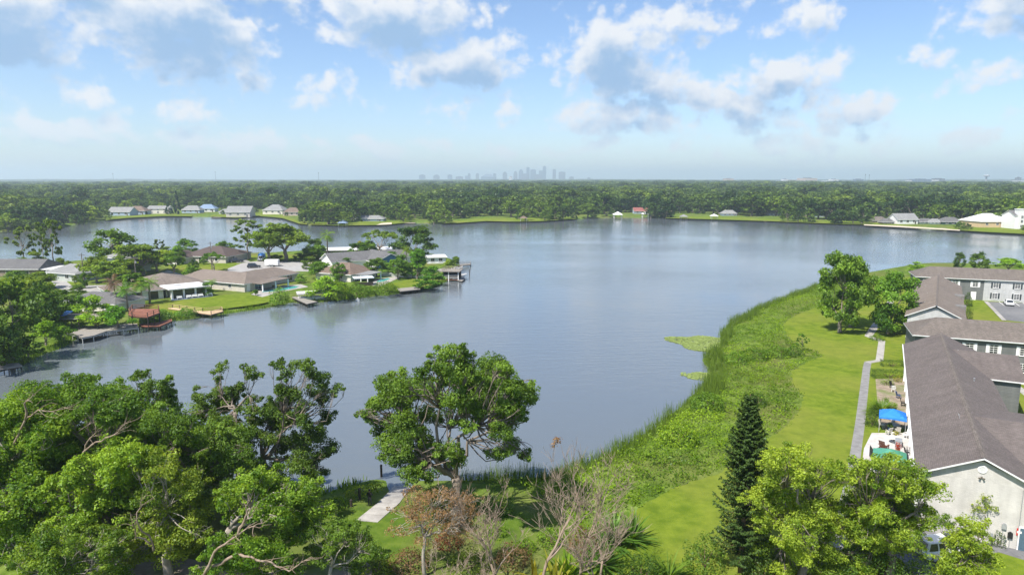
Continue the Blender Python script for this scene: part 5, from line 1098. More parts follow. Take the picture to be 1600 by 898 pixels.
px_tree('oak whose small tuft rises above the left grove', 250, 820, zc(0, 540, 2.509, [(550, 120, 34), (612, 160, 50), (662, 182, 36), (560, 190, 40), (640, 215, 42), (560, 260, 60), (610, 300, 60), (500, 300, 66), (560, 360, 62), (640, 360, 60), (480, 380, 60)]), 14, tr=.32, nl=4, size=.25, dens=70, base=.45)
px_tree('broad green oak at the back of the left grove', 110, 830, fill([(60, 612), (110, 598), (180, 614), (240, 655), (240, 705), (120, 725), (20, 710), (20, 645)], 39, 20, 34, 15), 15, tr=.45, nl=6, size=.26, dens=62, color=(1.1, 1.15, 1))
px_tree('light green oak filling the left edge', 20, 880, fill([(-60, 635), (30, 622), (70, 655), (110, 720), (110, 820), (40, 898), (-80, 898)], 36, 26, 42, 16), 16, tr=.45, nl=6, size=.28, dens=56, mleaf=M_leafb, mbark=M_barkp, color=(.85, .95, .9), base=.38)
px_tree('yellow green oak in the middle of the left grove', 175, 900, fill([(90, 760), (130, 730), (200, 700), (215, 760), (200, 820), (120, 850), (80, 820)], 30, 20, 32, 17), 17, tr=.35, nl=5, size=.26, dens=60, mleaf=M_leafb, color=(.95, 1.05, 1))
px_tree('pale olive tree with bare grey twigs in front of the left grove', 265, 905, fill([(200, 745), (240, 715), (300, 740), (330, 790), (300, 860), (220, 880), (190, 820)], 30, 18, 30, 18), 18, tr=.3, nl=6, size=.23, dens=48, mleaf=M_leafb, mbark=M_barkp, color=(.95, .92, 1.15), base=.5)
px_tree('light green oak with a forked pale trunk at the front of the left grove', 318, 935, fill([(350, 752), (420, 735), (480, 760), (498, 800), (450, 830), (400, 815), (350, 800)], 27, 17, 28, 19), 19, tr=.33, nl=5, size=.24, dens=60, mleaf=M_leafb, mbark=M_barkp, trunk_px=(360, 825), color=(.85, .95, .95), dY=1)
px_tree('low grey green tree in the bottom left corner', 90, 960, fill([(20, 860), (80, 830), (180, 850), (190, 900), (30, 910)], 18, 18, 30, 20), 20, tr=.25, nl=5, size=.22, dens=60, mleaf=M_leafb, mbark=M_barkp, color=(.8, .85, 1.0))
px_tree('green tree between the olive tree and the forked oak', 400, 950, fill([(330, 830), (390, 850), (440, 860), (470, 880), (450, 910), (320, 910)], 16, 16, 26, 29), 29, tr=.2, nl=4, size=.22, dens=62, mleaf=M_leafb, color=(.8, .95, .9))
px_tree('small dark tree with arching bare branches left of the ramp', 520, 935, fill([(470, 850), (520, 800), (560, 820), (590, 860), (570, 898), (500, 890)], 18, 11, 20, 21), 21, tr=.16, nl=5, size=.2, dens=70, mbark=M_barkp, extra=3, base=.45)
px_tree('dense green tree in the dark middle of the left grove', 300, 850, fill([(170, 690), (260, 650), (340, 680), (400, 720), (380, 760), (260, 740), (160, 740)], 30, 20, 32, 22), 22, tr=.35, nl=5, size=.25, dens=62)
R1 = fill([(1195, 720), (1230, 705), (1270, 695), (1305, 705), (1318, 750), (1325, 820), (1318, 898), (1210, 898), (1182, 850), (1180, 760)], 45, 15, 27, 23)
px_tree('yellow green tree right beside the tall pine', 1255, 915, R1, 23, tr=.3, nl=6, size=.20, dens=80, mleaf=M_leafb, color=(1.12, 1.08, 1.1), base=.45)
R2 = fill([(1335, 730), (1380, 712), (1430, 722), (1455, 760), (1465, 810), (1440, 845), (1420, 870), (1350, 898), (1320, 880), (1318, 780)], 48, 15, 26, 24)
px_tree('yellow green tree in front of the green canopy', 1385, 910, R2, 24, tr=.3, nl=6, size=.20, dens=80, mleaf=M_leafb, color=(1.1, 1.08, 1.1), base=.45)
R3 = fill([(1480, 850), (1500, 820), (1525, 812), (1540, 840), (1560, 875), (1555, 905), (1470, 905)], 21, 12, 20, 25)
px_tree('bushy yellow green tree at the drive in the bottom right', 1515, 935, R3, 25, tr=.2, nl=5, size=.19, dens=85, mleaf=M_leafb, color=(1.12, 1.08, 1.0), base=.45, extra=4)
px_tree('thin young tree with a flat tuft before the white gable', 1534, 846, [(1538, 782, 9), (1530, 795, 10), (1546, 793, 11), (1552, 790, 7), (1540, 797, 9), (1538, 775, 6)], 26, tr=.05, nl=4, size=.15, dens=60, mleaf=M_leafb, color=(1.2, 1.1, 1), extra=0, fork=.6)
px_tree('small dark green sapling left of the white gable', 1470, 850, [(1478, 810, 12), (1472, 818, 10), (1483, 820, 8)], 27, tr=.05, nl=3, size=.16, dens=90, extra=0)
px_tree('dying tree with withered orange leaves below the large oak', 665, 900, fill([(600, 800), (640, 768), (690, 752), (735, 775), (745, 820), (720, 860), (640, 850), (600, 830)], 36, 11, 20, 28), 28, tr=.15, nl=7, size=.15, dens=26, mleaf=M_dead, mbark=M_barkp, base=.55, extra=3)

# pale bare limbs that stand out of the left crowns, each a part of its tree
def bare_limbs(label, lines, dY, r0):
    t = next(o for o in bpy.data.objects if o.get('label') == label); b = t.location; rng = np.random.default_rng(len(label))
    for ln in lines:
        pts = [np.array(at_y(x, y, b.y+dY+dd))-np.array(b) for x, y, dd in ln]; m = MB(); fine = []
        for i in range(len(pts)-1):
            seg = bend(rng, pts[i], pts[i+1], 4, .05); fine += seg if i == 0 else seg[1:]
        n = len(fine); m.tube(fine, [r0*(1-.82*i/(n-1)) for i in range(n)], 7)
        for k in range(n//2, n):
            for _ in range(2):
                d = rng.normal(0, 1, 3)*.5+(fine[k]-fine[k-1])/np.linalg.norm(fine[k]-fine[k-1]); d[2] = abs(d[2])*.7; m.tube(bend(rng, fine[k], fine[k]+d*rng.uniform(.7, 1.5), 3, .12), [r0*.2, r0*.15, r0*.1, r0*.05], 4, False)
        m.build('bare_limb', M_deadw, t, True)
bare_limbs('broad green oak at the back of the left grove', [[(20, 700, 0), (40, 655, -1), (60, 640, -1.5), (100, 636, -1.5)], [(40, 655, -1), (38, 630, -1.5), (52, 615, -1.5)]], -6.5, .11)
bare_limbs('dense green tree in the dark middle of the left grove', [[(128, 712, 0), (150, 690, -.5), (180, 678, -1), (195, 662, -1)], [(130, 708, 0), (140, 685, -.5), (150, 668, -1)]], -6.5, .085)
bare_limbs('light green oak with a forked pale trunk at the front of the left grove', [[(318, 900, 0), (335, 862, -.5), (368, 838, -1), (402, 818, -1)], [(332, 884, 0), (372, 864, -.5), (410, 876, -1), (452, 892, -1), (482, 872, -1)], [(372, 836, -1), (382, 812, -1), (384, 790, -1)]], -3.5, .13)
bare_limbs('pale olive tree with bare grey twigs in front of the left grove', [[(240, 860, 0), (222, 830, -.5), (214, 800, -1), (222, 778, -1)], [(236, 850, 0), (212, 838, -.5), (206, 812, -1)]], -4.5, .09)

# ---- bare dead trees
def dead_tree(label, px, py, h, seed, lean=(0, 0), spread=.55, tr=.16, top=None, levels=4, mbark=M_deadw):
    b = at(px, py); rng = np.random.default_rng(seed); r = thing('dead_tree', label, 'tree', b, group='bare dead trees at the front'); mb = MB(); tw = MB()
    tops = []
    def grow(p, d, L_, rad, lv):
        n = 5; pts = [p]; dd = d.copy()
        for i in range(n): dd = dd+rng.normal(0, .13, 3)+np.array([0, 0, .05]); dd /= np.linalg.norm(dd); pts.append(pts[-1]+dd*L_/n)
        tops.append(pts[-1])
        (mb if lv < 2 else tw).tube(pts, [rad*(1-.55*i/n) for i in range(n+1)], 7 if lv < 2 else 4, lv < 2)
        if lv < levels:
            for _ in range(int(rng.integers(3, 6)) if lv else int(rng.integers(5, 8))):
                i = int(rng.integers(2, n+1)); q = rng.normal(0, 1, 3)*spread; q[2] = abs(q[2])*.6; e = dd*.75+q; e /= np.linalg.norm(e); grow(pts[i], e, L_*rng.uniform(.45, .72), max(.014, rad*(1-.55*i/n)*.68), lv+1)
    d = np.array([lean[0], lean[1], 1.0]); grow(np.array([0, 0, -.2]), d/np.linalg.norm(d), h*.56, tr, 0)
    mb.build('trunk', mbark, r, True); tw.build('twigs', mbark, r)['kind'] = 'stuff'
    if top:
        V, T = clump_leaves(rng, [(max(tops, key=lambda p: p[2]), .5), (max(tops, key=lambda p: p[2])-np.array([.1, 0, .5]), .4)], 60, .16, base=.3); link(bpy.data.objects.new('withered_tuft', quad_mesh('withered_tuft', V, M_dead, T)), r)['kind'] = 'stuff'
    return r
dead_tree('bare dead tree leaning left over the withered orange leaves', 790, 930, 8.6, 31, (-.45, .1), .6, .15)
dead_tree('upright dead tree with a withered reddish tuft on top', 845, 925, 12.2, 32, (.0, .05), .38, .15, True)
dead_tree('dead tree with pale forked branches right of the withered tuft', 900, 935, 10.5, 33, (.1, .1), .6, .15)
dead_tree('dead tree with long low limbs before the dark strap plants', 925, 955, 8.0, 34, (.22, 0), .75, .15)
dead_tree('grey bare scrub tree at the bottom below the orange leaves', 690, 985, 5.2, 35, (-.1, .1), .8, .09)
dead_tree('grey bare scrub tree at the bottom between the dead trunks', 760, 975, 5.5, 36, (.05, .1), .8, .09)

# ---- Norfolk pine
def norfolk(label, px, py, h):
    b = at(px, py); rng = np.random.default_rng(41); r = thing('norfolk_pine', label, 'tree', b); mb = MB(); mb.tube([(0, 0, -.3), (.05, 0, h*.5), (0, .05, h)], [.24, .16, .02], 9); mb.build('trunk', M_barkb, r, True)
    C, Nn, T, br = [], [], [], MB(); z = 1.5
    while z < h-.15:
        t = (z-1.5)/(h-1.5); L0 = 2.5*(1-t)**.55*(.88+.12*math.sin(z*1.3))+.15; n = 7 if t < .85 else 5; ph = rng.uniform(0, 6.28)
        for k in range(n):
            a = ph+2*math.pi*k/n+rng.normal(0, .12); L_ = L0*rng.uniform(.8, 1.1); ca, sa = math.cos(a), math.sin(a); pts = []
            if t < .3 and rng.random() < .25: continue
            for i in range(9):
                s = i/8; pts.append(np.array([ca*L_*s, sa*L_*s, z-.10*L_*math.sin(math.pi*s*.9)+.30*L_*s**2.4]))
            br.tube(pts, [.035*(1-.7*i/8) for i in range(9)], 4, False)
            side = np.array([-sa, ca, 0])
            for i in range(1, 9):
                s = i/8; wl = .30*L_*(1-s*.6)*min(1, s*2.2)
                for sg in (-1, 1):
                    for q in range(3):
                        f = (q+1)/3; c = pts[i]+side*sg*wl*f*(.9)+np.array([ca, sa, 0])*wl*f*.5+np.array([0, 0, .12*f*wl])
                        m = 4; C.append(c+rng.normal(0, .045, (m, 3))); Nn.append(np.tile([ca*.2, sa*.2, 1.0], (m, 1))); T.append(np.full(m, .4+.25*s+.12*t)+rng.normal(0, .15, m))
                m = 5; C.append(pts[i]+rng.normal(0, .06, (m, 3))); Nn.append(np.tile([0, 0, 1.0], (m, 1))); T.append(np.full(m, .45)+rng.normal(0, .15, m))
        z += .52*(1-.42*t)
    br.build('branches', M_barkb, r)
    rng2 = np.random.default_rng(4); C = np.concatenate(C); V = leaf_quads(rng2, C, np.concatenate(Nn), .19, .5, .5); link(bpy.data.objects.new('needles', quad_mesh('needles', V, M_pine, np.clip(np.concatenate(T), 0, 1))), r)
norfolk('tall dark green pine with tiered branches in front of the marsh', 1157, 893, 15.2)

# ---- shrubs, hedges, grasses
def shrub(label, p, rx, ry, rz_, m, seed, dens=70, size=.2, color=(1, 1, 1), name='shrub', box=False, group=None, base=.42, cat='shrub'):
    rng = np.random.default_rng(seed); r = thing(name, label, cat, p, 0, group); n = int(dens*(rx*ry+rx*rz_+ry*rz_)*2)
    d = rng.normal(0, 1, (n, 3)); d /= np.linalg.norm(d, axis=1, keepdims=True); d[:, 2] = np.abs(d[:, 2])
    if box:
        q = rng.uniform(-1, 1, (n, 3)); q[:, 2] = np.abs(q[:, 2]); ax = rng.choice(3, n, p=[.25, .25, .5]); sgn = np.where(rng.random(n) < .5, -1, 1); sgn[ax == 2] = 1
        q[np.arange(n), ax] = sgn*rng.uniform(.85, 1.04, n); d = np.zeros((n, 3)); d[np.arange(n), ax] = sgn
    else:
        lum = 1+.16*np.sin(d[:, 0]*5+seed)*np.cos(d[:, 1]*5+seed*2)+.1*np.sin(d[:, 2]*9+d[:, 0]*4); q = d*(rng.uniform(.45, 1, (n, 1))**.4)*lum[:, None]
    C = q*np.array([rx, ry, rz_]); C[:, 2] = np.maximum(C[:, 2], .03)
    link(bpy.data.objects.new('foliage', quad_mesh('foliage', leaf_quads(rng, C, d+np.array([0, 0, .4]), size, .55, .7), m, np.clip(base+rng.normal(0, .22, n)+.12*np.sin(C[:, 0]*2.1+C[:, 1]*1.7), 0, 1))), r).color = (*color, 1)
    st = MB()
    for k in range(5): a = k*1.3; st.tube([(0, 0, -.1), (math.cos(a)*rx*.4, math.sin(a)*ry*.4, rz_*.6)], [.05, .02], 5)
    st.build('stem', M_barkb, r); return r
def spx(label, px, py, wpx, hpx, m, seed, **k):
    b = at(px, py); s = depth_px(b.y, 1); return shrub(label, b, wpx*s/2, wpx*s/2*.9, hpx*s*1.05, m, seed, **k)
RZH = RZP
h = shrub('clipped dark green hedge, the longer and nearer of two', at(1389, 590), 2.6, 1.0, 1.25, M_leafd, 51, 170, .14, box=True, name='hedge', cat='hedge'); h.rotation_euler.z = -.15
h = shrub('clipped dark green hedge behind the longer one', at(1394, 572), 1.8, .7, 1.0, M_leafd, 52, 170, .14, box=True, name='hedge', cat='hedge'); h.rotation_euler.z = -.15
spx('dark rounded shrub left of the blue canopy', 1363, 664, 26, 26, M_leafd, 53, dens=120, size=.14)
spx('white flowering shrub at the wall corner of the tan roofed block', 1370, 531, 24, 10, M_leaf, 54, dens=90, size=.15)
spx('dark shrub at the corner of the far block lawn', 1511, 500, 16, 22, M_leafd, 55); spx('dark shrub by the tan roof above the parking lawn', 1511, 478, 15, 20, M_leafd, 56)
spx('round shrub before the white half of the farthest block', 1563, 467, 14, 10, M_leaf, 57); spx('clipped shrub under the grey wall at the right edge', 1580, 578, 30, 6, M_leafd, 58, dens=110); spx('dark shrub at the corner of the grey walled court', 1562, 580, 12, 14, M_leafd, 59)
spx('clipped round bush against the white gable', 1559, 851, 24, 22, M_leafd, 60, dens=160, size=.12); spx('pale green bush on the brown patio bed', 1386, 600, 20, 8, M_leafb, 61, dens=100, size=.13)
spx('small plant by the pot row at the hedge end', 1402, 596, 14, 10, M_yellow, 62, dens=80, size=.13); spx('dark shrub under the tan block gable corner', 1398, 522, 18, 16, M_leafd, 63)
def arching(label, p, L_, n, seed, m, w=.05, name='fountain_grass', cat='ornamental grass', up=.9, base=.5, col=(1, 1, 1), seg=5, droop=1.2):
    """clump of arching strap leaves"""
    rng = np.random.default_rng(seed); V, T = [], []
    for k in range(n):
        a = rng.uniform(0, 6.283); e = rng.uniform(.25, 1.25)*up; d = np.array([math.cos(a)*math.cos(e), math.sin(a)*math.cos(e), math.sin(e)]); l = L_*rng.uniform(.6, 1.05); s = np.array([-math.sin(a), math.cos(a), 0]); p0 = np.array([math.cos(a), math.sin(a), 0])*rng.uniform(0, .15)*L_*.3; q = [p0]
        tt = np.clip(base+rng.normal(0, .2), 0, 1)
        for i in range(seg): d = d+np.array([0, 0, -droop/seg*(.4+i/seg)]); d /= np.linalg.norm(d); q.append(q[-1]+d*l/seg)
        for i in range(seg):
            w0 = w*(1-(i/seg)**2)*(.5 if i == 0 else 1); w1 = w*(1-((i+1)/seg)**2)+.004; V.append([q[i]-s*w0, q[i]+s*w0, q[i+1]+s*w1, q[i+1]-s*w1]); T.append(tt)
    r = thing(name, label, cat, p); o = link(bpy.data.objects.new('leaves', quad_mesh('leaves', np.maximum(np.array(V), np.array([-99, -99, .02])), m, np.array(T))), r); o.color = (*col, 1)
    MB().lathe([(L_*.08, -.1), (L_*.07, .2), (L_*.02, .4)], (0, 0, 0), 7).build('stem', M_barkb, r); return r
arching('large fountain grass mound beside the footpath', at(1378, 647), 2.9, 620, 70, M_leafb, .05, up=1.0, base=.35, col=(.9, .95, 1.1))
arching('dark strap leaved plant beside the dead trees', at(955, 850), 3.6, 70, 71, M_leafd, .16, 'strap_plant', 'plant', 1.25, .5, (1.1, 1.3, 1.1), droop=.7)
arching('second dark strap leaved plant nearer the lawn', at(985, 845), 3.0, 60, 72, M_leafd, .15, 'strap_plant', 'plant', 1.2, .45, (1.1, 1.3, 1.1), droop=.7)
arching('dark strap leaved plant low among the dead branches', at(940, 885), 3.0, 60, 73, M_leafd, .15, 'strap_plant', 'plant', 1.2, .5, (1.1, 1.3, 1.1), droop=.8)
arching('arching palm like plant at the bottom left of the pine', at(1045, 905), 2.9, 90, 74, M_leafb, .07, 'palm_shrub', 'plant', 1.0, .3, (.55, .65, .7), droop=1.3)
arching('arching yellow green plant at the bottom edge', at(1010, 918), 2.8, 70, 75, M_leafb, .08, 'palm_shrub', 'plant', 1.0, .3, (.6, .65, .6), droop=1.3)
arching('banana like plant with yellow leaves among the dead trunks', at(868, 925), 3.4, 16, 76, M_yellow, .2, 'banana_plant', 'plant', 1.3, .5, droop=.8)
arching('lime green big leaved plant behind the dead trunks', at(885, 905), 3.2, 40, 77, M_leafb, .2, 'banana_plant', 'plant', 1.2, .5, (.8, .9, .6), droop=.9)
arching('yellow leaved plant at the foot of the upright dead tree', at(835, 905), 2.8, 12, 78, M_yellow, .2, 'banana_plant', 'plant', 1.3, .4, droop=.9)
for i, (px, py, w, h_, m, c, lab) in enumerate([(1100, 885, 70, 48, M_leaf, (1, 1, 1), 'dark shrub at the left foot of the pine'), (1190, 905, 60, 50, M_leafd, (1, 1, 1), 'dark shrub at the right foot of the pine'), (1215, 900, 26, 20, M_red, (1, 1, 1), 'red leaved shrub between the pine and the yellow green tree'),
        (780, 800, 50, 34, M_leaf, (.9, 1, .9), 'dark bush to the right of the large oak trunk'), (690, 800, 60, 34, M_leafd, (1.1, 1.2, 1), 'dark bush at the left of the large oak trunk'), (672, 778, 34, 20, M_leafb, (.8, .9, .8), 'waterside bush just left of the large oak crown'), (525, 790, 46, 12, M_leafb, (.9, 1, .8), 'green bush on the shore left of the ramp'), (560, 771, 46, 10, M_leafb, (1.3, 1.15, .9), 'olive grassy mound on the shore at the ramp'), (586, 764, 28, 12, M_leafb, (1.2, 1.1, .8), 'round olive bush at the water end of the ramp'),
        (1000, 915, 80, 50, M_leafd, (1.1, 1.2, 1), 'dark bush below the strap plants'), (820, 860, 40, 20, M_leafb, (.9, 1, .8), 'low lime bush on the grass by the dead trees'), (1350, 910, 120, 60, M_leafd, (1, 1.1, 1), 'dark undergrowth between the yellow green trees'), (1440, 915, 90, 40, M_leaf, (1, 1, 1), 'green shrub row in front of the white car'), (700, 850, 50, 22, M_dead, (.7, .5, .5), 'rust brown withered shrub below the large oak'),
        (640, 885, 70, 26, M_dead, (.7, .75, .8), 'tan dry scrub at the bottom below the orange leaves'), (590, 893, 60, 24, M_leafb, (.8, .75, .9), 'olive scrub at the bottom left of the orange tree'), (735, 888, 70, 28, M_leafb, (.75, .7, .9), 'olive scrub under the leaning dead tree'), (800, 880, 60, 30, M_dead, (.65, .7, .7), 'tan dry scrub between the two dead trunks'), (860, 850, 46, 26, M_leafb, (.9, 1, .8), 'green shrub behind the upright dead tree'), (910, 860, 50, 36, M_dead, (.6, .6, .6), 'brown dry scrub among the forked dead branches'), (775, 835, 40, 18, M_leafb, (.85, .95, .8), 'low green shrub on the grass right of the oak trunk'),
        (150, 800, 110, 60, M_leaf, (.8, 1, .8), 'dark undergrowth in the left grove'), (420, 800, 70, 40, M_leafd, (1, 1, 1), 'dark undergrowth below the leaning oak')]):
    spx(lab, px, py, w, h_, m, 80+i, dens=60, size=.19, color=c)
spx('round low shrub in the grass edge of the marsh', 1185, 620+12, 30, 18, M_leaf, 98, dens=60)

# ---- marsh belt: reeds at the water, leafy plants behind, one object of each kind that nobody could count
def marsh():
    rng = np.random.default_rng(7)
    shore = NEAR[14:34]; belt = shore+[tuple(p) for p in [at(x, y)[:2] for x, y in LAWN_EDGE[::-1]]]+[tuple(at(880, 790)[:2])]
    xs, ys = [p[0] for p in belt], [p[1] for p in belt]; n = 90000; X = rng.uniform(min(xs), max(xs), n); Y = rng.uniform(min(ys), max(ys), n)
    k = in_poly_np(X, Y, belt); X, Y = X[k], Y[k]; d = seg_dist_np(X, Y, shore, False); dl = seg_dist_np(X, Y, [tuple(at(x, y)[:2]) for x, y in LAWN_EDGE], False); hz = np.minimum(GZ, .12+d*.26)
    band = np.where(Y < 100, 2.8, 2.6)+.9*np.sin(X*.25)+.6*np.sin(Y*.33)
    # reeds
    r = (d < band)
    def blades(X, Y, Z, hh, n_each, seed, w, lean, m, base, name, label, cat, dead=.05):
        g = np.random.default_rng(seed); n = len(X)*n_each; x = np.repeat(X, n_each)+g.normal(0, .35, n); y = np.repeat(Y, n_each)+g.normal(0, .35, n); z = np.repeat(Z, n_each)-.15; h = np.repeat(hh, n_each)*g.uniform(.6, 1.15, n); a = g.uniform(0, 6.28, n); s = np.stack([np.cos(a), np.sin(a), 0*a], 1)*(w*g.uniform(.7, 1.4, n))[:, None]
        b = np.stack([x, y, z], 1); t = b+np.stack([g.normal(0, lean, n)*h, g.normal(0, lean, n)*h, h], 1); V = np.stack([b-s, b+s, t+s*.25, t-s*.25], 1)
        T = np.clip(base+g.normal(0, .2, n), 0, .95); T[g.random(n) < dead] = 1.0
        tag(link(bpy.data.objects.new(name, quad_mesh(name, V, m, T))), label, cat, kind='stuff')
    sel = r & (rng.random(len(X)) < .95); blades(X[sel], Y[sel], hz[sel], 1.55+.35*np.sin(X[sel]*.4+Y[sel]*.2)+.35*np.sin(X[sel]*1.7-Y[sel]), 8, 8, .032, .16, M_reed, .62, 'reeds', 'tall dark reeds along the water edge of the marsh', 'reeds')
    # leafy plants
    inner = (~r) & (dl > .4); q = inner & (rng.random(len(X)) < np.where(Y < 100, .62, .36)); x, y, z = X[q], Y[q], hz[q]; dlq = dl[q]; big = .5+.5*np.sin(x*.31+1.2)*np.sin(y*.23)
    mnd = np.maximum(0, np.sin(x*1.3+.8*np.sin(y*.9))*np.sin(y*1.15+.7*np.sin(x*.8))); H_ = (.2+.45*big+1.15*mnd+.2*rng.random(len(x)))*np.clip(dlq/3.0, .35, 1); m = 9; n = len(x)*m; g = rng
    C = np.stack([np.repeat(x, m)+g.normal(0, .4, n), np.repeat(y, m)+g.normal(0, .4, n), np.repeat(z, m)+np.repeat(H_, m)*g.uniform(.25, 1.1, n)], 1); N_ = np.tile([0, 0, 1.0], (n, 1))
    tone = .44+.22*np.sin(x*.17+y*.11)+.16*np.sin(x*.5-y*.41)+.2*mnd; T = np.clip(np.repeat(tone, m)+g.normal(0, .2, n), 0, 1)
    tag(link(bpy.data.objects.new('marsh_plants', quad_mesh('marsh_plants', leaf_quads(g, C, N_, .30, .5, .6), M_marsh, T))), 'lush bright green leafy marsh plants between reeds and lawn', 'marsh plants', kind='stuff')
    # dark bushy patches and brownish seeded patch inside the belt
    c = at(1170, 588, 1); e = ((x-c.x)/9)**2+((y-c.y)/6)**2 < 1; blades(x[e], y[e], z[e], np.full(e.sum(), 1.0), 5, 9, .035, .2, M_reed, .9, 'dry_reeds', 'yellow brown seeding reeds in the middle of the marsh', 'reeds', .25)
    lows = (~r) & (dl <= 1.6) & (rng.random(len(X)) < .55); blades(X[lows], Y[lows], hz[lows], np.full(lows.sum(), .38), 4, 10, .05, .3, M_marsh, .3, 'fringe_grass', 'short ragged grass where the marsh meets the lawn', 'grass')
    for i, (px, py, w, h_) in enumerate([(1105, 640, 60, 26), (1180, 560, 52, 16), (1215, 556, 44, 15), (1150, 566, 46, 16), (1060, 690, 70, 30), (1240, 556, 30, 16)]):
        spx(['leafy bush rising from the reeds behind the pine', 'dark green bush in the middle of the marsh', 'dark green bush beside the small marsh tree', 'dark green bush near the lily pads', 'leafy mound in the marsh left of the pine', 'bush at the foot of the small marsh tree'][i], px, py, w, h_, M_leaf if i != 4 else M_leafb, 120+i, dens=50, size=.26, color=(1.1, 1.15, .8))
    # water lilies: floating pads in two patches
    g = np.random.default_rng(11)
    for nm, px, py, rx, ry, n in (('larger pale green patch of lily pads at the marsh edge', 1098, 536, 6.0, 7.0, 2600), ('smaller thin patch of lily pads nearer the camera', 1090, 587, 2.6, 2.3, 260)):
        c = at(px, py, 0); a = g.uniform(0, 6.28, n); rr_ = np.sqrt(g.random(n))*(1+.18*np.sin(a*3)+.12*np.sin(a*5+1)); C = np.stack([c.x+rx*rr_*np.cos(a), c.y+ry*rr_*np.sin(a), g.uniform(.02, .06, n)], 1); V = leaf_quads(g, C, np.tile([0, 0, 1.0], (n, 1)), .55, .95, .05); V[:, :, 2] = np.maximum(V[:, :, 2], .012)
        tag(link(bpy.data.objects.new('lily_pads', quad_mesh('lily_pads', V, M_lily, g.uniform(.1, 1, n)))), nm, 'lily pads', kind='stuff')
    # fringe along the peninsula and along the near left shore
    pts = []; 
    for poly, i0, i1, w in ((PENIN, 3, 24, 1.6), (NEAR, 3, 9, 1.2)):
        for i in range(i0, i1):
            a, b = Vector(poly[i]), Vector(poly[i+1]); L_ = (b-a).length; nn = Vector((-(b-a).y, (b-a).x)).normalized()
            for _ in range(int(L_*9)): pts.append(a.lerp(b, rng.random())+nn*rng.uniform(-w, w))
    P_ = np.array(pts); h_, dd = land_height(P_[:, 0], P_[:, 1]); ok = (dd > -.4) & (np.sin(P_[:, 0]*.2)+np.sin(P_[:, 1]*.31) > -.9)
    ok &= ~((P_[:, 0] > -16) & (P_[:, 0] < -6) & (P_[:, 1] < 80))
    blades(P_[ok, 0], P_[ok, 1], np.maximum(h_[ok], 0), np.full(ok.sum(), .85), 4, 12, .07, .2, M_marsh, .25, 'shore_grass', 'grassy fringe along the peninsula bank', 'grass', .12)
    for i, (px, py, w, h_, m_, c_) in enumerate([(437, 473, 34, 22, M_reed, (1.4, 1.6, 1)), (560, 462, 46, 18, M_marsh, (.8, .9, .8)), (600, 458, 50, 16, M_marsh, (.75, .8, .8)), (530, 466, 40, 24, M_marsh, (1, 1, .8)), (250, 496, 40, 12, M_leaf, (1, 1.2, 1)), (290, 492, 34, 10, M_leaf, (1, 1.2, 1))]):
        spx(['clump of reeds at the pool lawn bank', 'reedy bush on the bank below the patio cover', 'reedy bush on the bank near the short dock', 'lime bush on the bank right of the pontoon boat', 'low shrubs below the sun room lawn', 'low shrubs beside the tan pier'][i], px, py, w, h_, m_, 140+i, dens=30, size=.35, color=c_)
marsh()
# ------------------------------------------------------------------ shared tree meshes, 10 m high and 10 m wide
def proto(kind, seed, leaves, size, mleaf, mbark=M_bark):
    g = random.Random(seed); cl = []
    if kind == 'oak':
        for i in range(38):
            a = g.uniform(0, 6.283); e = g.uniform(-.55, 1.4); r = g.uniform(.55, 1.0); cl.append(((4.0*r*math.cos(a)*math.cos(e), 4.0*r*math.sin(a)*math.cos(e), 5.4+3.7*r*math.sin(e)), g.uniform(1.0, 1.6)))
        fork, nl, tr = 2.6, 6, .34
    elif kind == 'round':
        for i in range(34):
            a = g.uniform(0, 6.283); e = g.uniform(-1.1, 1.5); r = g.uniform(.6, 1.0); cl.append(((3.9*r*math.cos(a)*math.cos(e), 3.9*r*math.sin(a)*math.cos(e), 4.6+4.4*r*math.sin(e)), g.uniform(1.1, 1.7)))
        fork, nl, tr = 1.6, 5, .3
    elif kind == 'airy':
        for i in range(36):
            z = g.uniform(3.4, 9.7); w = 3.9*(1-((z-6.2)/4.6)**2); a = g.uniform(0, 6.283); r = g.uniform(.3, 1)*w; cl.append(((r*math.cos(a), r*math.sin(a), z), g.uniform(.35, .8)))
        fork, nl, tr = 5.2, 7, .16
    elif kind == 'umbrella':
        for i in range(22):
            a = g.uniform(0, 6.283); r = math.sqrt(g.random())*4.3; cl.append(((r*math.cos(a), r*math.sin(a), 9.0-.09*r*r+g.uniform(-.6, .2)), g.uniform(.7, 1.2)))
        fork, nl, tr = 3.4, 6, .3
    elif kind == 'bush':
        for i in range(26):
            a = g.uniform(0, 6.283); e = g.uniform(0, 1.5); r = g.uniform(.6, 1.0); cl.append(((4.0*r*math.cos(a)*math.cos(e), 4.0*r*math.sin(a)*math.cos(e), 1.4+7.4*r*math.sin(e)), g.uniform(1.2, 1.9)))
        fork, nl, tr = .8, 5, .25
    elif kind == 'cypress':
        for i in range(28):
            z = g.uniform(.8, 9.6); w = 3.6*(1-z/10.4); a = g.uniform(0, 6.283); cl.append(((w*math.cos(a), w*math.sin(a), z), .6+.5*(1-z/10)))
        fork, nl, tr = 4.0, 5, .25
    area = sum(4*math.pi*r*r*.5 for c, r in cl)
    return tree_meshes(kind, seed, cl, fork, tr, leaves/area, size, mleaf, mbark, nl, twigs=False, k=5, nsub=6)
HI = {k: [proto(k, 200+i*7+len(k), 11000, .38, M_leaf) for i in range(2)] for k in ('oak', 'round')}
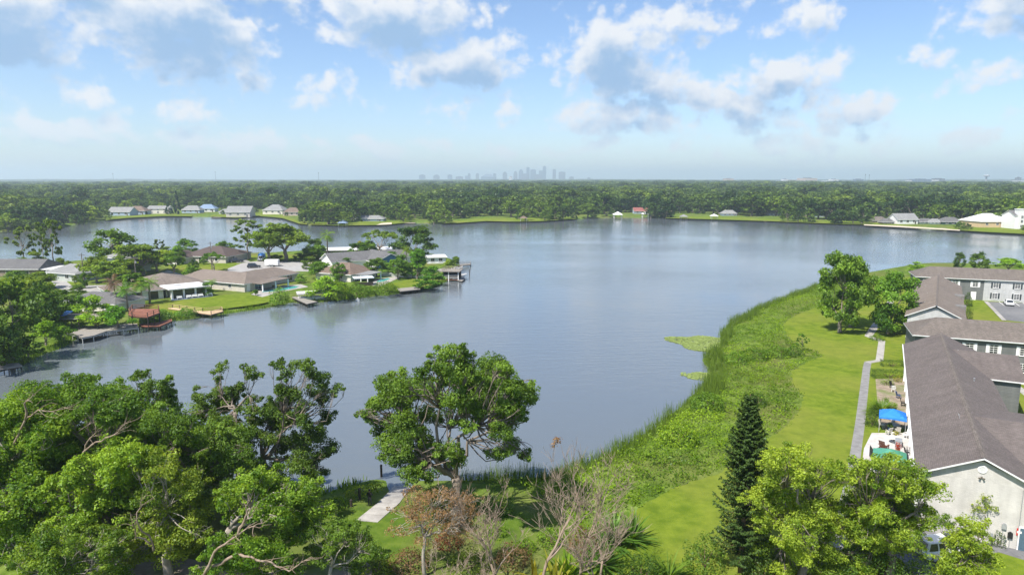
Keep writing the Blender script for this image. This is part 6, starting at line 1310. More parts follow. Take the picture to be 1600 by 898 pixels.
MID = {'oak': [proto('oak', 300+i, 4200, .55, M_leaf) for i in range(3)], 'round': [proto('round', 310+i, 4200, .55, M_leaf) for i in range(2)], 'airy': [proto('airy', 320+i, 2400, .5, M_leafd) for i in range(2)],
       'umbrella': [proto('umbrella', 330, 2000, .5, M_leaf)], 'bush': [proto('bush', 340+i, 3600, .55, M_leaf) for i in range(3)]}
def px_h(px, by, ty, z=GZ):
    b = at(px, by, z); q = at_y(px, ty, b.y); return b, q.z-b.z
def ptree(label, px, by, ty, w, kind, i=0, col=(1, 1, 1), lib=MID, name='tree', group='trees on the peninsula', z=GZ):
    b, h = px_h(px, by, ty, z); s = w*depth_px(b.y)/10/.98; L_ = lib[kind]; ms = L_[i % len(L_)]
    return plant_tree(name if kind != 'bush' else 'bush', label, 'tree' if kind != 'bush' else 'bush', b, ms, (s, s, h/10), (px*7.3+by) % 6.28, col, group)
OL, BR, DK, LM = (1.25, 1.1, 1.1), (1.2, 1.35, .9), (.8, .85, .9), (1.9, 1.9, 1.0)
ptree('tall tree with pale crossed limbs, left of the two lawn trees', 1312, 519, 387, 96, 'round', 1, (1.25, 1.25, 1.1), HI, 'lawn_tree', 'trees on the apartment lawn'); ptree('shorter leafy tree, right of the two lawn trees', 1388, 521, 413, 92, 'round', 0, (1.15, 1.3, 1.05), HI, 'lawn_tree', 'trees on the apartment lawn')
ptree('companion trunk tree close behind the tall lawn tree', 1329, 511, 398, 76, 'oak', 1, (1.1, 1.15, 1), HI, 'lawn_tree', 'trees on the apartment lawn')
ptree('small dark tree at the edge of the marsh and lawn', 1252, 549, 521, 28, 'airy', 0, (1.3, 1.6, 1.2), name='small_tree', group=None)
for i, a in enumerate([('dark tree behind the farthest apartment roof', 1497, 424, 391, 22, 'round', 0, DK), ('rounded dark tree right of it behind the farthest roof', 1528, 424, 391, 36, 'round', 1, (1, 1, 1)), ('low lime green tree behind the farthest roof at the right', 1575, 426, 402, 46, 'oak', 2, LM), ('lime bushes behind the left tip of the farthest roof', 1432, 424, 408, 30, 'bush', 0, LM)]): ptree(*a, group='trees behind the apartments')
PT = [('tall thin pine, leftmost of the three by the left shore', 40, 420, 352, 50, 'airy', 0, (1.3, 1.2, 1.2)), ('slim tall pine between the two others on the left shore', 70, 421, 346, 32, 'airy', 1, (1.3, 1.2, 1.2)), ('tall pine with the widest crown on the left shore', 86, 425, 342, 48, 'airy', 0, (1.4, 1.3, 1.2)), ('rounded bush below the tall pines', 58, 424, 392, 48, 'bush', 0, OL),
      ('large dark dome shaped tree against the water on the left', 178, 420, 352, 84, 'round', 0, (1, 1.05, .9)), ('bright green rounded tree against the water by the brown roof', 291, 403, 370, 40, 'round', 1, BR), ('broad olive tree over the street', 222, 430, 378, 92, 'oak', 0, (1.5, 1.3, 1.1)), ('olive round tree in front of the sage green house', 172, 449, 405, 64, 'oak', 1, (1.5, 1.35, 1.15)), ('olive tree left of the dark green house', 245, 424, 392, 50, 'oak', 2, OL),
      ('narrow tree with palm like top above the dark green house', 252, 412, 373, 26, 'airy', 1, OL), ('green bushes right of the dark green house', 278, 411, 383, 32, 'bush', 1, BR), ('small bright lawn tree beside the utility pole', 334, 425, 392, 34, 'umbrella', 0, BR), ('dark round street tree at the driveway', 304, 432, 404, 21, 'round', 1, DK), ('round topped small tree at the pole base', 133, 450, 423, 18, 'round', 0, (1, 1.1, .9)),
      ('big dark oak with open crown above the parked truck', 388, 406, 343, 70, 'airy', 0, (1.6, 1.5, 1.4)), ('widest oak over the street end', 446, 408, 344, 84, 'oak', 0, OL), ('oak between the two large street oaks', 420, 409, 352, 62, 'oak', 1, (1.3, 1.2, 1.1)), ('shrubby tree under the palm', 497, 404, 380, 44, 'bush', 2, (1, 1.1, .9)), ('reddish crown shrub behind the white flat roof', 563, 392, 376, 16, 'bush', 0, (2.6, 1.5, .8)),
      ('umbrella shaped tree against the lake', 594, 402, 357, 54, 'umbrella', 0, (1.2, 1.1, 1.1)), ('largest dark tree at the tip of the peninsula', 648, 406, 348, 74, 'round', 0, DK), ('olive bush left of the brown roof', 487, 420, 400, 36, 'bush', 0, OL), ('rounded green bush in front of the brown roof', 503, 434, 408, 56, 'bush', 1, (1, 1.1, .9)), ('big lime green shrub right of the pontoon boat', 512, 466, 426, 62, 'bush', 2, LM),
      ('lower lime shrub on the bank by the patio cover', 536, 464, 440, 40, 'bush', 0, LM), ('dark small tree at the blue gable', 588, 432, 402, 42, 'oak', 2, (.95, 1, .9)), ('tall bright bush row left of the boathouse', 652, 436, 388, 46, 'bush', 1, (1, 1.3, .9)), ('dark bush row behind the picket fence', 630, 432, 396, 36, 'bush', 0, (.85, 1, .85)), ('dense bush at the boathouse landing', 676, 442, 412, 40, 'bush', 2, (.9, 1.2, .9)), ('low bush at the waterline left of the boathouse', 668, 450, 430, 46, 'bush', 0, (.9, 1.2, .9)),
      ('bush on the far side of the boathouse', 713, 420, 400, 24, 'bush', 1, (1, 1, .9)), ('yellow leaved shrub behind the boathouse deck', 701, 418, 405, 20, 'bush', 2, (2.2, 1.8, .8)), ('small round tree before the blue gable house', 528, 412, 394, 22, 'round', 0, (1, 1.1, 1)), ('leafy bush beside the red car', 552, 410, 390, 26, 'bush', 1, (1, 1.1, 1)), ('rust red shrub at the grey roof', 570, 408, 391, 18, 'bush', 0, (3.2, 1.0, 1.0)), ('pink flowering shrub beside the silver car', 553, 416, 405, 20, 'bush', 1, (5, 1.5, 4)),
      ('largest dark tree at the left edge of the peninsula', 18, 560, 425, 100, 'round', 0, DK), ('dark tree behind the left bank', 62, 520, 438, 84, 'round', 1, (.9, .95, .9)), ('olive tree above the left bank', 40, 480, 428, 80, 'oak', 2, OL), ('dark tree left of the small grey roof', 92, 500, 448, 58, 'round', 0, DK), ('feathery bamboo clump above the tarp dock', 150, 512, 460, 66, 'bush', 0, LM), ('bright green shrub behind the weathered dock', 185, 514, 476, 52, 'bush', 1, (1.1, 1.5, .8)), ('shrub between the small grey roof and the bamboo', 128, 495, 456, 40, 'bush', 2, (.9, 1.1, .9)),
      ('lime shrubs on the low left bank', 72, 538, 500, 50, 'bush', 1, LM), ('green shrub on the left bank', 100, 530, 506, 40, 'bush', 2, BR), ('dark overhanging tree at the left water edge', -10, 575, 470, 90, 'round', 1, DK), ('round shrub at the end of the terrace', 324, 462, 441, 24, 'bush', 0, (.9, 1.1, .8)), ('thin shrub row left of the turquoise pool', 399, 462, 452, 14, 'bush', 1, (1, 1.2, .9)), ('tall bush left of the sage green house', 108, 428, 404, 20, 'bush', 2, OL), ('olive shrub left of the long driveway', 60, 452, 424, 60, 'oak', 1, OL), ('dark hedge bush beside the street oaks', 468, 408, 395, 24, 'bush', 0, DK), ('dark low shrub on the left bank nearest the floating log', 44, 556, 524, 44, 'bush', 0, (.8, .95, .8)), ('dark low shrub at the far left of the left bank', 6, 572, 530, 56, 'bush', 1, (.7, .85, .8)), ('mid green shrub behind the left bank', 84, 520, 488, 46, 'bush', 2, (1, 1.1, .9)), ('dark shrub behind the tarp shelter', 112, 508, 478, 36, 'bush', 0, (.8, .9, .8))]
PT += [(lab, x, by, ty, w, 'bush', i, c) for i, (lab, x, by, ty, w, c) in enumerate([
    ('leafy shrub at the right corner of the tan ranch house', 470, 442, 428, 20, BR), ('shrub between the street and the tan ranch house', 350, 431, 419, 18, OL), ('low shrub at the street corner by the tan roof', 312, 436, 424, 16, (1, 1.1, .9)), ('shrub against the left wall of the tan ranch house', 300, 452, 440, 18, (.9, 1.1, .9)),
    ('shrub by the drive of the sage green house', 118, 445, 430, 14, OL), ('leafy shrub in front of the long dark grey roof', 28, 440, 420, 50, (1, 1.1, .9)), ('second leafy shrub in front of the long dark grey roof', 62, 444, 424, 36, BR), ('shrub between the white house and the small grey roof', 196, 470, 446, 26, (.9, 1.1, .9)), ('dark shrub behind the small grey roof', 120, 462, 442, 34, DK),
    ('shrub right of the small grey roof', 168, 478, 452, 26, BR), ('shrubs behind the red brown roof', 540, 418, 402, 30, (1, 1.1, .9)), ('shrub row before the white flat roof', 528, 404, 391, 40, (1, 1.1, 1)), ('shrub row at the left end of the white flat roof', 500, 405, 392, 22, OL), ('leafy bush between the grey roof and the cottage', 612, 416, 392, 34, (.9, 1.1, .9)), ('bush before the blue gable', 606, 426, 408, 26, (1, 1.15, .9)),
    ('bush behind the picket fence end', 645, 434, 410, 34, (.9, 1.15, .9)), ('dark bushes left of the dark brown house', 282, 412, 392, 26, DK), ('shrub in front of the dark brown house', 318, 413, 403, 18, (1, 1.1, .9)), ('bush behind the dark green house', 262, 406, 384, 34, OL), ('bush under the broad olive tree', 205, 432, 410, 40, (1, 1, .9)), ('dark bush under the large oaks', 430, 408, 396, 34, DK), ('bush right of the large oaks', 478, 406, 388, 26, OL), ('olive bush at the left shore pines', 96, 422, 402, 26, OL)])]
PT += [('spreading tree between the sage green house and the street', 152, 442, 398, 50, 'oak', 0, OL), ('tree at the side drive left of the brown roof', 272, 430, 392, 38, 'oak', 1, (1.1, 1.2, 1)), ('tree rising behind the blue gable house', 560, 408, 376, 40, 'round', 0, (.9, 1, .9)), ('round tree hiding the corner of the red brown roof', 530, 440, 408, 30, 'round', 1, (1, 1.15, .9)), ('tree between the fenced lawn and the blue gable', 622, 436, 402, 34, 'oak', 2, (1, 1.1, .9)),
       ('tree behind the withered palm', 208, 464, 424, 42, 'oak', 0, (1.1, 1.2, .9)), ('tree behind the dark brown house on its right', 352, 404, 374, 36, 'round', 1, (1, 1.1, .9)), ('dark tree left of the tall palm', 492, 402, 370, 34, 'round', 0, DK), ('tree over the right end of the white flat roof', 575, 404, 374, 36, 'oak', 1, (1.1, 1.15, 1)), ('tree by the street before the tan ranch house', 300, 444, 414, 26, 'oak', 2, (1.1, 1.2, .9))]
for a in PT: ptree(*(a[:4]+(a[4]*1.12,)+a[5:]))

# ---- palms
def palm_meshes(seed, m, dead=False):
    rng = np.random.default_rng(seed); mb = MB(); mb.tube([(0, 0, -.3), (.15, 0, 3), (.1, .1, 6.5)], [.28, .19, .16], 8); V, T = [], []
    for k in range(26):
        a = k*2.4+rng.normal(0, .2); e = rng.uniform(-.3, 1.3); d = np.array([math.cos(a)*math.cos(e), math.sin(a)*math.cos(e), math.sin(e)]); s = np.array([-math.sin(a), math.cos(a), 0]); q = [np.array([.1, .1, 6.5])]; tt = rng.uniform(.3, .8)
        for i in range(7): d = d+np.array([0, 0, -.17]); d /= np.linalg.norm(d); q.append(q[-1]+d*.42)
        for i in range(1, 7):
            for sg in (-1, 1):
                for hf in (0, .5):
                    p = q[i]*(1-hf)+q[i+1]*hf; w = .75*math.sin(math.pi*(i+hf)/8)**.6; e2 = p+s*sg*w*.8+(q[i+1]-q[i])*.55-np.array([0, 0, .28*w]); dv = (q[i+1]-q[i])*.16; V.append([p-dv, p+dv, e2+dv*.3, e2-dv*.3]); T.append(tt+rng.normal(0, .1))
    return mb.mesh('palm_trunk', M_bark), quad_mesh('palm_crown', np.array(V), m, np.clip(np.array(T), 0, 1))
PALM, PALMD = palm_meshes(1, M_leaf), palm_meshes(2, M_dead)
for lab, px, by, ty, w, ms, c in [('tall palm before the white flat roof', 513, 405, 361, 26, PALM, (1, 1, 1)), ('palm left of the sun room', 234, 474, 434, 34, PALM, (1, 1.1, .9)), ('second palm left of the sun room, leaning right', 222, 476, 440, 30, PALM, (1, 1.1, .9)), ('brown withered palm behind the high red deck', 181, 484, 434, 30, PALMD, (.55, .6, .8)), ('palm with low drooping fronds behind the high red deck', 200, 486, 446, 36, PALM, (.8, 1, .9)), ('small withered palm by the white house wall', 215, 470, 440, 20, PALMD, (.6, .65, .8)),
                              ('short palm at the right end of the terrace', 330, 456, 437, 22, PALM, (1, 1.2, .9)), ('short palm on the left bank by the lime shrubs', 84, 512, 474, 34, PALM, (1.3, 1.5, .8)), ('palm crown above the small cottage', 635, 412, 386, 20, PALM, (1.2, 1.1, .8))]:
    b, h_ = px_h(px, by, ty); s = w*depth_px(b.y)/5.2; plant_tree('palm_tree', lab, 'palm tree', b, ms, (s, s, h_/7.6), px % 6, c, 'palms on the peninsula')

# ------------------------------------------------------------------ far shore
FPXL = [(-1800, 395), (-100, 368), (0, 362), (60, 359), (105, 353), (150, 346), (200, 341), (260, 338), (330, 339), (372, 341), (400, 338), (440, 341), (470, 351), (530, 353), (600, 352), (640, 348), (700, 350), (760, 346), (800, 347), (850, 346), (905, 342), (955, 340), (1000, 340), (1100, 343), (1200, 346), (1300, 350), (1370, 352), (1450, 357), (1540, 363), (1600, 366), (1800, 372)]
def shore_py(x): return float(np.interp(x, [p[0] for p in FPXL], [p[1] for p in FPXL]))
def fsheet(label, x0, x1, up, n=12):
    xs = [x0+(x1-x0)*i/n for i in range(n+1)]; lo = [tuple(at(x, shore_py(x)-.6, GZ)[:2]) for x in xs]; hi = [tuple(at(x, shore_py(x)-.8-up*math.sin(math.pi*(i+.6)/(n+1.2))**.5, GZ)[:2]) for i, x in enumerate(xs)]
    sheet('lawn', lo+hi[::-1], GZ+.03, M_lawn, label)
fsheet('sunny lawn before the far shore houses on the left', 165, 300, 4); fsheet('sunny far shore lawn before the beige gabled house', 330, 480, 6); fsheet('sunny far shore lawn by the low grey house', 485, 640, 5.5); fsheet('sunny far shore lawn right of the reeds', 690, 900, 5); fsheet('shaded far shore lawn by the white gazebo', 1040, 1230, 4.5); fsheet('bright far shore lawn below the right hand houses', 1230, 1440, 4); fsheet('green bank before the white tower house', 1480, 1700, 8)
M_beach = mat('sandy_bank', (.45, .38, .28), (.56, .49, .38), .5, .9)
psheet('beach', [(1350, 352.2), (1400, 354.8), (1450, 357.6), (1500, 360.6), (1500, 359), (1450, 355.5), (1400, 352.6), (1350, 350.5)], .05, M_beach, 'narrow sandy bank below the right hand houses'); psheet('beach', [(588, 351.6), (612, 350.5), (612, 347.5), (596, 348.5)], .05, M_beach, 'small sandy patch on the left far shore')
FL = {k: [proto(k, 400+i*3+len(k), n, .95, M_leaff) for i in range(c)] for k, n, c in (('oak', 950, 4), ('round', 1000, 4), ('umbrella', 800, 1), ('bush', 700, 2), ('cypress', 1100, 1))}
def fhouse(label, px, py, wpx, hpx, mw, mr, ang=0, dep=.7, hip=True, floors=1, group='houses on the far shore', wins=3, fr=.48):
    b = at(px, py); s = depth_px(b.y); W = wpx*s; D = W*dep; Hh = hpx*s*(.82 if px < 480 else .95); ev = Hh*fr if floors == 1 else Hh*.68
    c, n = math.cos(ang), math.sin(ang); o = (b.x+c*W/2, b.y+n*W/2)
    h_ = (min(W, D)*.45,)*2 if hip else (0, 0); ax = 's' if W >= D or not hip else 'w'
    ws = []
    for f in range(floors):
        z = ev*(f+.55)/floors
        for k in range(wins): ws.append(('w0', W*(k+.6)/(wins+.2), 0, z, min(1.8, W/wins*.55), min(1.5, ev/floors*.5)))
    return house(label, o, (-c, -n), [(0, W, 0, D, ev, Hh-ev, ax, h_)], mw, mr, ws, [('w0', W*.12, 0, M_dark)], group=group)
M_red_roof = brick_mat('red_tile_roof', (.24, .085, .075), (.29, .11, .095), (.17, .06, .055), 1, .4, .3, .02)
M_bwall = mat('blue_grey_wall', (.30, .37, .47), (.38, .45, .54), 2, .8)
for a in [('white and blue house on the far left shore with steep white gable', 186, 337, 34, 16, M_bwall, M_shL, 0, .7, False), ('brown roofed blue house beside the steep white gable', 211, 335.5, 30, 16, M_bwall, M_shT, .1, .8), ('cream two storey house left of the tall far cypress', 247, 334, 32, 15, M_cream, M_shL, 0, .5, False, 2), ('pale blue house right of the tall far cypress', 298, 333, 28, 14, M_bwall, M_shL, 0, .6), ('blue roofed house behind the dark bushes', 322, 331, 26, 14, M_whitew, mat('blue_metal_roof', (.16, .22, .32), (.2, .27, .37), 1, .5), .1, .7),
          ('prominent beige gabled house on the far shore', 372, 339, 36, 20, M_beige, M_shL, .1, .9, False), ('small house left of the beige gable with pale roof', 351, 334, 18, 9, M_whitew, M_shL, 0, .8), ('cream hip roofed house with two wings on the far shore', 426, 335, 32, 18, M_cream, M_shL, -.1, .8), ('pinkish house beside the big round far trees', 456, 337, 26, 15, mat('pink_stucco', (.5, .38, .34), (.58, .46, .42), 2, .8), M_shT, .1, .8), ('low grey roofed house on the far lawn', 577, 345.5, 44, 9, M_bwall, M_shL, 0, .5, True, 1), ('red roofed lake house with blue screened porch', 1004, 334, 26, 10, M_bwall, M_red_roof, 0, .6, False),
          ('house glimpsed among the trees above the shaded lawn', 1140, 337, 22, 9, M_bwall, M_shL, 0, .6), ('white house under trees on the right far shore', 1212, 337, 20, 8, M_whitew, M_shL, 0, .7), ('white roofed low house on the right far shore', 1288, 339, 32, 10, M_bwall, M_flatw, .1, .6), ('small brown roofed cottage on the sandy bank', 1376, 348, 20, 10, M_brownw, M_shB, 0, .7), ('cottage with grey roof beside the brown one', 1388, 350, 18, 9, M_brownw, M_shG, 0, .7), ('white two gabled house above the sandy bank', 1418, 350, 34, 17, M_whitew, M_shL, .1, .7, False),
          ('small pale green house on the right shore', 1448, 350, 22, 9, M_sage, M_shG, 0, .6), ('white low house on the right shore', 1463, 350.5, 18, 9, M_whitew, M_shL, 0, .7), ('dark teal house with deep porch on the right shore', 1489, 351, 30, 12, M_darkg, M_shG, 0, .7), ('tan house half hidden by the right shore shrubs', 1516, 352, 24, 9, M_beige, M_shL, 0, .6), ('big house with broad white pyramid roof by the white tower house', 1558, 355.5, 54, 22, mat('ochre_wall', (.5, .36, .2), (.58, .43, .26), 2, .8), M_flatw, .05, .9, True, 1)]: fhouse(*a)
def far_roof(label, px, py, wpx, hpx, mr, d=0): fhouse(label, px, py, wpx, hpx, M_whitew, mr, 0, .6, True, 1, 'houses among the far trees', 2)
ROOFS = [('pale roof glimpsed in the far left wood', 78, 322), ('pale roof higher up in the far left wood', 40, 324), ('pale roof in the wood above the cream house', 243, 314), ('bright white roof high in the wood behind the cream hip roofed house', 443, 309.5), ('pale roof in the wood above the red roofed lake house', 1000, 317), ('pale roof in the wood right of the tall far cypress', 338, 318), ('pale roof in the wood above the beige gable', 388, 313), ('pale roof in the left wood near the radio mast', 160, 315), ('pale roof at the edge of the far left wood', 118, 326), ('pale roof in the wood above the white gazebo', 1120, 318), ('pale roof in the wood above the right shore cottages', 1345, 316), ('pale roof in the wood at the right edge', 1570, 322), ('pale roof in the wood above the low grey house', 605, 314)]
for i, (lab, x, y) in enumerate(ROOFS): far_roof(lab, x, y, 13+i*3 % 7, 4.2, M_flatw if i % 3 else M_shL)
def tower_house():
    b = at(1580, 357.5); s = depth_px(b.y); F = Frame((b.x+20, b.y-1), (-1, 0)); r = thing('tower_house', 'white three storey house with corner tower at the right edge', 'house', b); H3 = 24*s
    wall_mesh(F, 0, 19, 0, 12, .5, GZ+H3*.86, 2.5, 's', (False, True)).build('wall', M_whitew, r, uv=True); roof_mesh(F, 0, 19, 0, 12, GZ+H3*.86+.1, 3.2, (2, 0), ov=.4).build('roof', [M_shG, M_fascia], r, uv=True)
    wall_mesh(F, 13.5, 17.5, -1.5, 3, .5, GZ+H3*1.25).build('tower', M_whitew, r, uv=True); MB().obox(F.p(15.5, .75, GZ+H3*1.25+.2), F.u*2.3, F.e*2.5, UP*.2).build('tower_cap', M_white, r)
    for z in (.2, .5, .78):
        for k, (sx, w0) in enumerate(((2.5, 0), (6.5, 0), (10.5, 0), (15.5, -1.5))): window(r, F.p(sx, w0, GZ+H3*z), -F.e, 1.5, 1.6, M_white, mun=(2, 2))
    inv = Matrix.Translation(-r.location)
    for c in r.children: c.matrix_parent_inverse = inv
tower_house()
def far_boathouse(label, px, py, w, h_, mr, gable=False):
    b = at(px, py, 0); r = thing('far_boathouse', label, 'boathouse', (b.x, b.y, 0))
    for x in (-1, 1):
        for y in (-1, 1): MB().box(x*w-.15, x*w+.15, y*w*.8-.15, y*w*.8+.15, -1, h_).build('post', M_white, r)
    MB().box(-w-.3, w+.3, -w*.9, w*.9, .5, .7).build('deck', M_wood, r); m = MB(); a = w+.8
    m.add([(-a, -a, h_), (a, -a, h_), (a, a, h_), (-a, a, h_), (0, 0, h_+w*.8)], [(0, 1, 4), (1, 2, 4), (2, 3, 4), (3, 0, 4), (3, 2, 1, 0)]); m.build('roof', mr, r, uv=True)
far_boathouse('brown roofed boathouse on the middle far shore', 818, 347, 2.4, 3, M_shT); far_boathouse('white boathouse left of the red roofed house', 965, 341.2, 3.2, 3.2, M_flatw); far_boathouse('white boathouse below the red roofed house', 1008, 340.5, 2.4, 3.4, M_flatw); far_boathouse('white pyramid roofed gazebo on the shaded far shore', 1115.5, 343.2, 2.2, 3, M_flatw); far_boathouse('blue roofed boat shelter on the left far shore', 536, 353.5, 2.6, 2.4, MATS['blue_metal_roof']); far_boathouse('small pale boat shelter on the far shore right of the dark oaks', 1068, 342.6, 2.4, 2.2, M_shL)
for i, (x, y, lab) in enumerate([(640, 350, 'low timber dock in the far reeds'), (1200, 347, 'dock with grey boat lift on the right far shore'), (1400, 355.2, 'dock below the white two gabled house'), (1425, 356.4, 'second dock below the white two gabled house'), (1470, 359, 'long dock on the right far shore'), (340, 341, 'small dock with red brown boat below the beige gable'), (1510, 361.5, 'dock below the pyramid roof')]):
    a = at(x, y, 0); dock(lab, [(a.x-4, a.y-3), (a.x+4, a.y-3), (a.x+4, a.y+4), (a.x-4, a.y+4)], .8, M_woodg if i % 2 else M_wood, None, 4, group='docks on the far shore', name='far_dock')
# individual trees of the far shore
def far_trees():
    g = random.Random(77); n = 0; kinds = ['oak', 'round', 'oak', 'round', 'oak', 'bush']
    marks = [(-40, 'the left edge'), (170, 'the left far wood'), (270, 'the cream house'), (400, 'the beige gabled house'), (520, 'the big round far trees'), (640, 'the low grey house'), (780, 'the far reeds'), (900, 'the brown boathouse'), (1010, 'the red roofed lake house'), (1115, 'the white gazebo'), (1290, 'the white roofed low house'), (1420, 'the white two gabled house'), (1580, 'the white tower house')]
    def near(x):
        mk = min(marks, key=lambda m: abs(m[0]-x)); return ('left of ' if x < mk[0]-9 else ('right of ' if x > mk[0]+9 else 'at '))+mk[1]
    def add(x, dy, h, w, kind, col, lab, i=0, grp='trees on the far shore'):
        b = at(x, shore_py(x)-dy); b.z -= (.13 if kind in ('oak', 'round') else .03)*h; L_ = FL[kind]; plant_tree('far_tree' if kind != 'bush' else 'far_bush', lab, 'tree', b, L_[i % len(L_)], (w/10, w/10, h/10), g.uniform(0, 6.28), col, grp)
    add(277, 3.5, 22, 11, 'cypress', (.55, .75, .8), 'tall dark cypress on the left far shore'); add(264, 3, 12, 10, 'cypress', (.6, .8, .8), 'shorter cypress beside the tall one on the left far shore')
    for x, dy, h, w, k, c, lab in [(505, 6, 20, 24, 'oak', (1.3, 1.35, .9), 'big round pale green tree on the far shore, left of a pair'), (515, 3, 17, 20, 'umbrella', (1.5, 1.45, .9), 'pale umbrella shaped tree in front of the big round one'), (548, 7, 21, 26, 'round', (1.1, 1.15, .85), 'big dark green tree above the low grey house'), (635, 4, 13, 15, 'round', (1.9, 1.8, .8), 'yellow green rounded tree on the far shore by the sandy patch'), (855, 4, 11, 11, 'round', (2.0, 1.9, .9), 'pale yellow green round tree right of the brown boathouse'), (810, 4, 12, 7, 'cypress', (1.6, 1.8, .9), 'slim pale conifer left of the brown boathouse'), (882, 3.5, 13, 9, 'cypress', (1.2, 1.4, .9), 'slim green conifer on the lawn right of the brown boathouse'),
                              (1040, 2, 15, 22, 'round', (.6, .7, .75), 'dark broad tree at the water right of the red roofed house'), (1022, 2, 13, 16, 'round', (.6, .7, .75), 'dark tree between the boathouse and the broad tree'), (1385, 9, 11, 12, 'bush', (1.8, 1.5, .8), 'yellowish tree behind the brown cottage'), (1535, 10, 12, 14, 'oak', (1.8, 1.6, .8), 'yellow green tree behind the pyramid roof')]: add(x, dy, h, w, k, c, lab)
    x = -60.0
    while x < 1680:
        for row in range(3):
            xx = x+g.uniform(-5, 5)
            open_ = any(a <= xx <= b for a, b in ((165, 475), (555, 612), (700, 815), (955, 1015), (1045, 1230), (1360, 1700))) 
            if row == 0 and ((open_ and g.random() < (.62 if 165 <= xx <= 475 else .9)) or g.random() < .2): continue
            dy = {0: g.uniform(1.2, 2.6), 1: g.uniform(5.2, 7.5), 2: g.uniform(8.5, 11)}[row]+(2.5 if open_ and row else 0)+(2.5 if xx > 1360 and row else 0)+(3 if xx < 475 and open_ else 0)
            if xx < 150: dy = dy*.7
            h = g.uniform(12, 21)*(.7 if row == 0 else 1)*(.45 if row == 0 and open_ else 1)*(1.1 if xx > 600 else .85)*(.85 if 150 < xx < 480 else 1); w = h*g.uniform(.95, 1.45); k = g.choice(['bush', 'round', 'bush', 'oak'] if row == 0 else kinds[:5]); t = g.random()
            c = (.65+.85*t, .72+.75*t, .8+.1*g.random()) if not 960 < xx < 1360 else (.6+.35*t, .68+.32*t, .75)
            pos = ['at far waterline', 'middle far row', 'back far row'][row]; tone = 'pale' if t > .66 else ('mid' if t > .33 else 'dark')
            add(xx, dy, h, w, k, c, '%s %s green %s, %s, %s' % ('very tall' if h > 18.5 else ('tall' if h > 15 else ('low' if h < 11 else 'medium')), tone, 'bush' if k == 'bush' else ('round tree' if k == 'round' else 'spreading tree'), pos, near(xx)), int(xx) % 4); n += 1
        x += 15
far_trees()
# the far wood: one mass out to the horizon
def woodland():
    rng = np.random.default_rng(5); src = bpy.data.collections.new('woodland_source'); i = 0
    for k in ('oak', 'round', 'round', 'oak'):
        o = bpy.data.objects.new('canopy', FL[k][i][1]); src.objects.link(o); i += 1
    P_, S_ = [], []
    y = 560.0
    while y < 11000:
        sp = max(12.5, y*.0105); w = .92*y+120; n = int(2*w/sp); x = np.linspace(-w, w, n)+rng.normal(0, sp*.35, n); yy = y+rng.normal(0, sp*.35, n); P_.append(np.stack([x, yy], 1)); s = np.clip(np.exp(rng.normal(0, .33, n)), .45, 1.9); S_.append(np.stack([s*sp*1.6/10, s*sp*1.6/10, np.clip(1.5*s**.6+rng.normal(0, .28, n)+(rng.random(n) < .05)*.7, .8, 2.8)], 1)); y += sp*1.0
    P_ = np.concatenate(P_); S_ = np.concatenate(S_); h, d = land_height(P_[:, 0], P_[:, 1])
    pxx = 800+FPX*P_[:, 0]/P_[:, 1]; marg = np.interp(pxx, [-200, 100, 160, 300, 480, 560, 1360, 1420, 1700], [40, 60, 150, 160, 110, 100, 100, 105, 120]); ok = d > marg
    for (_, px, py), r_ in zip(ROOFS, [40, 40, 60, 70, 50]+[50]*8): q = at(px, py); ok &= ~((np.abs(P_[:, 0]-q.x) < r_*.6) & (P_[:, 1] < q.y+r_*.3) & (P_[:, 1] > q.y-r_*1.6))
    P_, S_, h = P_[ok], S_[ok], h[ok]; n = len(P_); me = bpy.data.meshes.new('woodland'); me.vertices.add(n); me.vertices.foreach_set('co', np.concatenate([P_, h[:, None]-S_[:, 2:3]*1.2], 1).astype(np.float32).ravel())
    for nm, tp, dat in (('scl', 'FLOAT_VECTOR', S_.astype(np.float32).ravel()), ('rot', 'FLOAT', rng.uniform(0, 6.28, n).astype(np.float32)), ('idx', 'INT', rng.integers(0, 4, n).astype(np.int32))):
        a = me.attributes.new(nm, tp, 'POINT'); a.data.foreach_set('vector' if tp == 'FLOAT_VECTOR' else 'value', dat)
    ob = link(bpy.data.objects.new('woodland', me)); tag(ob, 'dense far woodland stretching from the far shore to the horizon', 'woodland', kind='stuff')
    ng = bpy.data.node_groups.new('woodland', 'GeometryNodeTree'); ng.interface.new_socket('Geometry', in_out='INPUT', socket_type='NodeSocketGeometry'); ng.interface.new_socket('Geometry', in_out='OUTPUT', socket_type='NodeSocketGeometry'); N, L = ng.nodes.new, ng.links.new
    gi, go, ip, ci = N('NodeGroupInput'), N('NodeGroupOutput'), N('GeometryNodeInstanceOnPoints'), N('GeometryNodeCollectionInfo'); ci.inputs['Collection'].default_value = src; ci.inputs['Separate Children'].default_value = True; ci.inputs['Reset Children'].default_value = True; ip.inputs['Pick Instance'].default_value = True
    def na(nm, tp): x = N('GeometryNodeInputNamedAttribute'); x.data_type = tp; x.inputs['Name'].default_value = nm; return x.outputs['Attribute']
    cx = N('ShaderNodeCombineXYZ'); L(na('rot', 'FLOAT'), cx.inputs[2]); L(gi.outputs[0], ip.inputs['Points']); L(ci.outputs[0], ip.inputs['Instance']); L(na('idx', 'INT'), ip.inputs['Instance Index']); L(cx.outputs[0], ip.inputs['Rotation']); L(na('scl', 'FLOAT_VECTOR'), ip.inputs['Scale']); L(ip.outputs[0], go.inputs[0])
    md = ob.modifiers.new('woodland', 'NODES'); md.node_group = ng; print('woodland', n)
woodland()
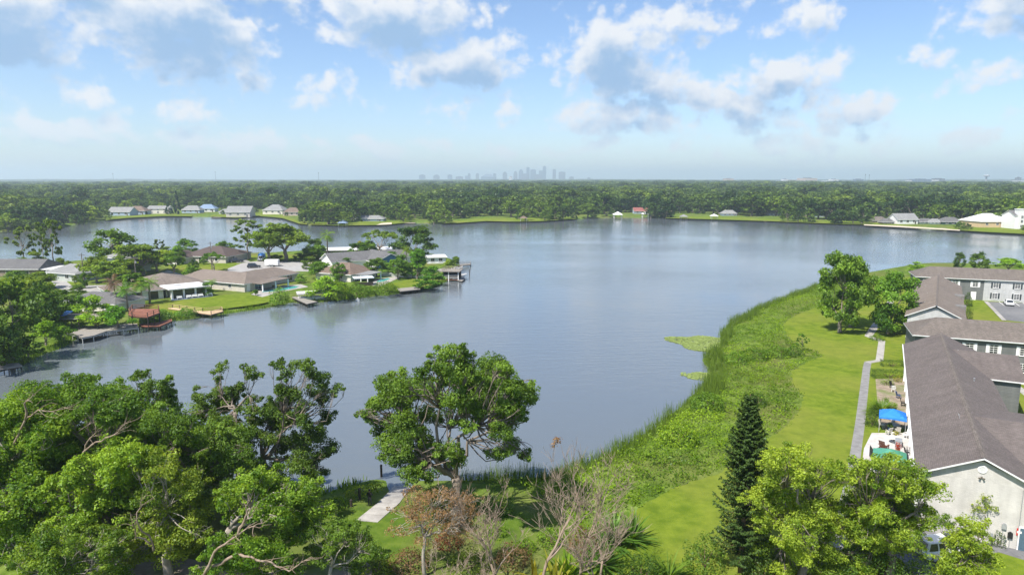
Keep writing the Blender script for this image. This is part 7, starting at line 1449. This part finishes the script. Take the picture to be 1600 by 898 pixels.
# ------------------------------------------------------------------ skyline
def band_mat(name, c1, c2, sc_=.25):
    return brick_mat(name, c1, c1, c2, 1, 6, 4, .9, rough=.4, bump=0, offset=0)
M_twb = band_mat('tower_blue_glass', (.07, .11, .16), (.14, .18, .23)); M_twg = band_mat('tower_grey', (.17, .175, .185), (.1, .12, .15)); M_tww = band_mat('tower_white', (.62, .6, .57), (.4, .42, .44)); M_twt = band_mat('tower_tan', (.5, .40, .33), (.36, .30, .26))
def tower(label, px, wpx, ty, m, Y=9000, style=0, group='towers of the far skyline', cat='tower', by=None):
    k = depth_px(Y, 33); x = (px-800)*k; H_ = (279.5-ty)*k+CAMZ; W = wpx*k/2; D = W*.8; r = thing('skyline_tower', label, cat, (x, Y, 0), 0, group)
    if style == 0: MB().box(-W, W, -D, D, -6, H_).build('shaft', m, r, uv=True); MB().box(-W*.5, W*.5, -D*.5, D*.5, H_, H_+k*.6).build('roof_plant', M_twg, r)
    elif style == 1:
        MB().box(-W, W, -D, D, -6, H_*.82).build('shaft', m, r, uv=True); MB().box(-W*.75, W*.75, -D*.75, D*.75, H_*.82, H_*.93).build('upper_shaft', m, r, uv=True); MB().lathe([(W*.6, 0), (W*.5, H_*.05), (W*.1, H_*.07)], (0, 0, H_*.93), 8).build('crown', m, r)
    elif style == 2: MB().box(-W, W*.1, -D, D, -6, H_*.72).build('lower_wing', m, r, uv=True); MB().box(W*.1, W, -D, D, -6, H_).build('shaft', m, r, uv=True); MB().box(W*.35, W*.75, -D*.4, D*.4, H_, H_+k).build('roof_plant', M_twg, r)
    elif style == 3:
        MB().box(-W, W, -D, D, -6, H_*.6).build('podium', m, r, uv=True); mb = MB(); mb.add([(-W, -D, H_*.6), (W, -D, H_*.6), (W, D, H_*.6), (-W, D, H_*.6), (-W*.3, -D*.5, H_), (W*.5, -D*.5, H_), (W*.5, D*.5, H_), (-W*.3, D*.5, H_)], [(0, 1, 5, 4), (1, 2, 6, 5), (2, 3, 7, 6), (3, 0, 4, 7), (4, 5, 6, 7)]); mb.build('roof', m, r)
    elif style == 4: MB().tube([(0, 0, -6), (0, 0, H_)], [W, W*.5], 6).build('mast', m, r); MB().lathe([(W*2.2, 0), (W*2.2, k*1.2)], (0, 0, H_*.94), 8).build('antenna_head', M_twg, r)
    elif style == 5: MB().tube([(0, 0, -6), (0, 0, H_*.8)], [W*.35, W*.3], 8).build('stem', m, r); MB().lathe([(W*.35, 0), (W, H_*.06), (W, H_*.13), (W*.4, H_*.2)], (0, 0, H_*.8), 14).build('tank', m, r)
for i, a in enumerate([('low blue block at the left end of the skyline', 660, 9, 274, M_twb, 0), ('small grey block, second from the left of the skyline', 682, 9, 273.5, M_twg, 1), ('dark narrow block, third from the left of the skyline', 703, 7, 274, M_twb, 0), ('low wide skyline block left of the arched hall', 718, 11, 276.5, M_twg, 0), ('narrow block with step left of the arched hall', 731, 8, 272, M_twb, 2), ('slim block just left of the arched hall', 746, 5, 272, M_twg, 0), ('low hall with sloping roof in the skyline', 762, 20, 272.5, M_twb, 3), ('block at the right end of the sloping hall', 773, 5, 272, M_twb, 0), ('rounded top tower left of the main skyline cluster', 789, 7, 269, M_twg, 1),
                       ('pale tower second from the left in the main cluster', 805.5, 6, 268, M_twg, 1), ('pointed tower third from the left in the main cluster', 814, 7, 265, M_twb, 1), ('tall blue tower with lower right wing in the main cluster', 825, 5, 262.5, M_twb, 0), ('broad blue tower joined to the tall one in the main cluster', 833, 9, 266, M_twb, 0), ('tallest stepped tower of the skyline', 847.5, 11, 261, M_twb, 2), ('slim separate tower right of the tallest one', 866, 5, 265.5, M_twg, 0), ('wide flat topped tower at the right of the cluster', 878, 10, 269.5, M_twg, 0), ('low block right of the wide flat topped tower', 893, 7, 277, M_twg, 0), ('low blue filler block in the middle of the main cluster', 820, 12, 272.5, M_twg, 0), ('low block under the tallest stepped tower', 840, 12, 273.5, M_twg, 0), ('tiny far block right of the skyline', 920, 5, 277.5, M_twb, 1)]): tower(a[0], a[1], a[2], a[3], a[4], 9000, a[5])
for a in [('white squarish building in front of the skyline', 798, 5, 276.5, M_tww, 5200, 0), ('low pale building on the horizon right of the skyline', 1138, 14, 279.5, M_twt, 4200, 0), ('white low end of the long tan building', 1222, 14, 280.5, M_tww, 4000, 2), ('long tan building with several roofs on the right horizon', 1250, 40, 279, M_twt, 4000, 2), ('pale white complex on the right horizon', 1297, 20, 280.5, M_tww, 4000, 2), ('blue grey office block beside the masts', 1341, 12, 280.5, M_twb, 3800, 0), ('white office block left of the glass block on the right horizon', 1420, 7, 282, M_tww, 3400, 0), ('blue glass office block on the right horizon', 1438, 24, 280.5, M_twb, 3400, 0), ('white wing right of the glass office block', 1457, 14, 281.5, M_tww, 3400, 0), ('grey block behind the white wing', 1466, 14, 279.5, M_twg, 3500, 0), ('long low white building on the right horizon', 1508, 24, 284.5, M_tww, 3200, 0), ('water tower with white tank on the right horizon', 1541, 9, 273.5, M_tww, 3600, 5), ('white low building near the right edge of the horizon', 1592, 14, 282.5, M_tww, 3400, 0), ('grey office block near the right edge of the horizon', 1588, 10, 278, M_twg, 4200, 2)]: tower(a[0], a[1], a[2], a[3], a[4], a[5], a[6], 'buildings on the right horizon', 'building')
for lab, px, ty, Y in (('thin radio mast on the left horizon', 177, 271.5, 5000), ('thin radio mast left of the middle of the horizon', 337, 269, 5000), ('mast with thick head left of the skyline', 498, 270.5, 3600), ('thin mast beside the blue grey office block', 1352, 273, 3800), ('second thin mast beside the blue grey office block', 1358, 274, 3800)): tower(lab, px, .7, ty, M_twg, Y, 4, 'masts on the horizon', 'mast')

# ------------------------------------------------------------------ haze
def haze():
    o = MB().box(-26000, 26000, -200, 21800, -12, 230).build('haze', bpy.data.materials.new('haze')); tag(o, 'thin pale summer haze over the whole country', 'haze', kind='stuff'); m = o.data.materials[0]; m.use_nodes = True; nt = m.node_tree; nt.nodes.remove(nt.nodes['Principled BSDF'])
    v = nt.nodes.new('ShaderNodeVolumePrincipled'); v.inputs['Color'].default_value = (.78, .90, 1.0, 1); v.inputs['Density'].default_value = HAZE; v.inputs['Anisotropy'].default_value = .25; nt.links.new(v.outputs[0], nt.nodes['Material Output'].inputs['Volume'])
HAZE = 1.6e-4
haze()
